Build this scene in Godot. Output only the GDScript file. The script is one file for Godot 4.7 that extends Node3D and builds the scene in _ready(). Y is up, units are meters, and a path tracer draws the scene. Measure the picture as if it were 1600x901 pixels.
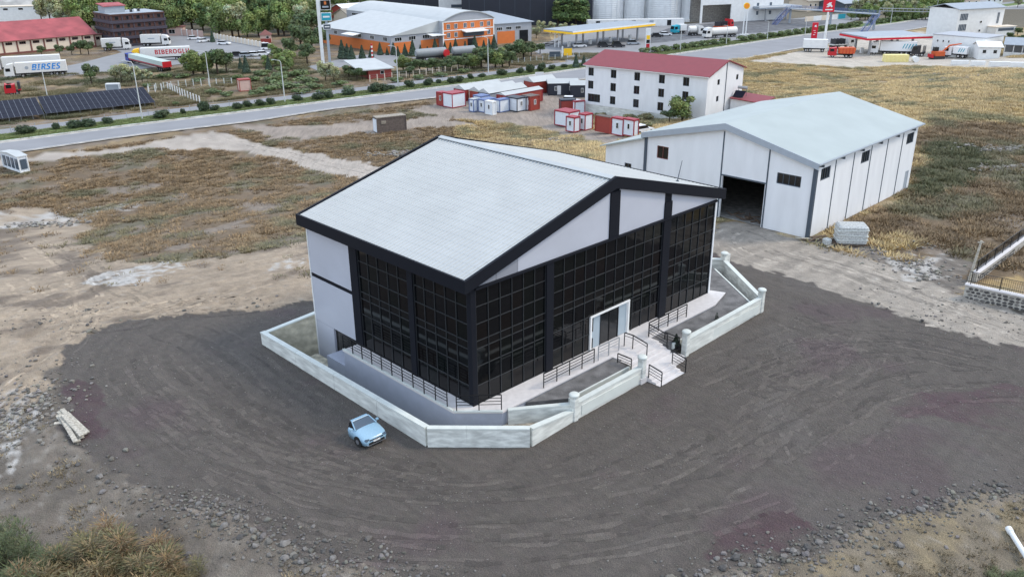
extends Node3D

const FOCAL := 1330.73        # focal length in photograph pixels (1600 x 901)
const EYE := Vector3(0, 26, 0)
var view: Basis
var taken := {}
var rng := RandomNumberGenerator.new()
var n_wide := FastNoiseLite.new()
var n_mid := FastNoiseLite.new()
var n_fine := FastNoiseLite.new()
var tex := {}
var mats := {}

func _ready() -> void:
	rng.seed = 4711
	# ---- camera
	view = Basis(Vector3.RIGHT, deg_to_rad(-22.5241)) * Basis(Vector3.BACK, deg_to_rad(-0.4683))
	var cam := Camera3D.new()
	cam.name = "camera"
	cam.transform = Transform3D(view, EYE)
	cam.fov = rad_to_deg(2.0 * atan(450.5 / FOCAL))
	cam.near = 0.5
	cam.far = 4000.0
	add_child(cam)
	cam.current = true
	# ---- sky: thin bright overcast
	var sky_mat := ProceduralSkyMaterial.new()
	sky_mat.sky_top_color = Color(0.64, 0.70, 0.785)
	sky_mat.sky_horizon_color = Color(0.80, 0.83, 0.865)
	sky_mat.sky_curve = 0.2
	sky_mat.ground_bottom_color = Color(0.30, 0.28, 0.25)
	sky_mat.ground_horizon_color = Color(0.55, 0.53, 0.50)
	sky_mat.sky_energy_multiplier = 1.0
	sky_mat.sun_angle_max = 2.0
	var sky := Sky.new()
	sky.sky_material = sky_mat
	var env := Environment.new()
	env.background_mode = Environment.BG_SKY
	env.sky = sky
	env.background_energy_multiplier = 1.42
	env.ambient_light_source = Environment.AMBIENT_SOURCE_SKY
	env.tonemap_mode = Environment.TONE_MAPPER_LINEAR
	env.tonemap_exposure = 1.92
	env.sdfgi_enabled = true
	env.ssao_enabled = true
	env.ssil_enabled = true
	var we := WorldEnvironment.new()
	we.name = "world_environment"
	we.environment = env
	add_child(we)
	# ---- sun: veiled by cloud, from the right
	var sun := DirectionalLight3D.new()
	sun.name = "sun"
	sun.light_color = Color(1.0, 0.955, 0.89)
	sun.light_energy = 0.36
	sun.light_angular_distance = 14.0
	sun.shadow_enabled = true
	add_child(sun)
	sun.look_at_from_position(Vector3.ZERO, Vector3(-0.72, -0.78, 0.10), Vector3.UP)
	# ---- noises and materials
	setup_noise()
	setup_materials()
	# ---- the setting
	build_zones()
	build_ground()
	build_roads()
	# ---- large structures
	build_main_building()
	build_court()
	build_shed()
	build_white_block()
	build_far_left()
	build_centre()
	build_far_right()
	# ---- things
	build_cabins()
	build_vehicles()
	build_near_things()
	build_street_furniture()
	# ---- vegetation and loose stuff
	build_trees()
	build_grass()
	build_rubble()

# ------------------------------------------------------------------ names, metas
func numbered(called: String) -> String:
	if not taken.has(called):
		taken[called] = 0
		return called
	taken[called] += 1
	return "%s_%03d" % [called, taken[called]]

func meta(o: Node, label: String, category := "", group := "", kind := "") -> void:
	if label != "": o.set_meta("label", label)
	if category != "": o.set_meta("category", category)
	if group != "": o.set_meta("group", group)
	if kind != "": o.set_meta("kind", kind)

func thing(called: String, label: String, category: String, at := Vector3.ZERO, turn := 0.0, group := "") -> Node3D:
	var o := Node3D.new()
	o.name = numbered(called)
	add_child(o)
	o.position = at
	o.rotation.y = turn
	meta(o, label, category, group)
	return o

func copy(src: Node3D, at: Vector3, turn := 0.0, size := Vector3.ONE, label := "") -> Node3D:
	var o: Node3D = src.duplicate()
	var base := String(src.name)
	var cut := base.rfind("_")
	if cut > 0 and base.substr(cut + 1).is_valid_int(): base = base.substr(0, cut)
	o.name = numbered(base)
	add_child(o)
	o.position = at
	o.rotation.y = turn
	o.scale = size
	if label != "": o.set_meta("label", label)
	return o

func part(mb, called: String, m: Material, parent: Node = null, at := Vector3.ZERO, basis := Basis()) -> MeshInstance3D:
	var o := MeshInstance3D.new()
	o.mesh = mb if mb is Mesh else mb.mesh()
	o.material_override = m
	o.transform = Transform3D(basis, at)
	if parent == null:
		o.name = numbered(called)
		add_child(o)
	else:
		o.name = called
		parent.add_child(o, true)
	return o

func structure(mb, called: String, m: Material) -> MeshInstance3D:
	var o := part(mb, called, m)
	o.set_meta("kind", "structure")
	return o

# ------------------------------------------------------------------ pixels to places
func ground_y(x: float, z: float) -> float:
	var s := -0.61 * x - 0.79 * z
	return -7.0 * smoothstep(55.0, 125.0, s)

func ray(px: float, py: float) -> Vector3:
	return view * Vector3((px - 800.0) / FOCAL, -(py - 450.5) / FOCAL, -1.0)

func G(px: float, py: float, lift := 0.0) -> Vector3:
	var d := ray(px, py)
	var lo := 10.0
	var hi := 2500.0
	for i in 40:
		var t := (lo + hi) * 0.5
		var p := EYE + d * t
		if p.y > ground_y(p.x, p.z) + lift: lo = t
		else: hi = t
	return EYE + d * hi

func P(px: float, py: float, y: float) -> Vector3:
	var d := ray(px, py)
	return EYE + d * ((y - EYE.y) / d.y)

func height_at(base: Vector3, px: float, py: float) -> float:
	var d := ray(px, py)
	var h := Vector2(d.x, d.z)
	var t := Vector2(base.x - EYE.x, base.z - EYE.z).dot(h) / h.length_squared()
	return (EYE + d * t).y - base.y

func yaw_to(a: Vector3, b: Vector3) -> float:
	return atan2(-(b.z - a.z), b.x - a.x)

# ------------------------------------------------------------------ mesh maker
class MB:
	var v := PackedVector3Array()
	var n := PackedVector3Array()
	var c := PackedColorArray()
	var tint := Color.WHITE
	var tinted := false
	func tri(a: Vector3, b: Vector3, d: Vector3) -> void:   # a, b, d counter-clockwise from outside
		var m := (b - a).cross(d - a).normalized()
		v.append(a); v.append(d); v.append(b)
		n.append(m); n.append(m); n.append(m)
		if tinted: c.append(tint); c.append(tint); c.append(tint)
	func trin(a: Vector3, b: Vector3, d: Vector3, na: Vector3, nb: Vector3, nd: Vector3) -> void:
		v.append(a); v.append(d); v.append(b)
		n.append(na); n.append(nd); n.append(nb)
		if tinted: c.append(tint); c.append(tint); c.append(tint)
	func quad(a: Vector3, b: Vector3, d: Vector3, e: Vector3) -> void:
		tri(a, b, d); tri(a, d, e)
	func box(at: Vector3, s: Vector3, b := Basis()) -> void:
		var h := s * 0.5
		var p: Array[Vector3] = []
		for i in 8:
			p.append(at + b * Vector3(h.x if i & 1 else -h.x, h.y if i & 2 else -h.y, h.z if i & 4 else -h.z))
		quad(p[4], p[5], p[7], p[6]); quad(p[1], p[0], p[2], p[3])
		quad(p[5], p[1], p[3], p[7]); quad(p[0], p[4], p[6], p[2])
		quad(p[6], p[7], p[3], p[2]); quad(p[0], p[1], p[5], p[4])
	func span(a: Vector3, b: Vector3) -> void:              # box between two corners
		box((a + b) * 0.5, (b - a).abs())
	func cbox(at: Vector3, s: Vector3, k: float, b := Basis()) -> void:   # chamfered box
		var h := s * 0.5
		var lv := [[-1, 0], [-1, 1], [1, 1], [1, 0]]
		var rings := []
		for l in lv:
			var ins: float = 0.0 if l[1] == 1 else k
			var y: float = l[0] * (h.y - (k if l[1] == 1 else 0.0))
			var x := h.x - ins
			var z := h.z - ins
			var q := k if l[1] == 1 else k * 0.6
			var r: Array[Vector3] = []
			for w in [[x - q, z], [x, z - q], [x, -z + q], [x - q, -z], [-x + q, -z], [-x, -z + q], [-x, z - q], [-x + q, z]]:
				r.append(at + b * Vector3(w[0], y, w[1]))
			rings.append(r)
		for i in 3: ring_join(rings[i], rings[i + 1])
		fan(rings[3]); var bot: Array = rings[0].duplicate(); bot.reverse(); fan(bot)
	func ring_join(lo: Array, hi: Array) -> void:           # rings counter-clockwise seen from above
		for i in lo.size():
			var j := (i + 1) % lo.size()
			quad(lo[i], lo[j], hi[j], hi[i])
	func fan(r: Array) -> void:
		for i in range(1, r.size() - 1): tri(r[0], r[i], r[i + 1])
	func bar(a: Vector3, b: Vector3, w: float, h: float) -> void:
		var d := (b - a)
		var x := d.normalized()
		var up := Vector3.UP if absf(x.y) < 0.95 else Vector3.RIGHT
		var z := x.cross(up).normalized()
		var y := z.cross(x)
		box((a + b) * 0.5, Vector3(d.length(), h, w), Basis(x, y, z))
	func tube(pts: Array, radii: Array, sides := 8, caps := true) -> void:
		var prev: Array = []
		var prevn: Array = []
		for i in pts.size():
			var d: Vector3 = (pts[mini(i + 1, pts.size() - 1)] - pts[maxi(i - 1, 0)]).normalized()
			var u := d.cross(Vector3.RIGHT if absf(d.x) < 0.8 else Vector3.BACK).normalized()
			var w := d.cross(u)
			var r: Array[Vector3] = []
			var rn: Array[Vector3] = []
			for k in sides:
				var t := TAU * k / sides
				var o := u * cos(t) + w * sin(t)
				r.append(pts[i] + o * float(radii[i]))
				rn.append(o)
			if i > 0:
				for k in sides:
					var j := (k + 1) % sides
					trin(prev[k], prev[j], r[j], prevn[k], prevn[j], rn[j])
					trin(prev[k], r[j], r[k], prevn[k], rn[j], rn[k])
			elif caps:
				var b := r.duplicate(); b.reverse(); fan(b)
			prev = r
			prevn = rn
		if caps: fan(prev)
	func prism(poly: Array, z0: float, z1: float, b := Basis(), at := Vector3.ZERO) -> void:   # polygon counter-clockwise in x, y; z0 < z1
		var pv := PackedVector2Array(poly)
		if Geometry2D.is_polygon_clockwise(pv): pv.reverse()
		var f := Geometry2D.triangulate_polygon(pv)
		var q := func(i: int, z: float) -> Vector3: return at + b * Vector3(pv[i].x, pv[i].y, z)
		for i in range(0, f.size(), 3):
			var i0 := f[i]
			var i1 := f[i + 1]
			var i2 := f[i + 2]
			if (pv[i1] - pv[i0]).cross(pv[i2] - pv[i0]) < 0.0:
				var sw := i1
				i1 = i2
				i2 = sw
			tri(q.call(i0, z1), q.call(i1, z1), q.call(i2, z1))
			tri(q.call(i0, z0), q.call(i2, z0), q.call(i1, z0))
		for i in pv.size():
			var j := (i + 1) % pv.size()
			quad(q.call(i, z0), q.call(j, z0), q.call(j, z1), q.call(i, z1))
	func lathe(profile: Array, sides := 12, at := Vector3.ZERO) -> void:   # profile of Vector2(radius, y) upwards
		for i in range(profile.size() - 1):
			var a: Vector2 = profile[i]
			var b: Vector2 = profile[i + 1]
			var nn := Vector2(b.y - a.y, a.x - b.x).normalized()
			for k in sides:
				var t0 := TAU * k / sides
				var t1 := TAU * (k + 1) / sides
				var d0 := Vector3(cos(t0), 0, -sin(t0))
				var d1 := Vector3(cos(t1), 0, -sin(t1))
				var n0 := d0 * nn.x + Vector3.UP * nn.y
				var n1 := d1 * nn.x + Vector3.UP * nn.y
				var ya := Vector3.UP * a.y + at
				var yb := Vector3.UP * b.y + at
				if a.x > 0.0001: trin(d0 * a.x + ya, d1 * a.x + ya, d1 * b.x + yb, n0, n1, n1)
				if b.x > 0.0001: trin(d0 * a.x + ya, d1 * b.x + yb, d0 * b.x + yb, n0, n1, n0)
	func wall(w: float, h: float, thick: float, holes: Array, at := Vector3.ZERO, b := Basis()) -> void:   # front at z = 0, holes as Rect2
		var xs := [0.0, w]
		var ys := [0.0, h]
		for r in holes:
			xs.append(clampf(r.position.x, 0, w)); xs.append(clampf(r.end.x, 0, w))
			ys.append(clampf(r.position.y, 0, h)); ys.append(clampf(r.end.y, 0, h))
		xs.sort(); ys.sort()
		for j in range(ys.size() - 1):
			if ys[j + 1] - ys[j] < 0.001: continue
			var start := -1.0
			for i in range(xs.size() - 1):
				if xs[i + 1] - xs[i] < 0.001: continue
				var m := Vector2((xs[i] + xs[i + 1]) * 0.5, (ys[j] + ys[j + 1]) * 0.5)
				var open := false
				for r in holes: open = open or r.has_point(m)
				if open:
					if start >= 0.0: box(at + b * Vector3((start + xs[i]) * 0.5, (ys[j] + ys[j + 1]) * 0.5, -thick * 0.5), Vector3(xs[i] - start, ys[j + 1] - ys[j], thick), b)
					start = -1.0
				elif start < 0.0: start = xs[i]
			if start >= 0.0: box(at + b * Vector3((start + w) * 0.5, (ys[j] + ys[j + 1]) * 0.5, -thick * 0.5), Vector3(w - start, ys[j + 1] - ys[j], thick), b)
	func mesh() -> ArrayMesh:
		var a := []
		a.resize(Mesh.ARRAY_MAX)
		a[Mesh.ARRAY_VERTEX] = v
		a[Mesh.ARRAY_NORMAL] = n
		if tinted: a[Mesh.ARRAY_COLOR] = c
		var m := ArrayMesh.new()
		m.add_surface_from_arrays(Mesh.PRIMITIVE_TRIANGLES, a)
		return m

func boxed(at: Vector3, s: Vector3) -> MB:
	var m := MB.new()
	m.box(at, s)
	return m

func lettering(text: String, size: float, depth: float, bold := true) -> TextMesh:
	var t := TextMesh.new()
	var f := SystemFont.new()
	f.font_names = PackedStringArray(["Droid Sans"])
	f.font_weight = 800 if bold else 400
	t.font = f
	t.text = text
	t.font_size = 64
	t.pixel_size = size / 46.0
	t.depth = depth
	return t

# ------------------------------------------------------------------ noise and materials
func setup_noise() -> void:
	n_wide.seed = 11; n_wide.frequency = 0.022; n_wide.fractal_octaves = 4
	n_mid.seed = 23; n_mid.frequency = 0.13; n_mid.fractal_octaves = 4
	n_fine.seed = 37; n_fine.frequency = 0.75; n_fine.fractal_octaves = 3
	tex.grain = noise_tex(512, 0.09, 5, 0.55, 1.0, 3)
	tex.soft = noise_tex(512, 0.012, 5, 0.95, 1.0, 5)
	tex.stain = noise_tex(1024, 0.006, 6, 0.74, 1.0, 8)
	tex.wash = noise_tex(512, 0.012, 6, 0.80, 1.0, 41)
	tex.speck = noise_tex(1024, 0.17, 3, 0.60, 1.0, 13)
	tex.bump = bump_tex(512, 0.11, 4, 3.0, 17)

func noise_tex(size: int, freq: float, oct: int, lo: float, hi: float, sd: int) -> NoiseTexture2D:
	var f := FastNoiseLite.new()
	f.seed = sd; f.frequency = freq; f.fractal_octaves = oct
	var t := NoiseTexture2D.new()
	t.width = size; t.height = size
	t.seamless = true
	t.noise = f
	var g := Gradient.new()
	g.offsets = PackedFloat32Array([0.15, 0.85])
	var a := minf(lo, 1.0)
	var b := minf(hi, 1.0)
	g.colors = PackedColorArray([Color(a, a, a), Color(b, b, b)])
	t.color_ramp = g
	return t

func bump_tex(size: int, freq: float, oct: int, strength: float, sd: int) -> NoiseTexture2D:
	var f := FastNoiseLite.new()
	f.seed = sd; f.frequency = freq; f.fractal_octaves = oct
	var t := NoiseTexture2D.new()
	t.width = size; t.height = size
	t.seamless = true
	t.noise = f
	t.as_normal_map = true
	t.bump_strength = strength
	return t

func mk(called: String, col: Color, rough := 0.8, t := "", scale := 0.3, metal := 0.0, bump := 0.0) -> StandardMaterial3D:
	var m := StandardMaterial3D.new()
	m.resource_name = called
	m.albedo_color = col
	m.roughness = rough
	m.metallic = metal
	if t != "":
		m.albedo_texture = tex[t]
		m.uv1_triplanar = true
		m.uv1_world_triplanar = true
		m.uv1_scale = Vector3.ONE * scale
	if bump > 0.0:
		m.normal_enabled = true
		m.normal_texture = tex.bump
		m.normal_scale = bump
		m.uv1_triplanar = true
		m.uv1_world_triplanar = true
		m.uv1_scale = Vector3.ONE * scale
	mats[called] = m
	return m

func leafy(called: String) -> StandardMaterial3D:
	var m := StandardMaterial3D.new()
	m.resource_name = called
	m.vertex_color_use_as_albedo = true
	m.roughness = 0.75
	m.backlight_enabled = true
	m.backlight = Color(0.10, 0.13, 0.05)
	m.cull_mode = BaseMaterial3D.CULL_DISABLED
	mats[called] = m
	return m

func setup_materials() -> void:
	var g := StandardMaterial3D.new()
	g.vertex_color_use_as_albedo = true
	g.albedo_texture = tex.speck
	g.albedo_color = Color(1, 1, 1)
	g.uv1_triplanar = true
	g.uv1_world_triplanar = true
	g.uv1_scale = Vector3.ONE * 0.095
	g.roughness = 0.95
	g.normal_enabled = true
	g.normal_texture = tex.bump
	g.normal_scale = 0.8
	mats.ground = g
	mk("asphalt", Color(0.535, 0.535, 0.545), 0.9, "soft", 0.02)
	mk("yard_asphalt", Color(0.54, 0.54, 0.545), 0.9, "soft", 0.03)
	mk("dark_asphalt", Color(0.42, 0.425, 0.44), 0.9, "stain", 0.05)
	mk("pale_road", Color(0.74, 0.71, 0.67), 0.95, "stain", 0.06)
	mk("shoulder", Color(0.72, 0.69, 0.65), 0.95, "stain", 0.08)
	mk("verge", Color(0.40, 0.48, 0.22), 0.95, "stain", 0.22)
	mk("court_asphalt", Color(0.47, 0.46, 0.455), 0.92, "stain", 0.12, 0.0, 0.4)
	mk("line_paint", Color(0.85, 0.85, 0.84), 0.7)
	mk("white_wall", Color(0.90, 0.905, 0.91), 0.6, "soft", 0.05).uv1_scale = Vector3(0.16, 0.03, 0.16)
	mk("white_plain", Color(0.90, 0.90, 0.89), 0.6, "soft", 0.1)
	mk("cream", Color(0.88, 0.82, 0.74), 0.8, "soft", 0.1)
	mk("mint_wall", Color(0.885, 0.89, 0.86), 0.85, "wash", 0.16, 0.0, 0.25).uv1_scale = Vector3(0.14, 0.42, 0.14)
	mk("mint_cap", Color(0.81, 0.825, 0.80), 0.8, "soft", 0.2)
	mk("raw_concrete", Color(0.83, 0.80, 0.71), 0.9, "stain", 0.22, 0.0, 0.4)
	mk("grey_plinth", Color(0.66, 0.68, 0.73), 0.7, "soft", 0.2)
	mk("pale_stone", Color(0.83, 0.81, 0.80), 0.75, "soft", 0.35)
	mk("composite_white", Color(0.735, 0.745, 0.78), 0.35, "soft", 0.05)
	mk("composite_reflection_grey", Color(0.58, 0.59, 0.62), 0.25, "soft", 0.05)
	mk("black_panel", Color(0.10, 0.108, 0.135), 0.6).metallic_specular = 0.25
	mk("mullion", Color(0.20, 0.21, 0.22), 0.45, "", 1.0, 0.2)
	for k in 4:
		var gl := mk("tinted_glass_%d" % k, [Color(0.045, 0.05, 0.06), Color(0.065, 0.055, 0.055), Color(0.042, 0.055, 0.055), Color(0.055, 0.058, 0.068)][k], 0.05)
		gl.metallic_specular = 0.38
	mk("spandrel_glass", Color(0.05, 0.05, 0.055), 0.1)
	mk("roof_white", Color(0.71, 0.72, 0.715), 0.5, "soft", 0.05)
	mk("shed_roof", Color(0.64, 0.672, 0.66), 0.5, "soft", 0.035)
	mk("grey_trim", Color(0.63, 0.66, 0.69), 0.5, "soft", 0.3)
	mk("seam", Color(0.27, 0.31, 0.35), 0.6)
	mk("bare_concrete", Color(0.56, 0.55, 0.53), 0.9, "stain", 0.2)
	mk("window_dark", Color(0.11, 0.12, 0.13), 0.12)
	mk("window_blue", Color(0.30, 0.35, 0.40), 0.15)
	mk("window_pale", Color(0.62, 0.67, 0.70), 0.12)
	mk("rail", Color(0.14, 0.14, 0.15), 0.4, "", 1.0, 0.4)
	mk("steel_pale", Color(0.66, 0.67, 0.68), 0.35, "", 1.0, 0.5)
	mk("red_roof", Color(0.52, 0.205, 0.23), 0.6, "soft", 0.1)
	mk("bright_red_roof", Color(0.69, 0.33, 0.34), 0.7, "stain", 0.03)
	mk("red", Color(0.72, 0.09, 0.13), 0.5)
	mk("sign_red", Color(0.80, 0.05, 0.16), 0.4)
	mk("brown_trim", Color(0.45, 0.27, 0.24), 0.7)
	mk("brick_dark", Color(0.40, 0.27, 0.24), 0.85, "grain", 0.5)
	mk("band_dark", Color(0.27, 0.25, 0.29), 0.8, "soft", 0.2)
	mk("orange", Color(0.83, 0.46, 0.22), 0.6, "soft", 0.1)
	mk("grey_clad", Color(0.64, 0.65, 0.67), 0.5, "soft", 0.1)
	mk("black_clad", Color(0.13, 0.145, 0.19), 0.6, "soft", 0.05)
	mk("silo", Color(0.86, 0.87, 0.875), 0.4, "soft", 0.05, 0.1)
	mk("yellow", Color(0.98, 0.77, 0.12), 0.5)
	mk("pale_yellow", Color(0.93, 0.87, 0.60), 0.7, "soft", 0.2)
	mk("roof_grey", Color(0.60, 0.63, 0.66), 0.6, "soft", 0.1)
	mk("teal", Color(0.10, 0.60, 0.68), 0.5)
	mk("blue_letter", Color(0.13, 0.52, 0.82), 0.5)
	mk("blue", Color(0.16, 0.24, 0.55), 0.45)
	mk("steel_blue", Color(0.36, 0.42, 0.58), 0.5)
	mk("car_blue", Color(0.57, 0.70, 0.78), 0.22, "soft", 1.5)
	mk("car_white", Color(0.90, 0.90, 0.90), 0.3)
	mk("car_dark", Color(0.16, 0.16, 0.18), 0.3)
	mk("car_silver", Color(0.62, 0.64, 0.66), 0.3)
	mk("rubber", Color(0.10, 0.10, 0.10), 0.9)
	mk("chrome", Color(0.75, 0.76, 0.78), 0.25, "", 1.0, 0.8)
	mk("chassis", Color(0.20, 0.20, 0.21), 0.7)
	mk("truck_white", Color(0.87, 0.86, 0.84), 0.55, "soft", 0.3)
	mk("truck_orange", Color(0.80, 0.36, 0.17), 0.6, "soft", 0.3)
	mk("tarp_green", Color(0.72, 0.77, 0.74), 0.7, "soft", 0.3)
	mk("cabin_red", Color(0.60, 0.24, 0.20), 0.6, "soft", 0.3)
	mk("cabin_frame_red", Color(0.58, 0.13, 0.19), 0.5)
	mk("cabin_black", Color(0.17, 0.19, 0.23), 0.5)
	mk("cabin_white", Color(0.87, 0.89, 0.91), 0.5, "soft", 0.4)
	mk("cabin_blue", Color(0.36, 0.43, 0.60), 0.5)
	mk("container_brown", Color(0.44, 0.39, 0.36), 0.7, "stain", 0.4)
	mk("rust_beige", Color(0.66, 0.62, 0.56), 0.8, "stain", 0.4)
	mk("wood", Color(0.78, 0.75, 0.69), 0.85, "stain", 0.7)
	mk("wood_dark", Color(0.42, 0.35, 0.29), 0.9, "stain", 0.7)
	mk("solar_cell", Color(0.10, 0.105, 0.16), 0.5).metallic_specular = 0.2
	mk("alu", Color(0.55, 0.56, 0.58), 0.4, "", 1.0, 0.4)
	mk("pole", Color(0.76, 0.77, 0.76), 0.5)
	mk("wrap", Color(0.80, 0.81, 0.80), 0.45, "stain", 0.8, 0.0, 0.8)
	mk("stone_grey", Color(0.52, 0.50, 0.48), 0.95, "stain", 0.6, 0.0, 0.6)
	mk("stone_dark", Color(0.36, 0.35, 0.34), 0.95, "stain", 0.6, 0.0, 0.6)
	mk("mortar", Color(0.76, 0.74, 0.70), 0.95, "stain", 0.5)
	mk("bark", Color(0.32, 0.27, 0.22), 0.95, "grain", 1.0)
	mk("plaster_pink", Color(0.80, 0.68, 0.63), 0.9, "soft", 0.2)
	mk("tank_grey", Color(0.55, 0.57, 0.58), 0.5, "soft", 0.3)
	mk("hill_pale", Color(0.74, 0.73, 0.71), 0.95, "stain", 0.02)
	leafy("leaf")
	var gm := leafy("grass_blade")
	gm.backlight = Color(0.06, 0.05, 0.02)
	var rk := mk("rubble", Color(1, 1, 1), 0.95, "grain", 1.2, 0.0, 0.5)
	rk.vertex_color_use_as_albedo = true

# ------------------------------------------------------------------ the ground
const B_AT := Vector3(-2.2575, 0, -42.6475)
const B_YAW := 0.7685
var zone := {}
var zone_box := {}
var tracks := []

func to_local_b(x: float, z: float) -> Vector2:       # place in the axes of the main building: x along its glazed front, y = local z
	var dx := x - B_AT.x
	var dz := z - B_AT.z
	return Vector2(dx * 0.7190 - dz * 0.6950, dx * 0.6950 + dz * 0.7190)

func from_b(x: float, y: float, z: float) -> Vector3:
	return B_AT + Vector3(0.7190 * x + 0.6950 * z, y, -0.6950 * x + 0.7190 * z)

func add_zone(called: String, pix: Array) -> void:
	var poly := PackedVector2Array()
	for p in pix:
		var g := G(p[0], p[1])
		poly.append(Vector2(g.x, g.z))
	zone[called] = poly
	var r := Rect2(poly[0], Vector2.ZERO)
	for q in poly: r = r.expand(q)
	zone_box[called] = r.grow(3.0)

func inside(called: String, p: Vector2) -> bool:
	return zone_box[called].has_point(p) and Geometry2D.is_point_in_polygon(p, zone[called])

func edge_distance(called: String, p: Vector2) -> float:
	var poly: PackedVector2Array = zone[called]
	var best := 1e9
	for i in poly.size():
		var c := Geometry2D.get_closest_point_to_segment(p, poly[i], poly[(i + 1) % poly.size()])
		best = minf(best, c.distance_squared_to(p))
	return sqrt(best)

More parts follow.
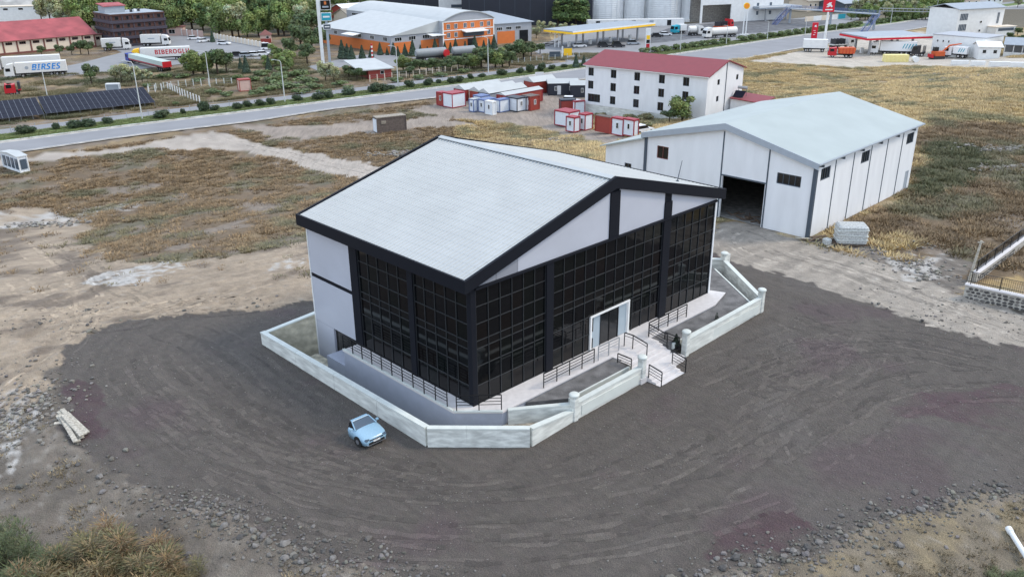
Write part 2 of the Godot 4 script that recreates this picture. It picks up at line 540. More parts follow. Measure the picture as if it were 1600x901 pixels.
func build_zones() -> void:
	add_zone("gravel", [[86, 625], [88, 580], [104, 545], [150, 515], [230, 502], [300, 493], [400, 483], [520, 470], [900, 420], [1120, 395], [1180, 416], [1260, 438], [1330, 462], [1400, 490], [1480, 515], [1600, 548], [1800, 600], [1900, 760], [1600, 772], [1500, 782], [1400, 803], [1330, 835], [1265, 862], [1180, 885], [1080, 915], [950, 960], [760, 940], [640, 905], [560, 880], [480, 868], [430, 845], [385, 812], [330, 790], [280, 795], [215, 752], [150, 718], [110, 688]])
	add_zone("dirt_left", [[-200, 420], [-100, 340], [0, 325], [60, 322], [140, 345], [125, 380], [190, 408], [280, 412], [380, 395], [470, 380], [560, 400], [560, 470], [400, 486], [300, 496], [230, 504], [150, 517], [104, 547], [80, 590], [60, 610], [-50, 640], [-300, 640]])
	add_zone("pale_left", [[-60, 345], [0, 330], [60, 336], [120, 322], [180, 318], [215, 305], [235, 318], [150, 345], [112, 356], [60, 352], [0, 356]])
	add_zone("pale_mid", [[130, 442], [180, 425], [240, 412], [290, 400], [285, 420], [220, 438], [150, 448]])
	add_zone("pale_wall", [[390, 412], [470, 395], [482, 408], [420, 420]])
	add_zone("pale_edge", [[-80, 600], [0, 590], [40, 620], [48, 680], [10, 735], [-80, 740]])
	add_zone("path_left", [[200, 228], [300, 208], [345, 205], [420, 224], [500, 240], [590, 258], [640, 275], [545, 278], [470, 256], [380, 236], [240, 232], [60, 252], [0, 262], [-60, 268], [-60, 254], [0, 248]])
	add_zone("path_container", [[360, 196], [460, 196], [560, 190], [690, 182], [760, 196], [640, 200], [520, 212], [430, 216], [395, 206]])
	add_zone("cabin_yard", [[640, 172], [700, 155], [830, 130], [915, 118], [930, 200], [1000, 215], [960, 226], [900, 214], [840, 200], [760, 190], [690, 182]])
	add_zone("right_road", [[1090, 372], [1130, 345], [1185, 350], [1255, 376], [1300, 388], [1350, 400], [1420, 428], [1500, 462], [1600, 490], [1800, 540], [1800, 640], [1600, 565], [1480, 530], [1400, 505], [1330, 478], [1260, 455], [1180, 430], [1110, 410]])
	add_zone("right_rubble", [[1255, 376], [1290, 376], [1360, 386], [1420, 398], [1480, 402], [1520, 415], [1505, 440], [1510, 466], [1420, 428], [1350, 402]])
	add_zone("pale_pile", [[1385, 400], [1460, 392], [1478, 408], [1462, 432], [1420, 436], [1375, 424]])
	add_zone("green_right", [[1425, 295], [1440, 225], [1500, 222], [1560, 235], [1540, 262], [1480, 300], [1440, 310]])
	add_zone("brown_right", [[1255, 378], [1300, 330], [1420, 290], [1445, 200], [1500, 190], [1700, 215], [1760, 480], [1500, 445], [1400, 400]])
	add_zone("sand_right", [[1165, 96], [1250, 80], [1330, 64], [1440, 48], [1470, 60], [1620, 92], [1620, 108], [1480, 104], [1420, 102], [1330, 106], [1240, 100]])
	add_zone("straw_slope", [[1080, 935], [1190, 890], [1270, 866], [1335, 838], [1405, 806], [1500, 784], [1600, 775], [1900, 765], [1900, 1100], [1000, 1100]])
	add_zone("red_a", [[1120, 835], [1150, 810], [1230, 795], [1290, 822], [1240, 850], [1180, 862], [1110, 875]])
	add_zone("red_b", [[1380, 655], [1430, 618], [1520, 605], [1600, 602], [1700, 604], [1700, 690], [1600, 680], [1480, 650], [1420, 660]])
	add_zone("red_c", [[95, 600], [130, 585], [165, 595], [170, 650], [185, 675], [150, 680], [100, 635]])
	# wheel tracks over the gravel, as world lines
	for t in [
		[[160, 565], [180, 600], [230, 640], [300, 685], [420, 735], [560, 770], [720, 785]],
		[[150, 560], [168, 600], [215, 645], [290, 695], [410, 748], [550, 785], [700, 800]],
		[[245, 520], [270, 570], [340, 625], [430, 680], [540, 725], [680, 752], [860, 750], [1000, 715]],
		[[225, 545], [260, 590], [330, 640], [420, 695], [530, 738], [680, 766]],
		[[1000, 720], [1120, 660], [1230, 610], [1290, 575], [1330, 540], [1350, 500]],
		[[1010, 735], [1140, 668], [1250, 615], [1310, 580], [1352, 545], [1375, 505]],
		[[1600, 590], [1480, 592], [1390, 610], [1310, 650], [1230, 700], [1120, 740], [960, 770]],
		[[1600, 602], [1490, 606], [1400, 622], [1330, 660], [1250, 715]],
		[[1185, 640], [1210, 690], [1228, 740]],
		[[1330, 570], [1240, 600], [1195, 585], [1200, 555], [1260, 535], [1330, 548], [1360, 575], [1330, 600]],
		[[1200, 470], [1260, 500], [1320, 520], [1440, 540], [1600, 575]],
		[[330, 560], [400, 640], [500, 700], [620, 735], [760, 742], [900, 722], [1020, 670]],
		[[300, 550], [372, 640], [478, 708], [610, 748], [770, 758], [920, 738], [1050, 680]],
		[[200, 660], [320, 740], [480, 800], [660, 830], [880, 822], [1060, 790], [1220, 740]],
		[[185, 690], [310, 765], [470, 825], [660, 855], [880, 848], [1080, 812], [1240, 760]],
		[[1230, 500], [1270, 560], [1240, 640], [1150, 720], [1020, 775], [860, 800]],
		[[1100, 600], [1200, 560], [1300, 530], [1420, 525], [1600, 560]],
		[[1090, 620], [1200, 578], [1310, 548], [1430, 545], [1600, 582]],
		[[260, 510], [330, 545], [400, 600], [480, 660]],
		[[20, 360], [70, 400], [120, 460], [110, 520], [60, 570], [-40, 620]],
		[[40, 350], [110, 410], [200, 470], [320, 488], [470, 470]],
		[[0, 420], [60, 470], [150, 500], [280, 480], [420, 440], [490, 420]],
		[[310, 212], [390, 226], [470, 246], [560, 266], [640, 280]],
		[[1110, 380], [1200, 392], [1300, 412], [1420, 455], [1600, 512], [1750, 560]],
		[[1150, 360], [1230, 395], [1340, 428], [1460, 475], [1620, 530]],
		[[1160, 355], [1140, 375], [1180, 400], [1300, 430]]]:
		var pl := PackedVector2Array()
		var box := Rect2()
		for p in t:
			var g := G(p[0], p[1])
			if pl.is_empty(): box = Rect2(Vector2(g.x, g.z), Vector2.ZERO)
			pl.append(Vector2(g.x, g.z))
			box = box.expand(Vector2(g.x, g.z))
		tracks.append([pl, box.grow(1.5), 3])

func smooth_line(pl: PackedVector2Array, step: float) -> PackedVector2Array:
	var c := Curve2D.new()
	for i in pl.size():
		var d := (pl[mini(i + 1, pl.size() - 1)] - pl[maxi(i - 1, 0)]) * 0.17
		c.add_point(pl[i], -d, d)
	c.bake_interval = step
	return c.get_baked_points()

func build_tracks() -> void:                     # wheel ruts: thin strips of pressed or loosened soil lying on the ground
	var r := RandomNumberGenerator.new()
	r.seed = 77
	var m := MB.new()
	m.tinted = true
	for t in tracks:
		var line := smooth_line(t[0], 0.45)
		for rep in int(t[2]):
			var shift := r.randf_range(-1.6, 1.6)
			var tone := 1.0 + r.randf_range(0.12, 0.30) * (1.0 if r.randf() < 0.55 else -0.8)
			var from := int(line.size() * r.randf_range(0.0, 0.3))
			var to := int(line.size() * r.randf_range(0.7, 1.0))
			for s in [-0.8, 0.8]:
				var w := r.randf_range(0.09, 0.17)
				var pa := Vector3.ZERO
				var pb := Vector3.ZERO
				var have := false
				for i in range(maxi(from, 1), to - 1):
					var d := (line[i + 1] - line[i - 1]).normalized()
					var side := Vector2(-d.y, d.x)
					var wob := 0.35 * n_mid.get_noise_2d(i * 0.5 + rep * 40.0, t[0][0].x)
					var p: Vector2 = line[i] + side * (s + shift + wob)
					var ww := w * (1.0 + 0.8 * n_fine.get_noise_2d(i * 0.45, s * 30.0 + rep * 9.0))
					var gap := n_mid.get_noise_2d(i * 1.1 + 300.0, rep * 50.0 + s * 9.0 + t[0][0].y) < -0.16
					var a: Vector2 = p + side * ww
					var b: Vector2 = p - side * ww
					var l := to_local_b(p.x, p.y)
					if gap or (l.x > -4.0 and l.x < 31.0 and l.y > -18.5 and l.y < 4.4):
						have = false
						continue
					var qa := Vector3(a.x, relief(a.x, a.y) + 0.009, a.y)
					var qb := Vector3(b.x, relief(b.x, b.y) + 0.009, b.y)
					if have:
						m.tint = soil(p.x, p.y) * (tone + r.randf_range(-0.04, 0.04))
						m.tint.a = 1.0
						m.quad(pb, qb, qa, pa) if (qb - pb).cross(qa - pb).y > 0.0 else m.quad(pa, qa, qb, pb)
					pa = qa
					pb = qb
					have = true
	structure(m, "wheel_tracks", mats.ground)

func lerp3(a: Color, b: Color, t: float) -> Color:
	return a.lerp(b, clampf(t, 0.0, 1.0))

func zone_of(x: float, z: float) -> String:
	var p := Vector2(x + n_fine.get_noise_2d(x, z) * 0.5 + n_mid.get_noise_2d(x, z) * 0.9, z + n_fine.get_noise_2d(z + 50.0, x) * 0.5 + n_mid.get_noise_2d(z, x + 70.0) * 0.9)
	if inside("gravel", p): return "gravel"
	if inside("right_road", p): return "right_road"
	var w := p + Vector2(n_mid.get_noise_2d(x * 1.3, z * 1.3), n_mid.get_noise_2d(x * 1.3 + 30.0, z * 1.3)) * 2.0
	for k in ["path_left", "dirt_left", "right_rubble", "cabin_yard", "path_container", "sand_right", "straw_slope", "green_right"]:
		if inside(k, w): return k
	if z > -58.0: return "earth"
	return "field"

# colours of the soil (linear), with sunlight painted into the right field
func soil(x: float, z: float) -> Color:
	var a := n_wide.get_noise_2d(x, z)
	var b := n_mid.get_noise_2d(x, z)
	var c := n_fine.get_noise_2d(x, z)
	var p := Vector2(x, z)
	var k := zone_of(x, z)
	var col := Color()
	match k:
		"gravel":
			var l := to_local_b(x, z)
			var q := Vector2(maxf(absf(l.x - 11.2) - 14.8, 0.0), maxf(absf(l.y + 7.0) - 11.0, 0.0))
			var ang := atan2(l.y + 7.0, l.x - 11.2)
			var streak := 0.25 * n_mid.get_noise_2d(q.length() * 5.0, ang * 4.0) + 0.6 * n_mid.get_noise_2d(q.length() * 15.0 + 90.0, ang * 4.0)
			col = Color(0.104, 0.088, 0.075) * (1.0 + 0.34 * streak + 0.10 * c + 0.12 * a)
			col = lerp3(col, Color(0.125, 0.112, 0.102), 0.35 * smoothstep(0.12, 0.5, a + 0.5 * b))
			col = lerp3(col, Color(0.095, 0.066, 0.068), 0.6 * smoothstep(0.18, 0.5, n_mid.get_noise_2d(x * 0.7 + 200.0, z * 0.7) + 0.3 * a))
			var w := p + Vector2(b, n_mid.get_noise_2d(z, x)) * 1.2
			if inside("red_a", w) or inside("red_c", w): col = lerp3(col, Color(0.080, 0.047, 0.051), 0.75 + 0.5 * c)
			elif inside("red_b", w): col = lerp3(col, Color(0.088, 0.054, 0.058), 0.25 + 1.1 * (b + 0.4 * c))
		"right_road":
			var l2 := to_local_b(x, z)
			var st := n_mid.get_noise_2d(l2.x * 0.5 - l2.y * 0.45, l2.y * 7.0)
			col = Color(0.355, 0.310, 0.258) * (1.0 + 0.34 * st + 0.18 * c)
		"dirt_left":
			var st2 := n_mid.get_noise_2d(x * 0.7 - z * 0.5, (x * 0.5 + z) * 3.2)
			col = Color(0.370, 0.290, 0.208) * (1.0 + 0.30 * st2 + 0.20 * c + 0.2 * a)
			col = lerp3(col, Color(0.195, 0.15, 0.11), smoothstep(0.05, 0.45, b + 0.5 * a + 0.3 * st2))
		"path_left":
			col = Color(0.46, 0.40, 0.34) * (1.0 + 0.16 * b + 0.15 * c)
		"path_container", "cabin_yard":
			col = Color(0.34, 0.28, 0.23) * (1.0 + 0.25 * b + 0.2 * c)
		"right_rubble":
			col = Color(0.205, 0.175, 0.145) * (1.0 + 0.35 * b + 0.35 * c)
		"sand_right":
			col = Color(0.56, 0.50, 0.42) * (1.0 + 0.16 * b)
		"straw_slope":
			col = Color(0.195, 0.16, 0.115) * (1.0 + 0.35 * b + 0.3 * c)
			col = lerp3(col, Color(0.26, 0.205, 0.125), smoothstep(0.0, 0.4, n_mid.get_noise_2d(x * 2.0, z * 2.0 + 40.0)))
		"earth":
			col = Color(0.165, 0.138, 0.110) * (1.0 + 0.40 * b + 0.30 * c + 0.25 * a)
			col = lerp3(col, Color(0.30, 0.27, 0.23), smoothstep(0.25, 0.6, c + 0.4 * b) * 0.35)
		_:
			col = lerp3(Color(0.180, 0.125, 0.073), Color(0.300, 0.215, 0.115), smoothstep(-0.25, 0.35, b + 0.6 * a))
			col = lerp3(col, Color(0.140, 0.128, 0.080), 0.8 * smoothstep(0.05, 0.4, n_mid.get_noise_2d(x * 0.6 + 90.0, z * 0.6)))
			col = lerp3(col, Color(0.245, 0.195, 0.150), smoothstep(0.12, 0.42, n_mid.get_noise_2d(x * 0.8, z * 0.8 + 160.0)))
			if k == "green_right": col = lerp3(col, Color(0.085, 0.095, 0.048), 0.7)
			col *= 1.0 + 0.3 * c
	if k == "field" and x > 14.0 and not inside("brown_right", p + Vector2(a, b) * 9.0): col = Color(col.r * 1.62, col.g * 1.60, col.b * 1.32)  # open right field brightened to look sunlit, put into the soil colour
	if k != "gravel":
		var wp := p + Vector2(b, n_mid.get_noise_2d(z + 9.0, x)) * 2.2
		for pz in ["pale_left", "pale_mid", "pale_wall", "pale_edge", "pale_pile"]:
			if inside(pz, wp): col = lerp3(col, Color(0.52, 0.49, 0.45), smoothstep(-0.28, 0.30, b * 0.6 + c * 0.8))
		if z > -75.0 and c > 0.5: col = lerp3(col, Color(0.36, 0.33, 0.29), 0.3)
	col *= 1.28 * (1.0 + (fposmod(sin(x * 127.1 + z * 311.7) * 43758.5453, 1.0) - 0.5) * 0.24)
	col.a = 1.0
	return col

func in_well(l: Vector2) -> bool:
	return l.x > -3.40 and l.x < 23.5 and l.y > maxf(-17.85 + (l.x + 3.36) * 0.3066, -17.9) and l.y > -16.9 + minf(l.x, 0.0) * 0.31 and l.y < -0.6

func relief(x: float, z: float) -> float:
	var y := ground_y(x, z)
	var l := to_local_b(x, z)
	if in_well(l): return -3.2
	var p := Vector2(x, z)
	if absf(x) < 60.0 and z > -62.0 and z < 30.0:
		if inside("gravel", p):
			y += 0.02 * n_fine.get_noise_2d(x, z)
		else:
			var d := edge_distance("gravel", p)
			if z > -46.0 or absf(x) > 25.0:
				var drop := smoothstep(0.0, 7.0, d) * smoothstep(-58.0, -44.0, z)
				y -= 0.9 * drop
			y += (0.10 * n_mid.get_noise_2d(x * 2.0, z * 2.0) + 0.13 * n_fine.get_noise_2d(x * 0.8, z * 0.8)) * smoothstep(0.0, 1.0, d) + 0.14 * smoothstep(1.2, 0.0, d) * (0.6 + n_fine.get_noise_2d(x, z))
	elif z > -200.0 and z < 0.0 and absf(x) < 160.0:
		if l.x < -6.0 or l.x > 30.0 or l.y < -26.0:
			y += 0.09 * n_mid.get_noise_2d(x * 1.6, z * 1.6) + 0.07 * n_fine.get_noise_2d(x * 0.7, z * 0.7) - 0.05
	return y

func steps_between(out: Array, a: float, b: float, step: float) -> void:
	var n := int(round(absf(b - a) / step))
	for i in n: out.append(lerpf(a, b, float(i) / n))

func build_ground() -> void:
	var xs := []
	steps_between(xs, -1600, -200, 100); steps_between(xs, -200, -45, 1.25); steps_between(xs, -45, 45, 0.25); steps_between(xs, 45, 200, 1.25); steps_between(xs, 200, 1601, 100)
	var zs := []
	steps_between(zs, 900, 0, 100); steps_between(zs, 0, -24, 2.0); steps_between(zs, -24, -92, 0.25); steps_between(zs, -92, -130, 0.8); steps_between(zs, -130, -330, 2.0); steps_between(zs, -330, -1600, 80)
	var nx := xs.size()
	var nz := zs.size()
	var v := PackedVector3Array()
	var c := PackedColorArray()
	v.resize(nx * nz); c.resize(nx * nz)
	var plain := Color(0.20, 0.17, 0.115)
	for j in nz:
		var z: float = zs[j]
		for i in nx:
			var x: float = xs[i]
			var at := j * nx + i
			var seen := z < -22.0 and z > -330.0 and absf(x) < 18.0 - z * 0.66
			if seen:
				v[at] = Vector3(x, relief(x, z), z)
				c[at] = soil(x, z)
			else:
				v[at] = Vector3(x, ground_y(x, z) - 0.05, z)
				c[at] = plain * (1.0 + 0.5 * n_wide.get_noise_2d(x, z))
	var idx := PackedInt32Array()
	var nrm := PackedVector3Array()
	nrm.resize(nx * nz)
	for j in range(nz - 1):
		for i in range(nx - 1):
			var a := j * nx + i
			var b := a + 1
			var d := a + nx
			var e := d + 1
			idx.append_array([a, d, b, b, d, e])
	for j in nz:
		for i in nx:
			var i0 := maxi(i - 1, 0)
			var i1 := mini(i + 1, nx - 1)
			var j0 := maxi(j - 1, 0)
			var j1 := mini(j + 1, nz - 1)
			nrm[j * nx + i] = (v[j1 * nx + i] - v[j0 * nx + i]).cross(v[j * nx + i1] - v[j * nx + i0]).normalized() * (1.0 if true else -1.0)
	if nrm[nx * 5 + 5].y < 0.0:
		for i in nrm.size(): nrm[i] = -nrm[i]
	var arr := []
	arr.resize(Mesh.ARRAY_MAX)
	arr[Mesh.ARRAY_VERTEX] = v
	arr[Mesh.ARRAY_NORMAL] = nrm
	arr[Mesh.ARRAY_COLOR] = c
	arr[Mesh.ARRAY_INDEX] = idx
	var m := ArrayMesh.new()
	m.add_surface_from_arrays(Mesh.PRIMITIVE_TRIANGLES, arr)
	structure(m, "ground", mats.ground)
	build_tracks()

# ------------------------------------------------------------------ roads
func ribbon(lo: Array, hi: Array, lift: float, thick := 0.0) -> MB:     # strip between two lines of pixels that both lie on the ground
	var m := MB.new()
	var a: Array[Vector3] = []
	var b: Array[Vector3] = []
	for k in range(0, 97):
		a.append(along(lo, k / 96.0)); b.append(along(hi, k / 96.0))
	for k in 96:
		var p := [a[k], a[k + 1], b[k + 1], b[k]]
		for i in 4: p[i] = Vector3(p[i].x, ground_y(p[i].x, p[i].z) + lift, p[i].z)
		m.quad(p[0], p[1], p[2], p[3])
		if thick > 0.0:
			var dn := Vector3.DOWN * thick
			m.quad(p[0] + dn, p[1] + dn, p[1], p[0])
			m.quad(p[2] + dn, p[3] + dn, p[3], p[2])
	return m

func along(pts: Array, t: float) -> Vector3:
	var w: Array[Vector3] = []
	for p in pts: w.append(p if p is Vector3 else G(p[0], p[1]))
	var total := 0.0
	for i in range(w.size() - 1): total += w[i].distance_to(w[i + 1])
	var want := t * total
	for i in range(w.size() - 1):
		var d := w[i].distance_to(w[i + 1])
		if want <= d or i == w.size() - 2: return w[i].lerp(w[i + 1], clampf(want / d, 0.0, 1.0))
		want -= d
	return w[-1]

func world_line(pts: Array) -> Array:
	var w := []
	for p in pts: w.append(G(p[0], p[1]))
	return w

func shift_line(w: Array, d: float) -> Array:                          # the same line, d metres towards the far side
	var out := []
	for i in w.size():
		var t: Vector3 = (w[mini(i + 1, w.size() - 1)] - w[maxi(i - 1, 0)])
		var s := Vector3(t.z, 0, -t.x).normalized()
		out.append(w[i] + s * d)
	return out

func sheet(pix: Array, lift: float) -> MB:
	var poly := PackedVector2Array()
	for p in pix:
		var g := G(p[0], p[1])
		poly.append(Vector2(g.x, g.z))
	if Geometry2D.is_polygon_clockwise(poly): poly.reverse()
	var f := Geometry2D.triangulate_polygon(poly)
	var m := MB.new()
	for i in range(0, f.size(), 3):
		var q: Array[Vector3] = []
		for k in 3: q.append(Vector3(poly[f[i + k]].x, -7.0 + lift, poly[f[i + k]].y))
		if (q[1] - q[0]).cross(q[2] - q[0]).y < 0.0: q.reverse()
		m.tri(q[0], q[1], q[2])
	return m

var median_line: Array          # near edge of the green strip between the carriageways

func build_roads() -> void:
	median_line = world_line([[-260, 254], [0, 222], [200, 196], [400, 172], [600, 147], [800, 122], [915, 106], [1050, 85], [1250, 55], [1400, 36], [1500, 20], [1640, 2]])
	var low := world_line([[-260, 280], [0, 243], [200, 214], [400, 190], [520, 171], [640, 158], [800, 140], [915, 124], [1165, 92], [1250, 76], [1320, 64], [1430, 46], [1520, 30], [1660, 8]])
	structure(ribbon(low, median_line, 0.10), "road", mats.asphalt)
	structure(ribbon(low, shift_line(low, 0.9), 0.106), "road_shoulder", mats.shoulder)
	structure(ribbon(shift_line(median_line, -1.3), median_line, 0.106), "road_shoulder", mats.shoulder)
	structure(ribbon(shift_line(low, 1.1), shift_line(low, 1.25), 0.114), "road_marking", mats.line_paint)
	structure(ribbon(shift_line(median_line, -1.6), shift_line(median_line, -1.45), 0.114), "road_marking", mats.line_paint)
	structure(ribbon(shift_line(median_line, 0.0), shift_line(median_line, 0.25), 0.20, 0.14), "kerb", mats.mint_cap)
	structure(ribbon(shift_line(median_line, 0.25), shift_line(median_line, 6.6), 0.17), "grass_verge", mats.verge)
	structure(ribbon(shift_line(median_line, 6.6), shift_line(median_line, 11.6), 0.12), "frontage_road", mats.asphalt)
	# yards beyond the road (all on the flat)
	structure(sheet([[-40, 135], [0, 122], [120, 100], [190, 82], [160, 70], [265, 52], [330, 58], [420, 68], [440, 78], [420, 92], [300, 98], [220, 108], [110, 118], [20, 122]], 0.06), "truck_yard", mats.yard_asphalt)
	structure(sheet([[480, 104], [560, 86], [640, 84], [760, 76], [830, 70], [880, 62], [860, 72], [800, 84], [700, 96], [620, 104], [560, 100], [500, 112]], 0.06), "forecourt", mats.yard_asphalt)
	structure(sheet([[830, 78], [880, 55], [1020, 42], [1160, 30], [1200, 32], [1250, 28], [1330, 22], [1345, 30], [1300, 42], [1200, 56], [1110, 62], [1060, 72], [1000, 80], [960, 92], [915, 98], [890, 96], [850, 88]], 0.06), "station_forecourt", mats.yard_asphalt)
	structure(sheet([[1015, 56], [1045, 44], [1160, 32], [1250, 30], [1300, 28], [1290, 38], [1200, 50], [1110, 57], [1040, 66], [1010, 68]], 0.075), "parking_ground", mats.dark_asphalt)

# ------------------------------------------------------------------ the glass fronted hall
func sheet_mesh(length: float, width: float) -> ArrayMesh:             # ribbed sheet, slope along +x, ribs across z, stepped like tiles
	var m := MB.new()
	var prof := []
	var ribs := 3
	for r in ribs:
		var z0 := width * r / ribs
		var w := width / ribs
		for q in [[0.0, 0.0], [0.62, 0.0], [0.72, 0.06], [0.90, 0.06]]: prof.append(Vector2(z0 + w * q[0], q[1]))
	prof.append(Vector2(width, 0.0))
	var rows := int(length / 0.62)
	for i in rows:
		var x0 := length * i / rows
		var x1 := length * (i + 1) / rows
		for k in range(prof.size() - 1):
			var a: Vector2 = prof[k]
			var b: Vector2 = prof[k + 1]
			m.quad(Vector3(x0, a.y + 0.008, -a.x), Vector3(x1, a.y, -a.x), Vector3(x1, b.y, -b.x), Vector3(x0, b.y + 0.008, -b.x))
			m.quad(Vector3(x0, a.y, -a.x), Vector3(x0, a.y + 0.008, -a.x), Vector3(x0, b.y + 0.008, -b.x), Vector3(x0, b.y, -b.x))
	return m.mesh()

func build_main_building() -> void:
	var t := thing("exhibition_hall", "dark glass fronted hall with white gabled roof and black trim", "building", B_AT, B_YAW)
	var W := 23.73
	var D := 16.5
	var eave := 8.95
	var apex := 12.25
	var mid := 11.98
	# core behind the cladding
	var core := MB.new()
	core.span(Vector3(0.30, -3.0, -0.30), Vector3(W - 0.1, 1.0, -11.3))
	core.span(Vector3(0.30, -3.0, -14.3), Vector3(W - 0.1, 1.0, -D + 0.05))
	core.span(Vector3(2.2, -3.0, -11.3), Vector3(W - 0.1, 1.0, -14.3))
	core.span(Vector3(0.30, 1.0, -0.30), Vector3(W - 0.1, 8.1, -D + 0.05))
	part(core, "core", mats.bare_concrete, t)
	var side := MB.new()
	side.span(Vector3(W - 0.1, -1.0, 0.0), Vector3(W + 0.12, 8.4, -D))
	side.span(Vector3(0.0, -1.0, -D - 0.12), Vector3(W + 0.12, 8.4, -D))
	part(side, "wall", mats.white_wall, t)
	var gb := MB.new()                                               # rear gable
	gb.prism([Vector2(0, 8.4), Vector2(W, 8.4), Vector2(mid, 11.7)], -D - 0.1, -D)
	part(gb, "rear_gable", mats.white_wall, t)
	# platform that the glass stands on
	# front glazing
	var rows := [1.0, 2.2, 3.4, 4.52, 5.0, 6.05, 7.1, 8.17]
	var bays := [[0.34, 5.92, 6], [6.55, 17.4, 11], [18.2, 23.62, 6]]
	for b in bays:
		var w: float = (b[1] - b[0]) / b[2]
		for i in int(b[2]):
			for j in 7:
				var x0: float = b[0] + w * i
				if x0 + w * 0.5 > 10.05 and x0 + w * 0.5 < 14.1 and j < 2: continue
				pane(t, Vector3(x0 + w * 0.5, (rows[j] + rows[j + 1]) * 0.5, -0.06), w - 0.03, rows[j + 1] - rows[j] - 0.03, 0.0, j == 3)
		for i in range(0, int(b[2]) + 1):
			var x: float = b[0] + w * i
			var y0 := 3.4 if x > 10.3 and x < 13.9 else 1.0
			part(boxed(Vector3(x, (y0 + 8.17) * 0.5, -0.02), Vector3(0.04, 8.17 - y0, 0.07)), "mullion", mats.mullion, t)
		for j in 8:
			if j == 1 and b[0] > 6.0 and b[0] < 7.0:
				part(boxed(Vector3((b[0] + 10.05) * 0.5, rows[j], -0.024), Vector3(10.05 - b[0], 0.04, 0.06)), "transom", mats.mullion, t)
				part(boxed(Vector3((14.1 + b[1]) * 0.5, rows[j], -0.024), Vector3(b[1] - 14.1, 0.04, 0.06)), "transom", mats.mullion, t)
			elif j == 0 and b[0] > 6.0 and b[0] < 7.0: continue
			else: part(boxed(Vector3((b[0] + b[1]) * 0.5, rows[j], -0.024), Vector3(b[1] - b[0], 0.04, 0.06)), "transom", mats.mullion, t)
	# left glazing
	for b in [[-10.78, -5.62, 5], [-5.08, -0.34, 5]]:
		var w2: float = (b[1] - b[0]) / b[2]
		for i in int(b[2]):
			for j in 7:
				pane(t, Vector3(0.06, (rows[j] + rows[j + 1]) * 0.5, b[0] + w2 * (i + 0.5)), w2 - 0.03, rows[j + 1] - rows[j] - 0.03, -PI / 2, j == 3)
		for i in range(0, int(b[2]) + 1):
			part(boxed(Vector3(0.02, 4.585, b[0] + w2 * i), Vector3(0.07, 7.17, 0.04)), "mullion", mats.mullion, t)
		for j in 8: part(boxed(Vector3(0.024, rows[j], (b[0] + b[1]) * 0.5), Vector3(0.06, 0.04, b[1] - b[0])), "transom", mats.mullion, t)
	# black columns and bands
	part(boxed(Vector3(0.14, 4.6, -0.14), Vector3(0.36, 7.2, 0.36)), "corner_column", mats.black_panel, t)
	part(boxed(Vector3(6.235, 4.62, -0.03), Vector3(0.62, 7.24, 0.26)), "column", mats.black_panel, t)
	part(boxed(Vector3(17.8, 5.2, -0.03), Vector3(0.80, 8.4, 0.26)), "column", mats.black_panel, t)
	part(boxed(Vector3(12.1, 9.75, -0.03), Vector3(0.92, 3.1, 0.26)), "column", mats.black_panel, t)
	part(boxed(Vector3(0.03, 4.6, -11.2), Vector3(0.26, 7.2, 0.82)), "column", mats.black_panel, t)
	part(boxed(Vector3(0.03, 4.6, -5.35), Vector3(0.26, 7.2, 0.52)), "column", mats.black_panel, t)
	part(boxed(Vector3(W * 0.5 + 0.1, 8.24, 0.05), Vector3(W - 0.3, 0.13, 0.26)), "glazing_head", mats.black_panel, t)
	part(boxed(Vector3(23.72, 4.6, -0.06), Vector3(0.16, 7.2, 0.24)), "corner_post", mats.white_wall, t)
	# gable panels above the glass
	var slope := (apex - eave) / (mid + 0.54)
	var under := func(x: float) -> float: return (eave - 0.75) + slope * ((x + 0.54) if x < mid else (24.5 - x))
	var cuts := [0.32, 1.9, 3.6, 11.64]
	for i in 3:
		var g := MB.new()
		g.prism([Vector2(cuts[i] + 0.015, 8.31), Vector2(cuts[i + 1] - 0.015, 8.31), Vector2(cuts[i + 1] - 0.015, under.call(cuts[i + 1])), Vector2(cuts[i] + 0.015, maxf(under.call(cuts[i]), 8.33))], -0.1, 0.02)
		part(g, "gable_panel", mats.composite_reflection_grey if i < 2 else mats.composite_white, t)  # corner panels painted greyer to stand for a reflection on glossy cladding
	var g2 := MB.new()
	g2.prism([Vector2(12.57, 8.31), Vector2(17.39, 8.31), Vector2(17.39, under.call(17.39)), Vector2(12.57, under.call(12.57))], -0.1, 0.02)
	part(g2, "gable_panel", mats.composite_white, t)
	var g3 := MB.new()
	g3.prism([Vector2(18.21, 8.31), Vector2(23.7, 8.31), Vector2(23.7, under.call(23.7)), Vector2(18.21, under.call(18.21))], -0.1, 0.02)
	part(g3, "gable_panel", mats.composite_white, t)
	# white panels of the left side
	for r in [[4.78, 8.2], [1.22, 4.5]]:
		part(boxed(Vector3(0.0, (r[0] + r[1]) * 0.5, -14.05), Vector3(0.16, r[1] - r[0], 4.86)), "wall_panel", mats.composite_white, t)
	part(boxed(Vector3(0.02, 4.64, -14.05), Vector3(0.16, 0.28, 4.9)), "panel_band", mats.black_panel, t)
	part(boxed(Vector3(0.0, -0.95, -15.39), Vector3(0.16, 4.3, 2.18)), "wall_panel", mats.composite_white, t)
	part(boxed(Vector3(-0.02, 2.8, -16.52), Vector3(0.2, 10.8, 0.1)), "corner_trim", mats.white_plain, t)
	# roof
	var run := mid + 0.48
	var rise := apex - eave - 0.04
	var ln := Vector2(run, rise).length()
	var sm := sheet_mesh(ln, 0.97)
	var tilt := atan2(rise, run)
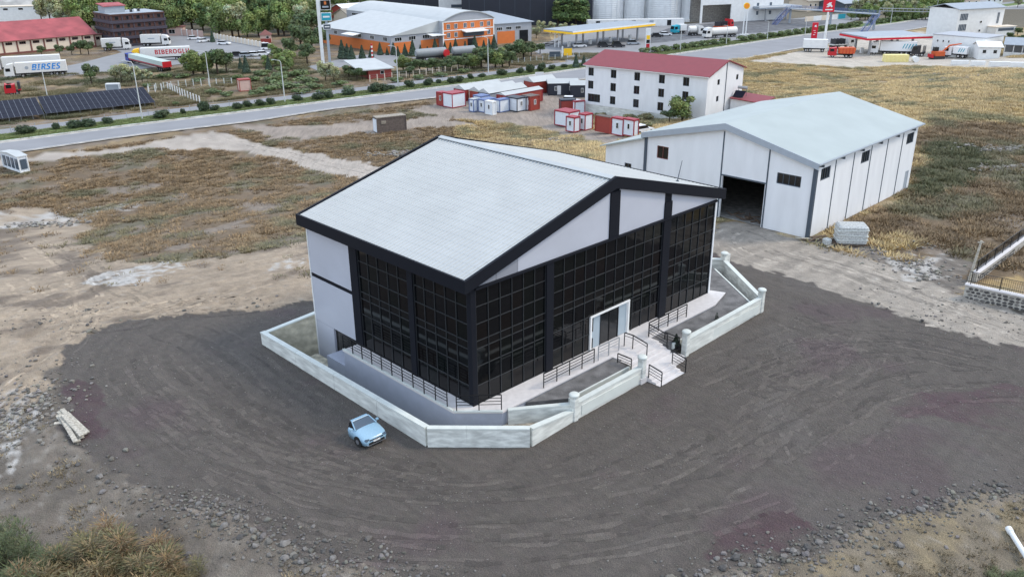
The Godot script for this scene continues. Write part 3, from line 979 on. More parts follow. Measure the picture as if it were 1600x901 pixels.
	for k in 17:
		part(sm, "roof_sheet", mats.roof_white, t, Vector3(-0.44, eave - 0.06, 0.0 - 0.975 * k), Basis(Vector3.BACK, tilt))
		part(sm, "roof_sheet", mats.roof_white, t, Vector3(24.4, eave - 0.06, -16.575 + 0.975 * k), Basis(Vector3.UP, PI) * Basis(Vector3.BACK, tilt))
	var rc := MB.new()
	rc.prism([Vector2(mid - 0.32, apex - 0.09), Vector2(mid, apex + 0.02), Vector2(mid + 0.32, apex - 0.09), Vector2(mid + 0.32, apex - 0.05), Vector2(mid, apex + 0.06), Vector2(mid - 0.32, apex - 0.05)], -16.6, 0.02)
	part(rc, "ridge_cap", mats.roof_white, t)
	var deck := MB.new()
	deck.prism([Vector2(-0.4, eave - 0.2), Vector2(mid, apex - 0.18), Vector2(24.35, eave - 0.2), Vector2(24.35, eave - 0.6), Vector2(-0.4, eave - 0.6)], -16.5, -0.02)
	part(deck, "roof_deck", mats.black_panel, t)
	# fascias: two eaves, two raking pairs
	for x in [-0.54, 24.5]:
		var e := MB.new()
		e.box(Vector3(x, eave - 0.36, -8.3), Vector3(0.14, 0.76, 17.1))
		part(e, "eave_fascia", mats.black_panel, t)
	for zz in [0.16, -16.76]:
		for s in 2:
			var xa := -0.47 if s == 0 else 24.43
			var rk := MB.new()
			rk.prism([Vector2(xa, eave + 0.03), Vector2(xa, eave - 0.74), Vector2(mid, apex - 0.70), Vector2(mid, apex + 0.05)], zz - 0.09, zz + 0.09)
			part(rk, "raking_fascia", mats.black_panel, t)
	part(boxed(Vector3(-0.3, eave - 0.62, -8.3), Vector3(0.5, 0.04, 16.6)), "soffit", mats.black_panel, t)
	# entrance
	var d := Node3D.new()
	d.name = "entrance_door"
	t.add_child(d)
	d.position = Vector3(10.08, 1.0, 0.0)
	var fr := MB.new()
	fr.box(Vector3(0.07, 1.2, 0.01), Vector3(0.14, 2.4, 0.14))
	fr.box(Vector3(3.93, 1.2, 0.01), Vector3(0.14, 2.4, 0.14))
	fr.box(Vector3(2.0, 2.35, 0.012), Vector3(4.0, 0.12, 0.15))
	part(fr, "door_frame", mats.white_plain, d)
	for i in 4:
		var x := 0.645 + 0.905 * i
		part(boxed(Vector3(x, 1.11, -0.06), Vector3(0.85, 2.18, 0.03)), "door_leaf", mats.window_pale if i == 0 or i == 3 else mats.window_dark, d)
		part(boxed(Vector3(x + 0.45, 1.11, -0.04), Vector3(0.06, 2.2, 0.07)), "door_stile", mats.rail if i < 3 else mats.white_plain, d)

func pane(t: Node3D, at: Vector3, w: float, h: float, turn: float, spandrel: bool) -> void:
	var k := "%0.3f_%0.3f" % [w, h]
	if not pane_mesh.has(k): pane_mesh[k] = boxed(Vector3.ZERO, Vector3(w, h, 0.03)).mesh()
	var b := Basis(Vector3.UP, turn) * Basis(Vector3.RIGHT, rng.randf_range(-0.006, 0.006)) * Basis(Vector3.UP, rng.randf_range(-0.006, 0.006))
	part(pane_mesh[k], "pane", mats.spandrel_glass if spandrel else mats["tinted_glass_%d" % rng.randi_range(0, 3)], t, at, b)
var pane_mesh := {}

# ------------------------------------------------------------------ platform, court, perimeter
func railing(label: String, pts: Array, h := 0.95, m: Material = null, rails := 4, group := "") -> void:
	if m == null: m = mats.rail
	var t := thing("railing", label, "railing", pts[0], 0.0, group)
	var o: Vector3 = pts[0]
	for i in range(pts.size() - 1):
		var a: Vector3 = pts[i] - o
		var b: Vector3 = pts[i + 1] - o
		var n := maxi(1, int(round(a.distance_to(b) / 1.05)))
		for k in range(0 if i == 0 else 1, n + 1):
			var p := a.lerp(b, float(k) / n)
			var mb := MB.new()
			mb.box(p + Vector3.UP * h * 0.5, Vector3(0.06, h, 0.06))
			part(mb, "post", m, t)
		for r in rails:
			var mb2 := MB.new()
			var y := h * (1.0 - 0.21 * r)
			var th := 0.06 if r == 0 else 0.028
			mb2.bar(a + Vector3.UP * (y + (0.0 if r else 0.02)), b + Vector3.UP * (y + (0.0 if r else 0.02)), th, th)
			part(mb2, "rail", m, t)

func pillar(parent: Node3D, at: Vector3, h: float) -> void:
	var mb := MB.new()
	mb.cbox(at + Vector3.UP * h * 0.5, Vector3(0.42, h, 0.42), 0.05)
	part(mb, "pillar", mats.mint_wall, parent)
	var cp := MB.new()
	cp.lathe([Vector2(0.0, h), Vector2(0.27, h + 0.001), Vector2(0.31, h + 0.06), Vector2(0.31, h + 0.14), Vector2(0.24, h + 0.2), Vector2(0.1, h + 0.23), Vector2(0.0, h + 0.235)], 16, Vector3(at.x, at.y, at.z))
	part(cp, "pillar_cap", mats.mint_cap, parent)

func wall_run(parent: Node3D, a: Vector2, b: Vector2, y0: float, y1: float, cap := true, th := 0.26, m: Material = null, y1b := -99.0) -> void:   # a stretch of wall in building axes (x, z)
	if m == null: m = mats.mint_wall
	if y1b < -90.0: y1b = y1
	var d := (b - a)
	var turn := atan2(-d.y, d.x)
	var bs := Basis(Vector3.UP, turn)
	var mb := MB.new()
	mb.prism([Vector2(0, y0), Vector2(d.length(), y0), Vector2(d.length(), y1b), Vector2(0, y1)], -th * 0.5, th * 0.5, bs, Vector3(a.x, 0, a.y))
	part(mb, "wall", m, parent)
	if cap:
		var c := MB.new()
		c.prism([Vector2(0, y1 + 0.004), Vector2(d.length(), y1b + 0.004), Vector2(d.length(), y1b + 0.09), Vector2(0, y1 + 0.09)], -th * 0.5 - 0.04, th * 0.5 + 0.04, bs, Vector3(a.x, 0, a.y))
		part(c, "coping", mats.mint_cap, parent)

func build_court() -> void:
	# platform under the glass
	var pf := thing("platform", "pale stone walkway wrapped round the foot of the dark glass hall", "walkway", B_AT, B_YAW)
	var out := [Vector2(-1.25, -11.5), Vector2(-1.25, -0.35), Vector2(0.75, 1.62), Vector2(22.2, 1.62), Vector2(24.7, 0.9), Vector2(24.2, -0.3), Vector2(0.32, -0.3), Vector2(0.32, -11.5)]
	var top := MB.new()
	flat_poly(top, out, 0.90, 0.995)
	part(top, "paving", mats.pale_stone, pf)
	var bd := MB.new()
	flat_poly(bd, [Vector2(-1.2, -11.45), Vector2(-1.2, -0.33), Vector2(0.77, 1.57), Vector2(22.15, 1.57), Vector2(24.6, 0.88), Vector2(24.15, -0.2), Vector2(0.34, -0.2), Vector2(0.34, -11.45)], -3.1, 0.90)
	bd.box(Vector3(-0.6, -1.65, -12.55), Vector3(1.2, 2.9, 2.15))
	part(bd, "plinth", mats.grey_plinth, pf)
	var kb := MB.new()
	kb.box(Vector3(-1.18, 1.04, -5.95), Vector3(0.16, 0.09, 11.1))
	part(kb, "edge_kerb", mats.mint_cap, pf)
	var kb2 := MB.new()
	kb2.prism([Vector2(0, 0.998), Vector2(2.75, 0.998), Vector2(2.75, 1.09), Vector2(0, 1.09)], -0.09, 0.09, Basis(Vector3.UP, -PI / 4 + 0.01), Vector3(-1.2, 0, -0.3))
	part(kb2, "edge_kerb", mats.mint_cap, pf)
	# the asphalt court in front, banked up behind the wall
	var ct := MB.new()
	flat_poly(ct, [Vector2(2.6, 1.63), Vector2(4.7, 3.05), Vector2(10.55, 3.05), Vector2(10.55, 1.63)], -0.5, 0.86)
	flat_poly(ct, [Vector2(14.6, 1.63), Vector2(14.6, 3.05), Vector2(24.6, 3.05), Vector2(28.6, -2.6), Vector2(29.2, -5.5), Vector2(23.9, -5.5), Vector2(24.3, -0.3), Vector2(24.75, 0.9), Vector2(22.2, 1.63)], -0.5, 0.86)
	var c := part(ct, "court_paving", mats.court_asphalt, null, B_AT, Basis(Vector3.UP, B_YAW))
	c.set_meta("kind", "structure")
	var lowc := MB.new()
	flat_poly(lowc, [Vector2(-3.4, 0.0), Vector2(-1.2, -0.35), Vector2(0.75, 1.6), Vector2(2.6, 1.6), Vector2(4.6, 3.05), Vector2(4.3, 3.9), Vector2(0.5, 4.1)], -0.5, 0.10)
	var lc := part(lowc, "planting_bed", mats.rust_beige, null, B_AT, Basis(Vector3.UP, B_YAW))
	lc.set_meta("kind", "structure")
	var wf := MB.new()
	flat_poly(wf, [Vector2(-3.5, -17.3), Vector2(-3.5, -0.2), Vector2(2.2, -0.2), Vector2(2.2, -17.3)], -3.1, -2.3)
	var w := part(wf, "lightwell_floor", mats.raw_concrete, null, B_AT, Basis(Vector3.UP, B_YAW))
	w.set_meta("kind", "structure")
	# walls
	var sw := thing("boundary_wall", "long stained pale wall beside the sunken lightwell and blue car", "wall", B_AT, B_YAW)
	for i in 4: wall_run(sw, Vector2(-3.52, -17.9 + i * 4.5), Vector2(-3.52, -17.9 + (i + 1) * 4.5 - 0.025), -2.0, 0.86 + 0.07 * i, true, 0.28, null, 0.86 + 0.07 * (i + 1))
	var bk := thing("retaining_wall", "bare beige concrete retaining wall closing the end of the lightwell", "wall", B_AT, B_YAW)
	wall_run(bk, Vector2(-3.36, -17.75), Vector2(0.0, -16.72), -2.8, 0.82, false, 0.3, mats.raw_concrete, 1.55)
	var bc := MB.new()
	bc.prism([Vector2(0, 0.825), Vector2(3.51, 1.555), Vector2(3.51, 1.64), Vector2(0, 0.91)], -0.19, 0.19, Basis(Vector3.UP, -0.297), Vector3(-3.36, 0, -17.75))
	part(bc, "coping", mats.mint_cap, bk)
	var lb := MB.new()
	lb.cbox(Vector3(-0.95, -1.75, -15.0), Vector3(1.1, 1.1, 2.4), 0.06)
	var ldg := part(lb, "concrete_ledge", mats.raw_concrete, null, B_AT, Basis(Vector3.UP, B_YAW))
	meta(ldg, "low rough concrete block at the bottom of the lightwell", "block")
	var cw := thing("boundary_wall", "short pale wall cutting the corner below the glass corner", "wall", B_AT, B_YAW)
	var n3 := [Vector2(-3.52, 0.12), Vector2(-2.0, 1.66), Vector2(-0.8, 2.87), Vector2(0.44, 4.12)]
	for i in 3: wall_run(cw, n3[i], n3[i].lerp(n3[i + 1], 0.997), -0.6, 1.12, true, 0.28)
	var fw := thing("boundary_wall", "panelled pale front wall with ball capped pillars before the gate", "wall", B_AT, B_YAW)
	wall_run(fw, Vector2(0.5, 4.1), Vector2(4.0, 3.95), -0.6, 1.08, true, 0.28, null, 0.62)
	wall_run(fw, Vector2(4.45, 3.95), Vector2(10.35, 3.92), -0.6, 1.04)
	for i in 1: part(boxed(Vector3(7.4, 0.5, 4.09), Vector3(5.3, 0.62, 0.05)), "raised_panel", mats.mint_cap, fw)
	pillar(fw, Vector3(4.22, -0.3, 3.95), 1.85)
	pillar(fw, Vector3(10.58, -0.3, 3.92), 1.95)
	var rw := thing("boundary_wall", "pale front wall with capped pillars beyond the gate", "wall", B_AT, B_YAW)
	pillar(rw, Vector3(15.55, -0.3, 3.72), 1.95)
	wall_run(rw, Vector2(15.78, 3.7), Vector2(25.2, 3.5), -0.6, 1.12)
	part(boxed(Vector3(20.4, 0.52, 3.74), Vector3(8.6, 0.62, 0.05)), "raised_panel", mats.mint_cap, rw)
	pillar(rw, Vector3(25.42, -0.3, 3.48), 1.95)
	wall_run(rw, Vector2(25.55, 3.25), Vector2(30.05, -2.6), -0.6, 1.12)
	pillar(rw, Vector3(30.2, -0.3, -2.8), 1.95)
	wall_run(rw, Vector2(30.1, -3.0), Vector2(27.3, -6.6), -0.6, 1.15)
	part(boxed(Vector3(31.2, 0.6, -3.3), Vector3(1.1, 1.2, 0.25)), "buttress", mats.mint_wall, rw)
	var uw := thing("retaining_wall", "low pale wall holding up the asphalt court beside the pillar", "wall", B_AT, B_YAW)
	wall_run(uw, Vector2(1.1, 1.7), Vector2(4.1, 3.78), -0.3, 0.98, true, 0.22)
	var gut := thing("drain_kerb", "thin pale kerb line along the asphalt court behind the front wall", "kerb", B_AT, B_YAW)
	part(boxed(Vector3(7.6, 0.7, 3.13), Vector3(5.8, 0.4, 0.12)), "kerb_strip", mats.mint_cap, gut)
	part(boxed(Vector3(19.7, 0.7, 3.13), Vector3(9.6, 0.4, 0.12)), "kerb_strip", mats.mint_cap, gut)
	var gk := MB.new()
	gk.prism([Vector2(0, 0.5), Vector2(6.9, 0.5), Vector2(6.9, 0.9), Vector2(0, 0.9)], -0.06, 0.06, Basis(Vector3.UP, atan2(5.7, 4.0)), Vector3(24.6, 0, 3.06))
	part(gk, "kerb_strip", mats.mint_cap, gut)
	# steps from the door to the gate
	var st := thing("entrance_steps", "pale stone steps leading from the glass door down to the gate", "steps", B_AT, B_YAW)
	part(boxed(Vector3(12.57, 0.35, 1.95), Vector3(4.0, 1.12, 0.66)), "step", mats.pale_stone, st)
	for i in 3: part(boxed(Vector3(12.57, 0.26 - 0.06 * i, 2.44 + 0.33 * i), Vector3(3.98 - 0.02 * i, 1.12 - 0.12 * i, 0.33)), "step", mats.pale_stone, st)
	part(boxed(Vector3(12.57, -0.1, 3.72), Vector3(4.6, 0.94, 0.9)), "landing", mats.pale_stone, st)
	for i in 3: part(boxed(Vector3(12.2, -0.1 - 0.06 * i, 4.33 + 0.33 * i), Vector3(2.6, 0.72 - 0.12 * i, 0.33)), "step", mats.pale_stone, st)
	# railings
	var L := func(x: float, y: float, z: float) -> Vector3: return from_b(x, y, z)
	railing("black railing along the walkway above the lightwell", [L.call(-1.18, 1.085, -11.45), L.call(-1.18, 1.085, -0.95)])
	railing("black railing across the corner walkway in front of the glass corner", [L.call(-1.12, 1.09, -0.2), L.call(0.78, 1.09, 1.5)])
	railing("black railing along the walkway left of the entrance steps", [L.call(4.4, 1.0, 1.35), L.call(9.0, 1.0, 1.35)])
	railing("pale steel railing beside the entrance door steps", [L.call(9.4, 1.0, 1.35), L.call(11.4, 1.0, 1.4)], 0.95, mats.steel_pale, 3)
	railing("curved dark handrail running down the middle of the entrance steps", [L.call(12.2, 1.0, 1.2), L.call(12.4, 0.92, 1.75), L.call(12.55, 0.62, 2.8)], 0.95, mats.rail, 2)
	railing("black railing along the walkway on the shed side of the entrance", [L.call(14.55, 1.0, 1.4), L.call(18.9, 1.0, 1.4)])
	railing("short black railing stepping down beside the entrance steps", [L.call(14.45, 0.95, 1.5), L.call(14.45, 0.7, 3.0)])
	railing("short black railing behind the gate pillar on the panelled wall side", [L.call(10.3, 0.62, 3.3), L.call(10.3, 0.62, 2.2)], 0.85)
	railing("short black railing next to the small potted conifer", [L.call(15.15, 0.4, 3.5), L.call(15.15, 0.4, 2.3)], 0.95)
	railing("black railing on the outer gate steps below the panelled wall pillar", [L.call(10.95, 0.22, 4.2), L.call(10.95, 0.05, 5.2)], 0.95)
	railing("black railing on the outer gate steps facing the open gravel", [L.call(13.5, 0.22, 4.15), L.call(13.5, 0.05, 5.2)], 0.95)

func flat_poly(m: MB, pts: Array, y0: float, y1: float) -> void:        # slab over a polygon of (x, z)
	var poly := []
	for p in pts: poly.append(Vector2(p.x, -p.y))
	m.prism(poly, y0, y1, Basis(Vector3.RIGHT, Vector3.FORWARD, Vector3.UP), Vector3.ZERO)

# ------------------------------------------------------------------ helpers for buildings (front at z = 0, x to the right, body towards -z)
func window_on(parent: Node3D, at: Vector3, w: float, h: float, b := Basis(), glass: Material = null, frame: Material = null, bars := 1) -> void:
	var g := MB.new()                     # frame with bars, pane set back behind it
	var fw := 0.07
	g.box(b * Vector3(0, h * 0.5 - fw * 0.5, 0) + at, Vector3(w, fw, 0.10), b)
	g.box(b * Vector3(0, -h * 0.5 + fw * 0.5, 0) + at, Vector3(w, fw, 0.10), b)
	for s in [-1, 1]: g.box(b * Vector3(s * (w - fw) * 0.5, 0, 0) + at, Vector3(fw, h - 2 * fw, 0.10), b)
	for k in bars: g.box(b * Vector3(w * ((k + 1.0) / (bars + 1.0) - 0.5), 0, 0) + at, Vector3(0.05, h - 2 * fw, 0.08), b)
	var f := part(g, "window", frame if frame else mats.white_plain, parent)
	var p := MB.new()
	p.box(b * Vector3(0, 0, -0.03) + at, Vector3(w - fw * 1.5, h - fw * 1.5, 0.02), b)
	part(p, "pane", glass if glass else mats.window_dark, f)

func gable_roof(parent: Node3D, w: float, d: float, eave: float, apex: float, m: Material, over := 0.4, th := 0.14, ridge_x := true) -> void:   # ridge along x (true) or along z
	for s in 2:
		var r := MB.new()
		if ridge_x:
			var k := (apex - eave) / (d * 0.5)
			var e0 := eave - k * over
			var zf := over if s == 0 else -d - over
			var a := [Vector3(-over, e0, zf), Vector3(w + over, e0, zf), Vector3(w + over, apex, -d * 0.5), Vector3(-over, apex, -d * 0.5)]
			slab(r, a, th, s == 1)
		else:
			var k2 := (apex - eave) / (w * 0.5)
			var e1 := eave - k2 * over
			var xf := -over if s == 0 else w + over
			var a2 := [Vector3(xf, e1, over), Vector3(xf, e1, -d - over), Vector3(w * 0.5, apex, -d - over), Vector3(w * 0.5, apex, over)]
			slab(r, a2, th, s == 0)
		part(r, "roof", m, parent)

func slab(m: MB, q: Array, th: float, flip := false) -> void:         # plate of four corners, thickness downwards
	var a := q.duplicate()
	if flip: a.reverse()
	var dn := Vector3.DOWN * th
	m.quad(a[0], a[1], a[2], a[3])
	m.quad(a[3] + dn, a[2] + dn, a[1] + dn, a[0] + dn)
	for i in 4:
		var j := (i + 1) % 4
		m.quad(a[i] + dn, a[j] + dn, a[j], a[i])

func gable_wall(parent: Node3D, w: float, eave: float, apex: float, z: float, m: Material, called := "gable") -> void:
	var g := MB.new()
	g.prism([Vector2(0, eave), Vector2(w, eave), Vector2(w * 0.5, apex - 0.12)], z - 0.2, z)
	part(g, called, m, parent)

# box house: four walls (front with holes), gable or flat roof
func shell(parent: Node3D, w: float, d: float, h: float, m: Material, holes := [], side_holes := [], th := 0.25) -> void:
	var f := MB.new()
	f.wall(w, h, th, holes)
	part(f, "front_wall", m, parent)
	var r := MB.new()
	r.wall(d - th, h, th, side_holes, Vector3(w, 0, -th), Basis(Vector3.UP, PI / 2))
	part(r, "side_wall", m, parent)
	var l := MB.new()
	l.box(Vector3(th * 0.5, h * 0.5, -d * 0.5 - th * 0.5), Vector3(th, h, d - th))
	part(l, "side_wall", m, parent)
	var b := MB.new()
	b.box(Vector3(w * 0.5, h * 0.5, -d + th * 0.5), Vector3(w - 2.1 * th, h, th))
	part(b, "rear_wall", m, parent)

# ------------------------------------------------------------------ the white shed
func build_shed() -> void:
	var th := 0.78
	var W := 18.6
	var D := 23.4
	var C := Vector3(27.26, 0, -74.1)
	var left := C + Vector3(-cos(th), 0, -sin(th)) * W
	var t := thing("storage_shed", "large white panelled shed with pale blue roof and open dark doorway", "shed", left, yaw_to(left, C))
	var eave := 7.2
	var apex := 9.35
	var door := Rect2(9.2, -0.1, 4.6, 4.35)
	var wl := Rect2(1.4, 4.7, 1.4, 1.3)
	var wr := Rect2(14.9, 4.55, 2.4, 1.05)
	var sides := [Rect2(0.8, 5.2, 1.9, 1.15), Rect2(9.3, 5.2, 1.9, 1.15), Rect2(20.4, 5.2, 1.9, 1.15), Rect2(21.6, 0.0, 1.0, 2.1)]
	shell(t, W, D, eave, mats.white_wall, [door, wl, wr], sides)
	gable_wall(t, W, eave, apex, 0.0, mats.white_wall)
	gable_wall(t, W, eave, apex, -D + 0.2, mats.white_wall)
	gable_roof(t, W, D, eave + 0.02, apex + 0.02, mats.shed_roof, 0.35, 0.16, false)
	window_on(t, Vector3(2.1, 5.35, -0.1), 1.38, 1.28, Basis(), mats.window_dark, mats.brown_trim, 1)
	window_on(t, Vector3(16.1, 5.075, -0.1), 2.38, 1.03, Basis(), mats.window_dark, mats.seam, 3)
	var rb := Basis(Vector3.UP, PI / 2)
	for r in [0, 1, 2]: window_on(t, Vector3(W - 0.1, 5.775, -0.25 - sides[r].position.x - 0.95), 1.88, 1.13, rb, mats.window_dark, mats.seam, 3)
	part(boxed(Vector3(W - 0.1, 1.05, -22.35), Vector3(0.06, 2.08, 0.96)), "side_door", mats.grey_trim, t)
	# joints, corner strips, front fascia
	for x in [9.05, 13.95]: part(boxed(Vector3(x, 4.3 if x < 10.0 else 4.1, 0.01), Vector3(0.13, 8.5 if x < 10.0 else 8.1, 0.06)), "panel_joint", mats.seam, t)
	part(boxed(Vector3(11.5, 4.33, 0.012), Vector3(4.9, 0.13, 0.05)), "door_head", mats.seam, t)
	part(boxed(Vector3(W - 0.02, 3.55, 0.0), Vector3(0.34, 7.1, 0.30)), "corner_strip", mats.seam, t)
	part(boxed(Vector3(0.02, 3.5, 0.0), Vector3(0.30, 7.0, 0.28)), "corner_strip", mats.seam, t)
	for k in 5: part(boxed(Vector3(W + 0.012, 3.52, -3.9 * (k + 1)), Vector3(0.05, 7.0, 0.13)), "panel_joint", mats.seam, t)
	for k in 6: part(boxed(Vector3(W + 0.2, 6.75, -0.6 - 4.2 * k), Vector3(0.42, 0.22, 0.16)), "eave_bracket", mats.seam, t)
	for s in 2:
		var f := MB.new()
		var xa := -0.38 if s == 0 else W + 0.38
		f.prism([Vector2(xa, eave - 0.62), Vector2(W * 0.5, apex - 0.55), Vector2(W * 0.5, apex + 0.07), Vector2(xa, eave - 0.06)], 0.36, 0.46)
		part(f, "fascia", mats.grey_trim, t)
	var gt := MB.new()
	gt.box(Vector3(W + 0.42, eave - 0.16, -D * 0.5), Vector3(0.16, 0.14, D + 0.9))
	part(gt, "gutter", mats.grey_trim, t)
	part(boxed(Vector3(W * 0.5, 0.03, -D * 0.5), Vector3(W - 0.6, 0.06, D - 0.6)), "floor_slab", mats.bare_concrete, t)
	# lean-to on the far side
	var lt := thing("lean_to", "low white lean-to with sloping roof against the shed", "annex", left, yaw_to(left, C))
	var lw := MB.new()
	lw.wall(5.2, 5.0, 0.2, [Rect2(2.6, 2.6, 0.9, 0.9)], Vector3(-5.3, 0, -0.05))
	part(lw, "front_wall", mats.white_wall, lt)
	var lp := MB.new()
	lp.prism([Vector2(-5.3, 5.0), Vector2(-0.1, 5.0), Vector2(-0.1, 6.5), Vector2(-5.3, 5.05)], -0.25, -0.06)
	part(lp, "upper_wall", mats.white_wall, lt)
	part(boxed(Vector3(-5.2, 2.5, -8.0), Vector3(0.2, 5.0, 15.4)), "side_wall", mats.white_wall, lt)
	window_on(lt, Vector3(-2.25, 3.05, -0.12), 0.88, 0.88, Basis(), mats.window_dark, mats.seam, 1)
	var lr := MB.new()
	slab(lr, [Vector3(-5.8, 4.95, 0.4), Vector3(-0.15, 6.62, 0.4), Vector3(-0.15, 6.62, -16.0), Vector3(-5.8, 4.95, -16.0)], 0.12)
	part(lr, "roof", mats.shed_roof, lt)
	# rubbish just inside the doorway
	for k in 14:
		var p := t.transform * Vector3(rng.randf_range(9.6, 13.4), 0.07, rng.randf_range(-1.5, -0.3) - 0.5)
		var mb := MB.new()
		mb.box(Vector3.ZERO, Vector3(rng.randf_range(0.5, 1.3), 0.08, rng.randf_range(0.08, 0.2)))
		var o := part(mb, "scrap_board", mats.wood_dark, null, p + Vector3.UP * (0.05 + 0.02 * k), Basis(Vector3.UP, rng.randf_range(0, PI)))
		meta(o, "dark scrap board lying in the shed doorway", "board", "scrap boards in the shed doorway")

# ------------------------------------------------------------------ white three storey block with red roof
func build_white_block() -> void:
	var th := 0.69
	var W := 26.3
	var D := 14.4
	var C := Vector3(35.07, 0, -153.5)
	var left := C + Vector3(-cos(th), 0, -sin(th)) * W
	C.y = -5.0; left.y = -5.0
	var t := thing("office_block", "three storey white block with dark red gabled roof", "building", left, yaw_to(left, C))
	var holes := []
	var cols := [0.65, 5.85, 11.1, 16.4, 21.4]
	for i in 5:
		for j in 3: holes.append(Rect2(cols[i], 0.55 + 2.5 * j, 2.9 if (i == 0 and j == 0) else 1.25, 1.55))
	var sh := [Rect2(3.6, 5.6, 0.95, 1.0), Rect2(3.6, 2.6, 0.95, 1.0), Rect2(11.2, 5.6, 0.95, 1.0), Rect2(11.2, 2.6, 0.95, 1.0)]
	shell(t, W, D, 7.7, mats.white_wall, holes, sh)
	var lowp := MB.new()
	lowp.box(Vector3(W * 0.5, -0.9, -D * 0.5), Vector3(W - 0.1, 1.8, D - 0.1))
	part(lowp, "plinth", mats.mint_wall, t)
	for r in holes: window_on(t, Vector3(r.get_center().x, r.get_center().y, -0.12), r.size.x - 0.02, r.size.y - 0.02, Basis(), mats.window_dark, mats.seam, 3 if r.size.x > 2 else 1)
	for r in sh: window_on(t, Vector3(W - 0.12, r.get_center().y, -0.25 - r.get_center().x), r.size.x - 0.02, r.size.y - 0.02, Basis(Vector3.UP, PI / 2), mats.window_dark, mats.seam, 0)
	for x in [0.0, W - 0.2]:
		var g := MB.new()
		g.prism([Vector2(0, 7.7), Vector2(D, 7.7), Vector2(D * 0.5, 9.62)], x, x + 0.2, Basis(Vector3(0, 0, -1), Vector3.UP, Vector3.RIGHT))
		part(g, "gable", mats.white_wall, t)
	gable_roof(t, W, D, 7.75, 9.75, mats.red_roof, 0.45, 0.16, true)
	part(boxed(Vector3(W + 0.03, 4.7, -D * 0.5), Vector3(0.12, 9.4, 0.16)), "downpipe", mats.seam, t)
	part(boxed(Vector3(W * 0.5, 7.5, 0.4), Vector3(W + 0.8, 0.12, 0.14)), "gutter", mats.white_plain, t)
	# red roofed annex with the water heater on top
	var ab := G(1172, 172)
	var an := thing("annex", "small white annex with red lean-to roof behind the office block", "annex", t.transform * Vector3(W + 0.3, 0, -D * 0.62), t.rotation.y)
	part(boxed(Vector3(3.2, 0.9, -2.2), Vector3(6.2, 3.2, 4.2)), "wall", mats.white_wall, an)
	var ar := MB.new()
	slab(ar, [Vector3(0, 2.75, 0.3), Vector3(6.8, 2.4, 0.3), Vector3(6.8, 2.9, -4.7), Vector3(0, 3.2, -4.7)], 0.14)
	part(ar, "roof", mats.red_roof, an)
	var wh := thing("solar_heater", "solar water heater panel with tank on the annex roof", "water heater", an.transform * Vector3(1.3, 2.9, -1.4), t.rotation.y)
	var cb := Basis(Vector3.RIGHT, 0.75)
	part(boxed(Vector3(0, 0.6, 0), Vector3(2.0, 0.08, 1.7)), "collector", mats.solar_cell, wh).basis = Basis(Vector3.RIGHT, 0.6)
	var tk := MB.new()
	tk.tube([Vector3(-0.9, 1.5, -0.9), Vector3(0.9, 1.5, -0.9)], [0.28, 0.28], 12)
	part(tk, "tank", mats.steel_pale, wh)
	var lg := MB.new()
	for s in [-0.8, 0.8]: lg.bar(Vector3(s, -0.1, -0.9), Vector3(s, 1.3, -0.9), 0.06, 0.06)
	part(lg, "stand", mats.seam, wh)

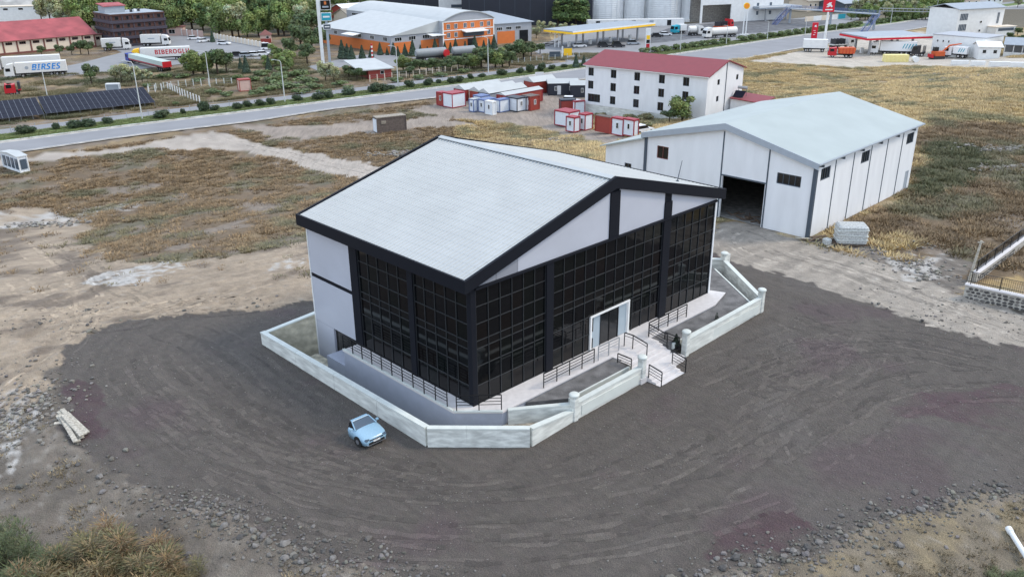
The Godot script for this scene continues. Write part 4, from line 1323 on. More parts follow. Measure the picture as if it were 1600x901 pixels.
# ------------------------------------------------------------------ far left: red roof warehouse, brown block
func build_far_left() -> void:
	var a := G(-60, 92)
	var b := G(150, 73)
	var W := a.distance_to(b)
	var t := thing("warehouse", "long cream warehouse with faded red roof and brown pilasters", "warehouse", a, yaw_to(a, b))
	var h := 4.3
	var D := 24.0
	shell(t, W, D, h, mats.cream)
	var n := 10
	for k in n + 1:
		part(boxed(Vector3(W * k / n + (0.15 if k == 0 else (-0.15 if k == n else 0.0)), h * 0.5, 0.06), Vector3(0.42, h, 0.2)), "pilaster", mats.brown_trim, t)
		if k < n: window_on(t, Vector3(W * (k + 0.42) / n, h - 1.1, 0.03), 1.9, 0.8, Basis(), mats.window_dark, mats.brown_trim, 2)
	part(boxed(Vector3(W * 0.5, 0.3, 0.05), Vector3(W, 0.6, 0.16)), "base_band", mats.brown_trim, t)
	for x in [0.0, W - 0.2]:
		var g := MB.new()
		g.prism([Vector2(0, h), Vector2(D, h), Vector2(D * 0.5, h + 4.4)], x, x + 0.2, Basis(Vector3(0, 0, -1), Vector3.UP, Vector3.RIGHT))
		part(g, "gable", mats.cream, t)
	gable_roof(t, W, D, h + 0.05, h + 4.6, mats.bright_red_roof, 0.7, 0.2, true)
	part(boxed(Vector3(W * 0.5, h - 0.28, 0.72), Vector3(W + 1.2, 0.16, 0.16)), "gutter", mats.brown_trim, t)
	# porch at its end
	var pc := thing("porch", "small cream porch with brown roof edge at the warehouse end", "porch", t.transform * Vector3(W + 0.3, 0, -3.0), t.rotation.y)
	part(boxed(Vector3(1.6, 1.7, -2), Vector3(3.2, 3.4, 4)), "wall", mats.cream, pc)
	part(boxed(Vector3(1.6, 3.52, -1.8), Vector3(3.8, 0.2, 4.6)), "roof", mats.brown_trim, pc)
	window_on(pc, Vector3(1.8, 2.4, 0.03), 1.2, 1.0, Basis(), mats.window_dark, mats.brown_trim, 1)
	# brown block of four storeys
	var c := G(181, 74)
	var r := G(262, 67)
	var w2 := c.distance_to(r)
	var bt := thing("apartment_block", "dark brown brick block of four storeys with a red roof hut", "building", c, yaw_to(c, r))
	var d2 := 16.0
	var hh := height_at(c, 178, 24)
	var st := hh / 4.0
	part(boxed(Vector3(w2 * 0.5, hh * 0.5, -d2 * 0.5), Vector3(w2, hh, d2)), "brick_wall", mats.brick_dark, bt)
	for k in 4:
		part(boxed(Vector3(w2 * 0.5, st * k + 0.35, -d2 * 0.5), Vector3(w2 + 0.9, st * 0.36, d2 + 0.9)), "floor_band", mats.band_dark, bt)
		for i in 5:
			window_on(bt, Vector3(w2 * (0.10 + 0.2 * i), st * (k + 0.62), 0.03), 0.8 if i % 2 else 1.1, st * 0.42, Basis(), mats.window_dark, mats.band_dark, 0)
		for i in 4: window_on(bt, Vector3(-0.03, st * (k + 0.62), -d2 * (0.15 + 0.23 * i)), 0.9, st * 0.40, Basis(Vector3.UP, -PI / 2), mats.window_dark, mats.band_dark, 0)
		for i in 6: part(boxed(Vector3(w2 * (0.0 + 0.2 * i), st * (k + 0.62), 0.06), Vector3(0.3, st * 0.6, 0.3)), "pilaster", mats.band_dark, bt)
	part(boxed(Vector3(w2 * 0.5, hh + 0.05, -d2 * 0.5), Vector3(w2 + 0.6, 0.5, d2 + 0.6)), "roof_slab", mats.brick_dark, bt)
	part(boxed(Vector3(w2 * 0.5, hh + 0.32, -d2 * 0.5), Vector3(w2 + 0.2, 0.06, d2 + 0.2)), "roof_deck", mats.roof_grey, bt)
	part(boxed(Vector3(4.0, hh + 1.3, -d2 * 0.62), Vector3(6.5, 2.2, 6.0)), "stair_hut", mats.roof_grey, bt)
	var rh := MB.new()
	slab(rh, [Vector3(0.3, hh + 2.5, -d2 * 0.62 + 3.4), Vector3(7.7, hh + 2.5, -d2 * 0.62 + 3.4), Vector3(7.7, hh + 3.2, -d2 * 0.62 - 3.4), Vector3(0.3, hh + 3.2, -d2 * 0.62 - 3.4)], 0.2)
	part(rh, "hut_roof", mats.bright_red_roof, bt)
	for k in 3: part(boxed(Vector3(8.5 + 1.6 * k, hh + 0.75, -5.0 - k), Vector3(0.7, 0.9, 0.7)), "roof_vent", [mats.car_dark, mats.white_plain, mats.car_dark][k], bt)
	# low gatehouse and boundary walls by the trees
	var gh := G(262, 56)
	var gt := thing("gatehouse", "low pink gatehouse with white opening beside the brown block", "gatehouse", gh, 0.1)
	part(boxed(Vector3(2.5, 1.5, -2), Vector3(6.0, 3.0, 4.0)), "wall", mats.plaster_pink, gt)
	part(boxed(Vector3(2.5, 3.1, -2), Vector3(6.6, 0.25, 4.6)), "roof", mats.brown_trim, gt)
	window_on(gt, Vector3(1.6, 1.5, 0.04), 2.2, 1.5, Basis(), mats.window_dark, mats.white_plain, 1)
	var wall_defs := [["pale pink garden wall with dark gaps below the grove", [276, 55], [318, 58], mats.plaster_pink, 2.2], ["cream garden wall with tall slots behind the parked vans", [335, 60], [425, 77], mats.cream, 1.7]]
	for wd in wall_defs:
		var wa := G(wd[1][0], wd[1][1])
		var wb := G(wd[2][0], wd[2][1])
		var wt := thing("garden_wall", wd[0], "wall", wa, yaw_to(wa, wb))
		var L := wa.distance_to(wb)
		var cnt := int(L / 2.6)
		for k in cnt:
			part(boxed(Vector3(L * (k + 0.5) / cnt, wd[4] * 0.5, 0), Vector3(L / cnt - 0.5, wd[4], 0.2)), "wall_panel", wd[3], wt)
			part(boxed(Vector3(L * k / cnt, wd[4] * 0.55, 0), Vector3(0.34, wd[4] * 1.1, 0.34)), "post", mats.white_plain, wt)
	# red hut among the trees
	var rhp := G(416, 66)
	var hut := thing("guard_hut", "small red guard hut with pyramid roof beside the garden wall", "hut", rhp, 0.2)
	part(boxed(Vector3(0, 1.3, 0), Vector3(3.4, 2.6, 3.0)), "wall", mats.plaster_pink, hut)
	part(boxed(Vector3(0, 0.7, 1.52), Vector3(3.42, 1.4, 0.06)), "red_band", mats.cabin_red, hut)
	window_on(hut, Vector3(0.6, 1.8, 1.55), 1.0, 0.8, Basis(), mats.window_dark, mats.white_plain, 0)
	var pr := MB.new()
	pr.lathe([Vector2(2.9, 2.6), Vector2(0.0, 4.2)], 4)
	part(pr, "roof", mats.brown_trim, hut, Vector3.ZERO, Basis(Vector3.UP, PI / 4))
	# pale buildings and mound beyond the warehouse
	var pm := G(30, 20)
	var md := MB.new()
	for k in 40:
		pass
	var hill := hill_mesh(95.0, 60.0, 11.0, 5)
	structure(hill, "hill", mats.hill_pale).position = G(5, 12) + Vector3(-25, -1.0, -30)
	var wh := G(-20, 34)
	var lh := thing("low_house", "long low white house with small dark windows behind the red roof", "house", wh, 0.25)
	part(boxed(Vector3(14, 3.0, -3), Vector3(34, 6.0, 6)), "wall", mats.white_plain, lh)
	for k in 5: window_on(lh, Vector3(2.0 + 6.0 * k, 5.0, 0.03), 2.0, 0.9, Basis(), mats.window_dark, mats.white_plain, 0)
	part(boxed(Vector3(14, 6.1, -3), Vector3(34.6, 0.2, 6.6)), "roof", mats.cream, lh)

func hill_mesh(w: float, d: float, h: float, sd: int) -> ArrayMesh:
	var st := SurfaceTool.new()
	st.begin(Mesh.PRIMITIVE_TRIANGLES)
	st.set_smooth_group(0)
	var n := 28
	var pt := func(i: int, j: int) -> Vector3:
		var u := i / float(n) * 2.0 - 1.0
		var q := j / float(n) * 2.0 - 1.0
		var r := clampf(1.0 - (u * u + q * q), 0.0, 1.0)
		return Vector3(u * w * 0.5, h * r * (0.8 + 0.7 * n_mid.get_noise_2d(u * 16.0 + sd * 30.0, q * 16.0)) - 0.3, q * d * 0.5)
	for i in n:
		for j in n:
			var a: Vector3 = pt.call(i, j)
			var b: Vector3 = pt.call(i + 1, j)
			var c: Vector3 = pt.call(i + 1, j + 1)
			var e: Vector3 = pt.call(i, j + 1)
			for p in [a, b, c, a, c, e]: st.add_vertex(p)
	st.generate_normals()
	return st.commit()

# ------------------------------------------------------------------ centre: orange hall, totem, black halls, silos
func build_centre() -> void:
	var a := G(500, 66)
	var b := G(612, 84)
	var e := G(690, 76)
	# low hall with the white roof
	var w := a.distance_to(b)
	var t := thing("workshop_hall", "low grey hall with orange lower walls and wide white roof", "hall", a, yaw_to(a, b))
	var side := b.distance_to(e)
	var h := 5.2
	var dd := 34.0
	var f := MB.new()
	f.box(Vector3(w * 0.5, h * 0.5, -dd * 0.5), Vector3(w, h, dd))
	part(f, "wall", mats.grey_clad, t)
	part(boxed(Vector3(w * 0.5, 1.55, 0.04), Vector3(w - 1.6, 3.1, 0.12)), "orange_panel", mats.orange, t)
	for k in 3: part(boxed(Vector3(w + 0.04, 1.55, -4.0 - 10.5 * k), Vector3(0.12, 3.1, 7.0)), "orange_panel", mats.orange, t)
	for k in 6: window_on(t, Vector3(w * (0.08 + 0.17 * k), 4.05, 0.05), 2.3, 1.2, Basis(), mats.window_dark, mats.white_plain, 2)
	for k in 6: window_on(t, Vector3(w + 0.05, 4.05, -2.6 - 5.2 * k), 2.6, 1.2, Basis(Vector3.UP, PI / 2), mats.window_dark, mats.white_plain, 2)
	for k in 2:
		var cn := MB.new()
		if k == 0: slab(cn, [Vector3(w * 0.46, 4.5, 3.4), Vector3(w * 0.62, 4.5, 3.4), Vector3(w * 0.62, 4.9, 0.05), Vector3(w * 0.46, 4.9, 0.05)], 0.2)
		else: slab(cn, [Vector3(w + 3.0, 4.5, -13.2), Vector3(w + 3.0, 4.5, -18.6), Vector3(w + 0.05, 4.9, -18.6), Vector3(w + 0.05, 4.9, -13.2)], 0.2)
		part(cn, "canopy", mats.white_plain, t)
	var rf := MB.new()
	rf.prism([Vector2(0.5, h), Vector2(-dd - 0.5, h), Vector2(-dd - 0.5, h + 3.9), Vector2(-dd * 0.62, h + 3.9)], -0.4, w + 0.4, Basis(Vector3(0, 0, 1), Vector3.UP, Vector3(-1, 0, 0)), Vector3(w, 0, 0))
	part(rf, "roof", mats.roof_white, t)
	# barrel roofed block with the orange gable
	var bl := G(692, 77)
	var br := G(772, 69)
	var w3 := bl.distance_to(br)
	var bt := thing("office_hall", "barrel roofed office hall with an orange gable front and white framed windows", "hall", bl, yaw_to(bl, br))
	var h3 := height_at(bl, 695, 34)
	var d3 := 62.0
	part(boxed(Vector3(w3 * 0.5, h3 * 0.5, -d3 * 0.5), Vector3(w3, h3, d3)), "wall", mats.grey_clad, bt)
	var arc := []
	for k in 13:
		var u := k / 12.0
		arc.append(Vector2(w3 * u, h3 + 2.6 * sin(PI * u) ** 0.8))
	var gp := MB.new()
	gp.prism(arc, -0.3, 0.05)
	part(gp, "gable", mats.grey_clad, bt)
	var vr := MB.new()
	for k in 12:
		slab(vr, [Vector3(arc[k].x, arc[k].y + 0.2, 0.5), Vector3(arc[k + 1].x, arc[k + 1].y + 0.2, 0.5), Vector3(arc[k + 1].x, arc[k + 1].y + 0.2, -d3), Vector3(arc[k].x, arc[k].y + 0.2, -d3)], 0.25)
	part(vr, "roof", mats.roof_white, bt)
	part(boxed(Vector3(w3 * 0.5, h3 * 0.5 - 0.1, 0.06), Vector3(w3 - 0.3, h3 - 0.2, 0.12)), "orange_panel", mats.orange, bt)
	for k in 3: part(boxed(Vector3(w3 * 0.5, h3 * (0.36 + 0.32 * k) - 0.15, 0.15), Vector3(w3, 0.3, 0.1)), "white_band", mats.white_plain, bt)
	for x in [0.2, w3 - 0.2]: part(boxed(Vector3(x, h3 * 0.5, 0.16), Vector3(0.4, h3, 0.12)), "white_band", mats.white_plain, bt)
	for j in 2:
		for x in [0.11, 0.25, 0.43, 0.57, 0.75, 0.89]:
			if j == 0 and x > 0.3 and x < 0.8: continue
			window_on(bt, Vector3(w3 * x, h3 * (0.50 + 0.31 * j), 0.17), 1.25, h3 * 0.18, Basis(), mats.window_blue, mats.white_plain, 1)
	part(boxed(Vector3(w3 * 0.58, h3 * 0.48, 0.5), Vector3(w3 * 0.38, h3 * 0.14, 0.8)), "balcony", mats.seam, bt)
	var cn2 := MB.new()
	slab(cn2, [Vector3(w3 * 0.36, h3 * 0.60, 2.6), Vector3(w3 * 0.80, h3 * 0.60, 2.6), Vector3(w3 * 0.80, h3 * 0.64, 0.15), Vector3(w3 * 0.36, h3 * 0.64, 0.15)], 0.2)
	part(cn2, "canopy", mats.white_plain, bt)
	part(boxed(Vector3(w3 * 0.55, h3 * 0.16, 0.2), Vector3(w3 * 0.16, h3 * 0.3, 0.1)), "door", mats.window_dark, bt)
	for k in 9: window_on(bt, Vector3(-0.05, h3 - 1.0, -6.0 - 6.2 * k), 4.6, 0.9, Basis(Vector3.UP, -PI / 2), mats.window_dark, mats.white_plain, 2)
	# right wing
	var rl := G(772, 69)
	var rr := G(832, 64)
	var w4 := rl.distance_to(rr)
	var wt := thing("workshop_wing", "grey and orange side wing with flat pale roof", "hall", rl, yaw_to(rl, rr))
	var h4 := 6.4
	part(boxed(Vector3(w4 * 0.5, h4 * 0.5, -14.3), Vector3(w4 - 0.4, h4, 28)), "wall", mats.grey_clad, wt)
	part(boxed(Vector3(w4 * 0.32, 1.9, -0.24), Vector3(w4 * 0.45, 3.8, 0.12)), "orange_panel", mats.orange, wt)
	part(boxed(Vector3(w4 * 0.78, 1.9, -0.24), Vector3(w4 * 0.22, 3.8, 0.14)), "gate", mats.window_dark, wt)
	for k in 3: window_on(wt, Vector3(w4 * (0.15 + 0.24 * k), 4.7, -0.22), 2.2, 1.0, Basis(), mats.window_dark, mats.white_plain, 2)
	var wr := MB.new()
	slab(wr, [Vector3(0.2, h4, 0.2), Vector3(w4 + 0.6, h4, 0.2), Vector3(w4 + 0.6, h4 + 1.5, -28.5), Vector3(0.2, h4 + 1.5, -28.5)], 0.2)
	part(wr, "roof", mats.roof_grey, wt)
	# houses with light roofs behind the hall
	simple_house("white_roof_house", "red walled house with plain white roof left of the barrel roof", G(540, 30), G(578, 27), 12.0, 4.0, 6.0, mats.cabin_red, mats.white_plain)
	simple_house("beige_roof_house", "low house with beige gabled roof behind the totem sign", G(548, 42), G(592, 39), 16.0, 4.0, 6.5, mats.cream, mats.rust_beige)
	simple_house("cream_house", "small cream house beside the black hall and the tall poplar", G(806, 38), G(838, 36), 9.0, 6.0, 7.6, mats.cream, mats.plaster_pink)
	# black halls at the back
	for hd in [["black clad hall behind the barrel roof, far end", [600, 20], [688, 22], 14.0], ["huge black clad hall standing next to the silos", [722, 40], [925, 38], 24.0]]:
		var ba := G(hd[1][0], hd[1][1])
		var bb := G(hd[2][0], hd[2][1])
		var hw := ba.distance_to(bb)
		var ht := thing("black_hall", hd[0], "hall", ba, yaw_to(ba, bb))
		part(boxed(Vector3(hw * 0.5, hd[3] * 0.5, -20), Vector3(hw, hd[3], 40)), "wall", mats.black_clad, ht)
		part(boxed(Vector3(hw * 0.5, hd[3] + 0.2, -20), Vector3(hw + 0.4, 0.4, 40.4)), "roof_edge", mats.grey_clad, ht)
		for k in int(hw / 6.0): part(boxed(Vector3(6.0 * (k + 0.5), hd[3] * 0.5, 0.03), Vector3(0.14, hd[3], 0.1)), "panel_joint", mats.seam, ht)
	var tw := G(706, 34)
	var wt2 := thing("stair_tower", "white stair tower between the two black halls", "tower", tw, 0.1)
	part(boxed(Vector3(0, 9, -4), Vector3(10, 18, 8)), "wall", mats.white_plain, wt2)
	for k in 5: part(boxed(Vector3(2.2, 3.0 + 3.2 * k, 0.04), Vector3(4.6, 1.2, 0.12)), "louvre", mats.seam, wt2)
	# silos
	var spec := [[946, 38, 29.0, "corrugated steel silo beside the poplar row"], [991, 37, 16.5, "corrugated steel silo half hidden behind the first broad one"], [1038, 36, 27.0, "broad corrugated steel silo left of the narrow end silo"], [1080, 35, 15.5, "narrow corrugated steel silo beside the white mill wall"]]
	for s in spec:
		var sp := G(s[0], s[1])
		var px := 1330.73 / sp.distance_to(EYE)
		var r: float = s[2] / px
		if s[2] < 20.0: sp += Vector3(0.1, 0, -0.995) * r * 0.5
		var so := thing("grain_silo", s[3], "silo", sp + Vector3(0, 0, -r), 0.0, "")
		var body := MB.new()
		var prof := [Vector2(r, 1.2)]
		for k in 30: 
			prof.append(Vector2(r, 1.2 + 0.8 * k + 0.4)); prof.append(Vector2(r - 0.06, 1.2 + 0.8 * k + 0.8))
		body.lathe(prof, 48)
		part(body, "shell", mats.silo, so)
		var bs := MB.new()
		bs.lathe([Vector2(r + 0.3, 0), Vector2(r + 0.3, 1.2), Vector2(r - 0.1, 1.21)], 40)
		part(bs, "base", mats.white_plain, so)
		var cone := MB.new()
		cone.lathe([Vector2(r + 0.2, 25.2), Vector2(0.6, 29.0), Vector2(0.0, 29.0)], 40)
		part(cone, "roof", mats.silo, so)
		for k in 20:
			var an := TAU * k / 20.0
			part(boxed(Vector3(cos(an) * (r + 0.04), 13.2, sin(an) * (r + 0.04)), Vector3(0.18, 24, 0.18)), "stiffener", mats.silo, so)
	# white mill building next to the silos
	var ma := G(1094, 37)
	var mb2 := G(1222, 30)
	var mt := thing("mill_building", "tall white mill building with a dark loading bay", "building", ma, yaw_to(ma, mb2))
	var mw := ma.distance_to(mb2)
	var mf := MB.new()
	mf.wall(mw, 26, 0.5, [Rect2(mw * 0.02, -0.1, mw * 0.34, 7.0)], Vector3.ZERO)
	part(mf, "front_wall", mats.white_plain, mt)
	part(boxed(Vector3(mw * 0.5, 13, -20), Vector3(mw - 1, 26, 26)), "rear_block", mats.bare_concrete, mt)
	part(boxed(Vector3(mw - 0.25, 13, -10), Vector3(0.5, 26, 18)), "side_wall", mats.white_plain, mt)
	for k in 4: window_on(mt, Vector3(mw * 0.68, 3.0 + 3.2 * k, 0.05), 1.1, 1.5, Basis(), mats.window_blue, mats.grey_trim, 1)
	for k in 4: window_on(mt, Vector3(mw * 0.84, 3.0 + 3.2 * k, 0.05), 1.1, 1.5, Basis(), mats.window_blue, mats.grey_trim, 1)
	var low := thing("store_row", "low white store row standing before the silos", "building", G(918, 42) + Vector3(0, 0, 1), yaw_to(G(918, 42), G(1094, 39)))
	part(boxed(Vector3(19, 1.3, -1.5), Vector3(38, 2.6, 3)), "wall", mats.white_plain, low)
	for k in 5: part(boxed(Vector3(4 + 7.0 * k, 1.2, 0.04), Vector3(1.6, 2.0, 0.1)), "door", [mats.window_dark, mats.grey_trim][k % 2], low)
	build_hut_and_fence()

func simple_house(called: String, label: String, a: Vector3, b: Vector3, d: float, eave: float, apex: float, wall_m: Material, roof_m: Material) -> Node3D:
	var w := a.distance_to(b)
	var t := thing(called, label, "house", a, yaw_to(a, b))
	shell(t, w, d, eave, wall_m)
	for x in [0.0, w - 0.2]:
		var g := MB.new()
		g.prism([Vector2(0, eave), Vector2(d, eave), Vector2(d * 0.5, apex - 0.1)], x, x + 0.2, Basis(Vector3(0, 0, -1), Vector3.UP, Vector3.RIGHT))
		part(g, "gable", wall_m, t)
	gable_roof(t, w, d, eave + 0.03, apex, roof_m, 0.5, 0.18, true)
	var n := maxi(2, int(w / 3.0))
	for k in n: window_on(t, Vector3(w * (k + 0.5) / n, eave * 0.6, 0.04), 1.0, 1.0, Basis(), mats.window_dark, mats.white_plain, 0)
	return t

func build_hut_and_fence() -> void:
	# red hut with white roof beside the forecourt
	var a := G(576, 124)
	var b := G(612, 121)
	var t := thing("pump_house", "red hut with a broad white sloping roof near the median", "hut", a, yaw_to(a, b))
	var w := a.distance_to(b)
	part(boxed(Vector3(w * 0.5, 1.3, -4), Vector3(w, 2.6, 8)), "wall", mats.cabin_red, t)
	var r := MB.new()
	slab(r, [Vector3(-2.6, 2.5, 0.7), Vector3(w + 0.6, 2.5, 0.7), Vector3(w - 1.2, 3.9, -9.0), Vector3(-3.4, 3.9, -9.0)], 0.25)
	part(r, "roof", mats.roof_white, t)
	window_on(t, Vector3(w * 0.6, 1.5, 0.03), 1.0, 0.9, Basis(), mats.window_dark, mats.white_plain, 0)
	# totem sign tower
	var tp := G(527, 99)
	var top := height_at(tp, 517, -8)
	var s := thing("sign_tower", "tall white sign tower with three stacked sign boxes", "sign", tp + Vector3(-2.4, 0, 0), 0.25)
	part(boxed(Vector3(-1.6, top * 0.5, 0), Vector3(0.9, top, 0.6)), "mast", mats.white_plain, s)
	part(boxed(Vector3(0.3, top * 0.31, -0.3), Vector3(0.7, top * 0.62, 0.5)), "mast", mats.grey_trim, s)
	var defs := [[0.86, 2.6, 2.4, mats.window_dark, mats.orange], [0.69, 2.5, 1.9, mats.teal, mats.white_plain], [0.545, 1.8, 1.2, mats.seam, mats.white_plain]]
	for k in 3:
		var d: Array = defs[k]
		var bx := part(boxed(Vector3(0.35, top * d[0], 0.1), Vector3(d[1] + 0.3, d[2] + 0.3, 0.55)), "sign_box", mats.white_plain, s)
		part(boxed(Vector3(0.35, top * d[0], 0.4), Vector3(d[1], d[2], 0.06)), "sign_face", d[3], bx)
		if k == 0:
			part(boxed(Vector3(0.35, top * d[0] + 0.5, 0.45), Vector3(0.6, 0.8, 0.04)), "emblem", mats.orange, bx)
			part(boxed(Vector3(0.35, top * d[0] - 0.5, 0.45), Vector3(1.7, 0.42, 0.04)), "print", mats.grey_trim, bx)
		else: part(boxed(Vector3(0.35, top * d[0], 0.45), Vector3(d[1] * 0.72, d[2] * 0.24, 0.04)), "print", mats.white_plain, bx)
	# red and white hooped pole
	var hp := G(582, 97)
	var h := thing("striped_pole", "red and white hooped pole behind the white roofed hut", "pole", hp)
	var hh := height_at(hp, 581, 68)
	for k in 9: 
		var mb := MB.new()
		mb.tube([Vector3(0, hh * k / 9.0, 0), Vector3(0, hh * (k + 1) / 9.0, 0)], [0.24, 0.24], 10)
		part(mb, "band", mats.red if k % 2 == 0 else mats.white_plain, h)

# ------------------------------------------------------------------ far right: fuel stations, footbridge, houses
func fuel_canopy(label: String, a: Vector3, b: Vector3, depth: float, h: float, trim: Material, top_m: Material, posts: int) -> Node3D:
	var w := a.distance_to(b)
	var t := thing("fuel_canopy", label, "canopy", a, yaw_to(a, b))
	part(boxed(Vector3(w * 0.5, h + 0.45, -depth * 0.5), Vector3(w, 0.9, depth)), "roof", top_m, t)
	part(boxed(Vector3(w * 0.5, h + 0.3, 0.05), Vector3(w + 0.4, 0.55, 0.14)), "trim", trim, t)
	part(boxed(Vector3(-0.05, h + 0.3, -depth * 0.5), Vector3(0.14, 0.55, depth)), "trim", trim, t)
	part(boxed(Vector3(w * 0.5, h + 0.75, 0.06), Vector3(w + 0.4, 0.36, 0.16)), "white_edge", mats.white_plain, t)
	for k in posts:
		for z in [-depth * 0.25, -depth * 0.75]:
			part(boxed(Vector3(w * (k + 0.5) / posts, h * 0.5, z), Vector3(0.5, h, 0.5)), "post", mats.steel_pale, t)
		part(boxed(Vector3(w * (k + 0.5) / posts, 0.75, -depth * 0.5), Vector3(0.9, 1.5, 0.6)), "pump", mats.white_plain, t)
	return t

func build_far_right() -> void:
	fuel_canopy("long yellow edged fuel station canopy in front of the silos", G(895, 78) + Vector3(0, 0, 0), G(1022, 62), 13.0, 4.6, mats.yellow, mats.roof_grey, 4)
	# price totem
	var p := G(1012, 76)
	var t := thing("price_totem", "slim price totem with yellow and red bands beside the yellow canopy", "sign", p, 0.1)
	var th := height_at(p, 1012, 44)
	part(boxed(Vector3(0, th * 0.5, 0), Vector3(1.5, th, 0.4)), "body", mats.white_plain, t)
	part(boxed(Vector3(0, th * 0.56, 0.22), Vector3(1.1, th * 0.2, 0.06)), "yellow_band", mats.yellow, t)
	part(boxed(Vector3(0, th * 0.36, 0.22), Vector3(1.1, th * 0.16, 0.06)), "dark_band", mats.window_dark, t)
	part(boxed(Vector3(0, th * 0.14, 0.22), Vector3(1.1, th * 0.22, 0.06)), "red_band", mats.red, t)
	# yellow board
	var yb := G(884, 90)
	var ys := thing("yellow_board", "bright yellow board on a white frame at the station entrance", "sign", yb, 0.1)
	part(boxed(Vector3(0.6, 1.6, 0), Vector3(2.4, 2.0, 0.15)), "board", mats.yellow, ys)
	part(boxed(Vector3(-1.0, 1.6, 0), Vector3(0.4, 3.2, 0.3)), "post", mats.white_plain, ys)
	part(boxed(Vector3(-3.2, 1.0, 0), Vector3(3.2, 1.6, 0.12)), "grey_board", mats.seam, ys)
	for k in 2:
		var fl := MB.new()
		fl.tube([Vector3.ZERO, Vector3(0, 4.6, 0)], [0.16, 0.10], 8)
		var o := part(fl, "bollard_post", mats.white_plain, null, G(867 + 6 * k, 74))
		meta(o, "plain white post standing left of the yellow canopy", "post", "white posts by the yellow canopy")
	# round yellow disc on a mast
	var q := G(1163, 55)
	var d := thing("disc_sign", "round yellow disc sign with orange centre on a white mast", "sign", q, 0.0)
	var qh := height_at(q, 1168, 9)
	part(boxed(Vector3(-0.5, qh * 0.46, 0), Vector3(0.32, qh * 0.92, 0.32)), "mast", mats.white_plain, d)
	part(boxed(Vector3(0.5, qh * 0.46, 0), Vector3(0.32, qh * 0.92, 0.32)), "mast", mats.white_plain, d)
	var rim := MB.new()
	rim.tube([Vector3(0, qh, -0.2), Vector3(0, qh, 0.25)], [1.05, 1.05], 24)
	part(rim, "disc", mats.yellow, d)
	var emb := MB.new()
	emb.tube([Vector3(0, qh, 0.2), Vector3(0, qh, 0.32)], [0.78, 0.78], 20)
	part(emb, "emblem", mk("emblem_orange", Color(0.96, 0.56, 0.10), 0.5), d)
	part(boxed(Vector3(0, 0.2, 0), Vector3(3.0, 0.4, 1.4)), "base", mats.white_plain, d)
	# red pylon and red totem with the white mark
	var r := G(1287, 78)
	var rh := height_at(r, 1300, 18)
	var s := thing("red_pylon", "tall white mast carrying a square red sign with white mark", "sign", r, 0.0)
	var mast := MB.new()
	var lean := 0.0
	mast.tube([Vector3(0, 0, 0), Vector3(lean, rh, 0)], [0.42, 0.30], 12)
	part(mast, "mast", mats.white_plain, s)
	var bx := part(boxed(Vector3(0, rh + 1.7, 0), Vector3(3.3, 3.6, 0.6)), "sign_box", mats.sign_red, s)
	horse_mark(bx, Vector3(0, rh + 1.9, 0.31), 1.5)
	part(boxed(Vector3(0, rh + 0.55, 0.33), Vector3(2.2, 0.32, 0.04)), "print", mats.white_plain, bx)
	var r2 := G(1272, 60)
	var rt := thing("red_totem", "short red price totem with white mark beside the median hedge", "sign", r2, 0.1)
	var rth := height_at(r2, 1273, 35)
	var rb := part(boxed(Vector3(0, rth * 0.5, 0), Vector3(1.9, rth, 0.5)), "body", mats.sign_red, rt)
	horse_mark(rb, Vector3(0, rth * 0.78, 0.26), 0.75)
	for k in 3: part(boxed(Vector3(-0.2 + 0.25 * (k % 2), rth * (0.5 - 0.13 * k), 0.27), Vector3(0.7, 0.16, 0.04)), "print", mats.white_plain, rb)
	# second station: white canopy with red edge, shop
	fuel_canopy("white fuel station canopy with a red edge beside the white shop", G(1352, 88), G(1452, 84), 14.0, 4.4, mats.sign_red, mats.roof_grey, 3)
	var sa := G(1454, 86)
	var sb := G(1535, 90)
	var sw := sa.distance_to(sb)
	var shop := thing("shop_building", "plain white shop building joined to the red edged canopy", "building", sa, yaw_to(sa, sb))
	shell(shop, sw, 11.0, 5.8, mats.white_plain)
	part(boxed(Vector3(sw * 0.5, 5.9, -5.5), Vector3(sw + 0.3, 0.2, 11.3)), "roof", mats.grey_clad, shop)
	for k in 3: window_on(shop, Vector3(1.5 + 1.6 * k, 4.2, 0.04), 0.5, 0.7, Basis(), mats.window_dark, mats.white_plain, 0)
	var annex := simple_house("shop_annex", "low white annex with sloped roof right of the shop", G(1528, 93), G(1562, 91), 6.0, 3.6, 4.6, mats.white_plain, mats.white_plain)
	# white house behind
	var ha := G(1492, 60)
	var hb := G(1578, 54)
	var hw := ha.distance_to(hb)
	var ho := thing("white_house", "tall white two storey house with arched glazing", "house", ha, yaw_to(ha, hb))
	var hh := height_at(ha, 1500, 14)
	shell(ho, hw * 0.82, 12.0, hh, mats.white_plain)
	gable_roof(ho, hw * 0.82, 12.0, hh + 0.03, hh + 1.4, mats.roof_grey, 0.5, 0.2, true)
	for k in 2: window_on(ho, Vector3(2.6, hh * (0.36 + 0.36 * k), 0.04), 3.6, hh * 0.24, Basis(), mats.window_blue, mats.white_plain, 4)
	for k in 2: window_on(ho, Vector3(hw * 0.42, hh * (0.22 + 0.3 * k), 0.04), 1.0, 0.8, Basis(), mats.window_dark, mats.white_plain, 0)
	window_on(ho, Vector3(hw * 0.72, hh * 0.62, 0.04), 1.2, hh * 0.4, Basis(), mats.window_blue, mats.white_plain, 1)
	part(boxed(Vector3(hw * 0.74, 1.6, 1.8), Vector3(hw * 0.36, 3.2, 3.4)), "porch", mats.white_plain, ho)
	part(boxed(Vector3(hw * 0.74, 2.4, 3.56), Vector3(hw * 0.28, 0.9, 0.06)), "porch_window", mats.window_blue, ho)
	part(boxed(Vector3(hw * 0.74, 3.3, 1.8), Vector3(hw * 0.38, 0.16, 3.8)), "porch_roof", mats.cream, ho)
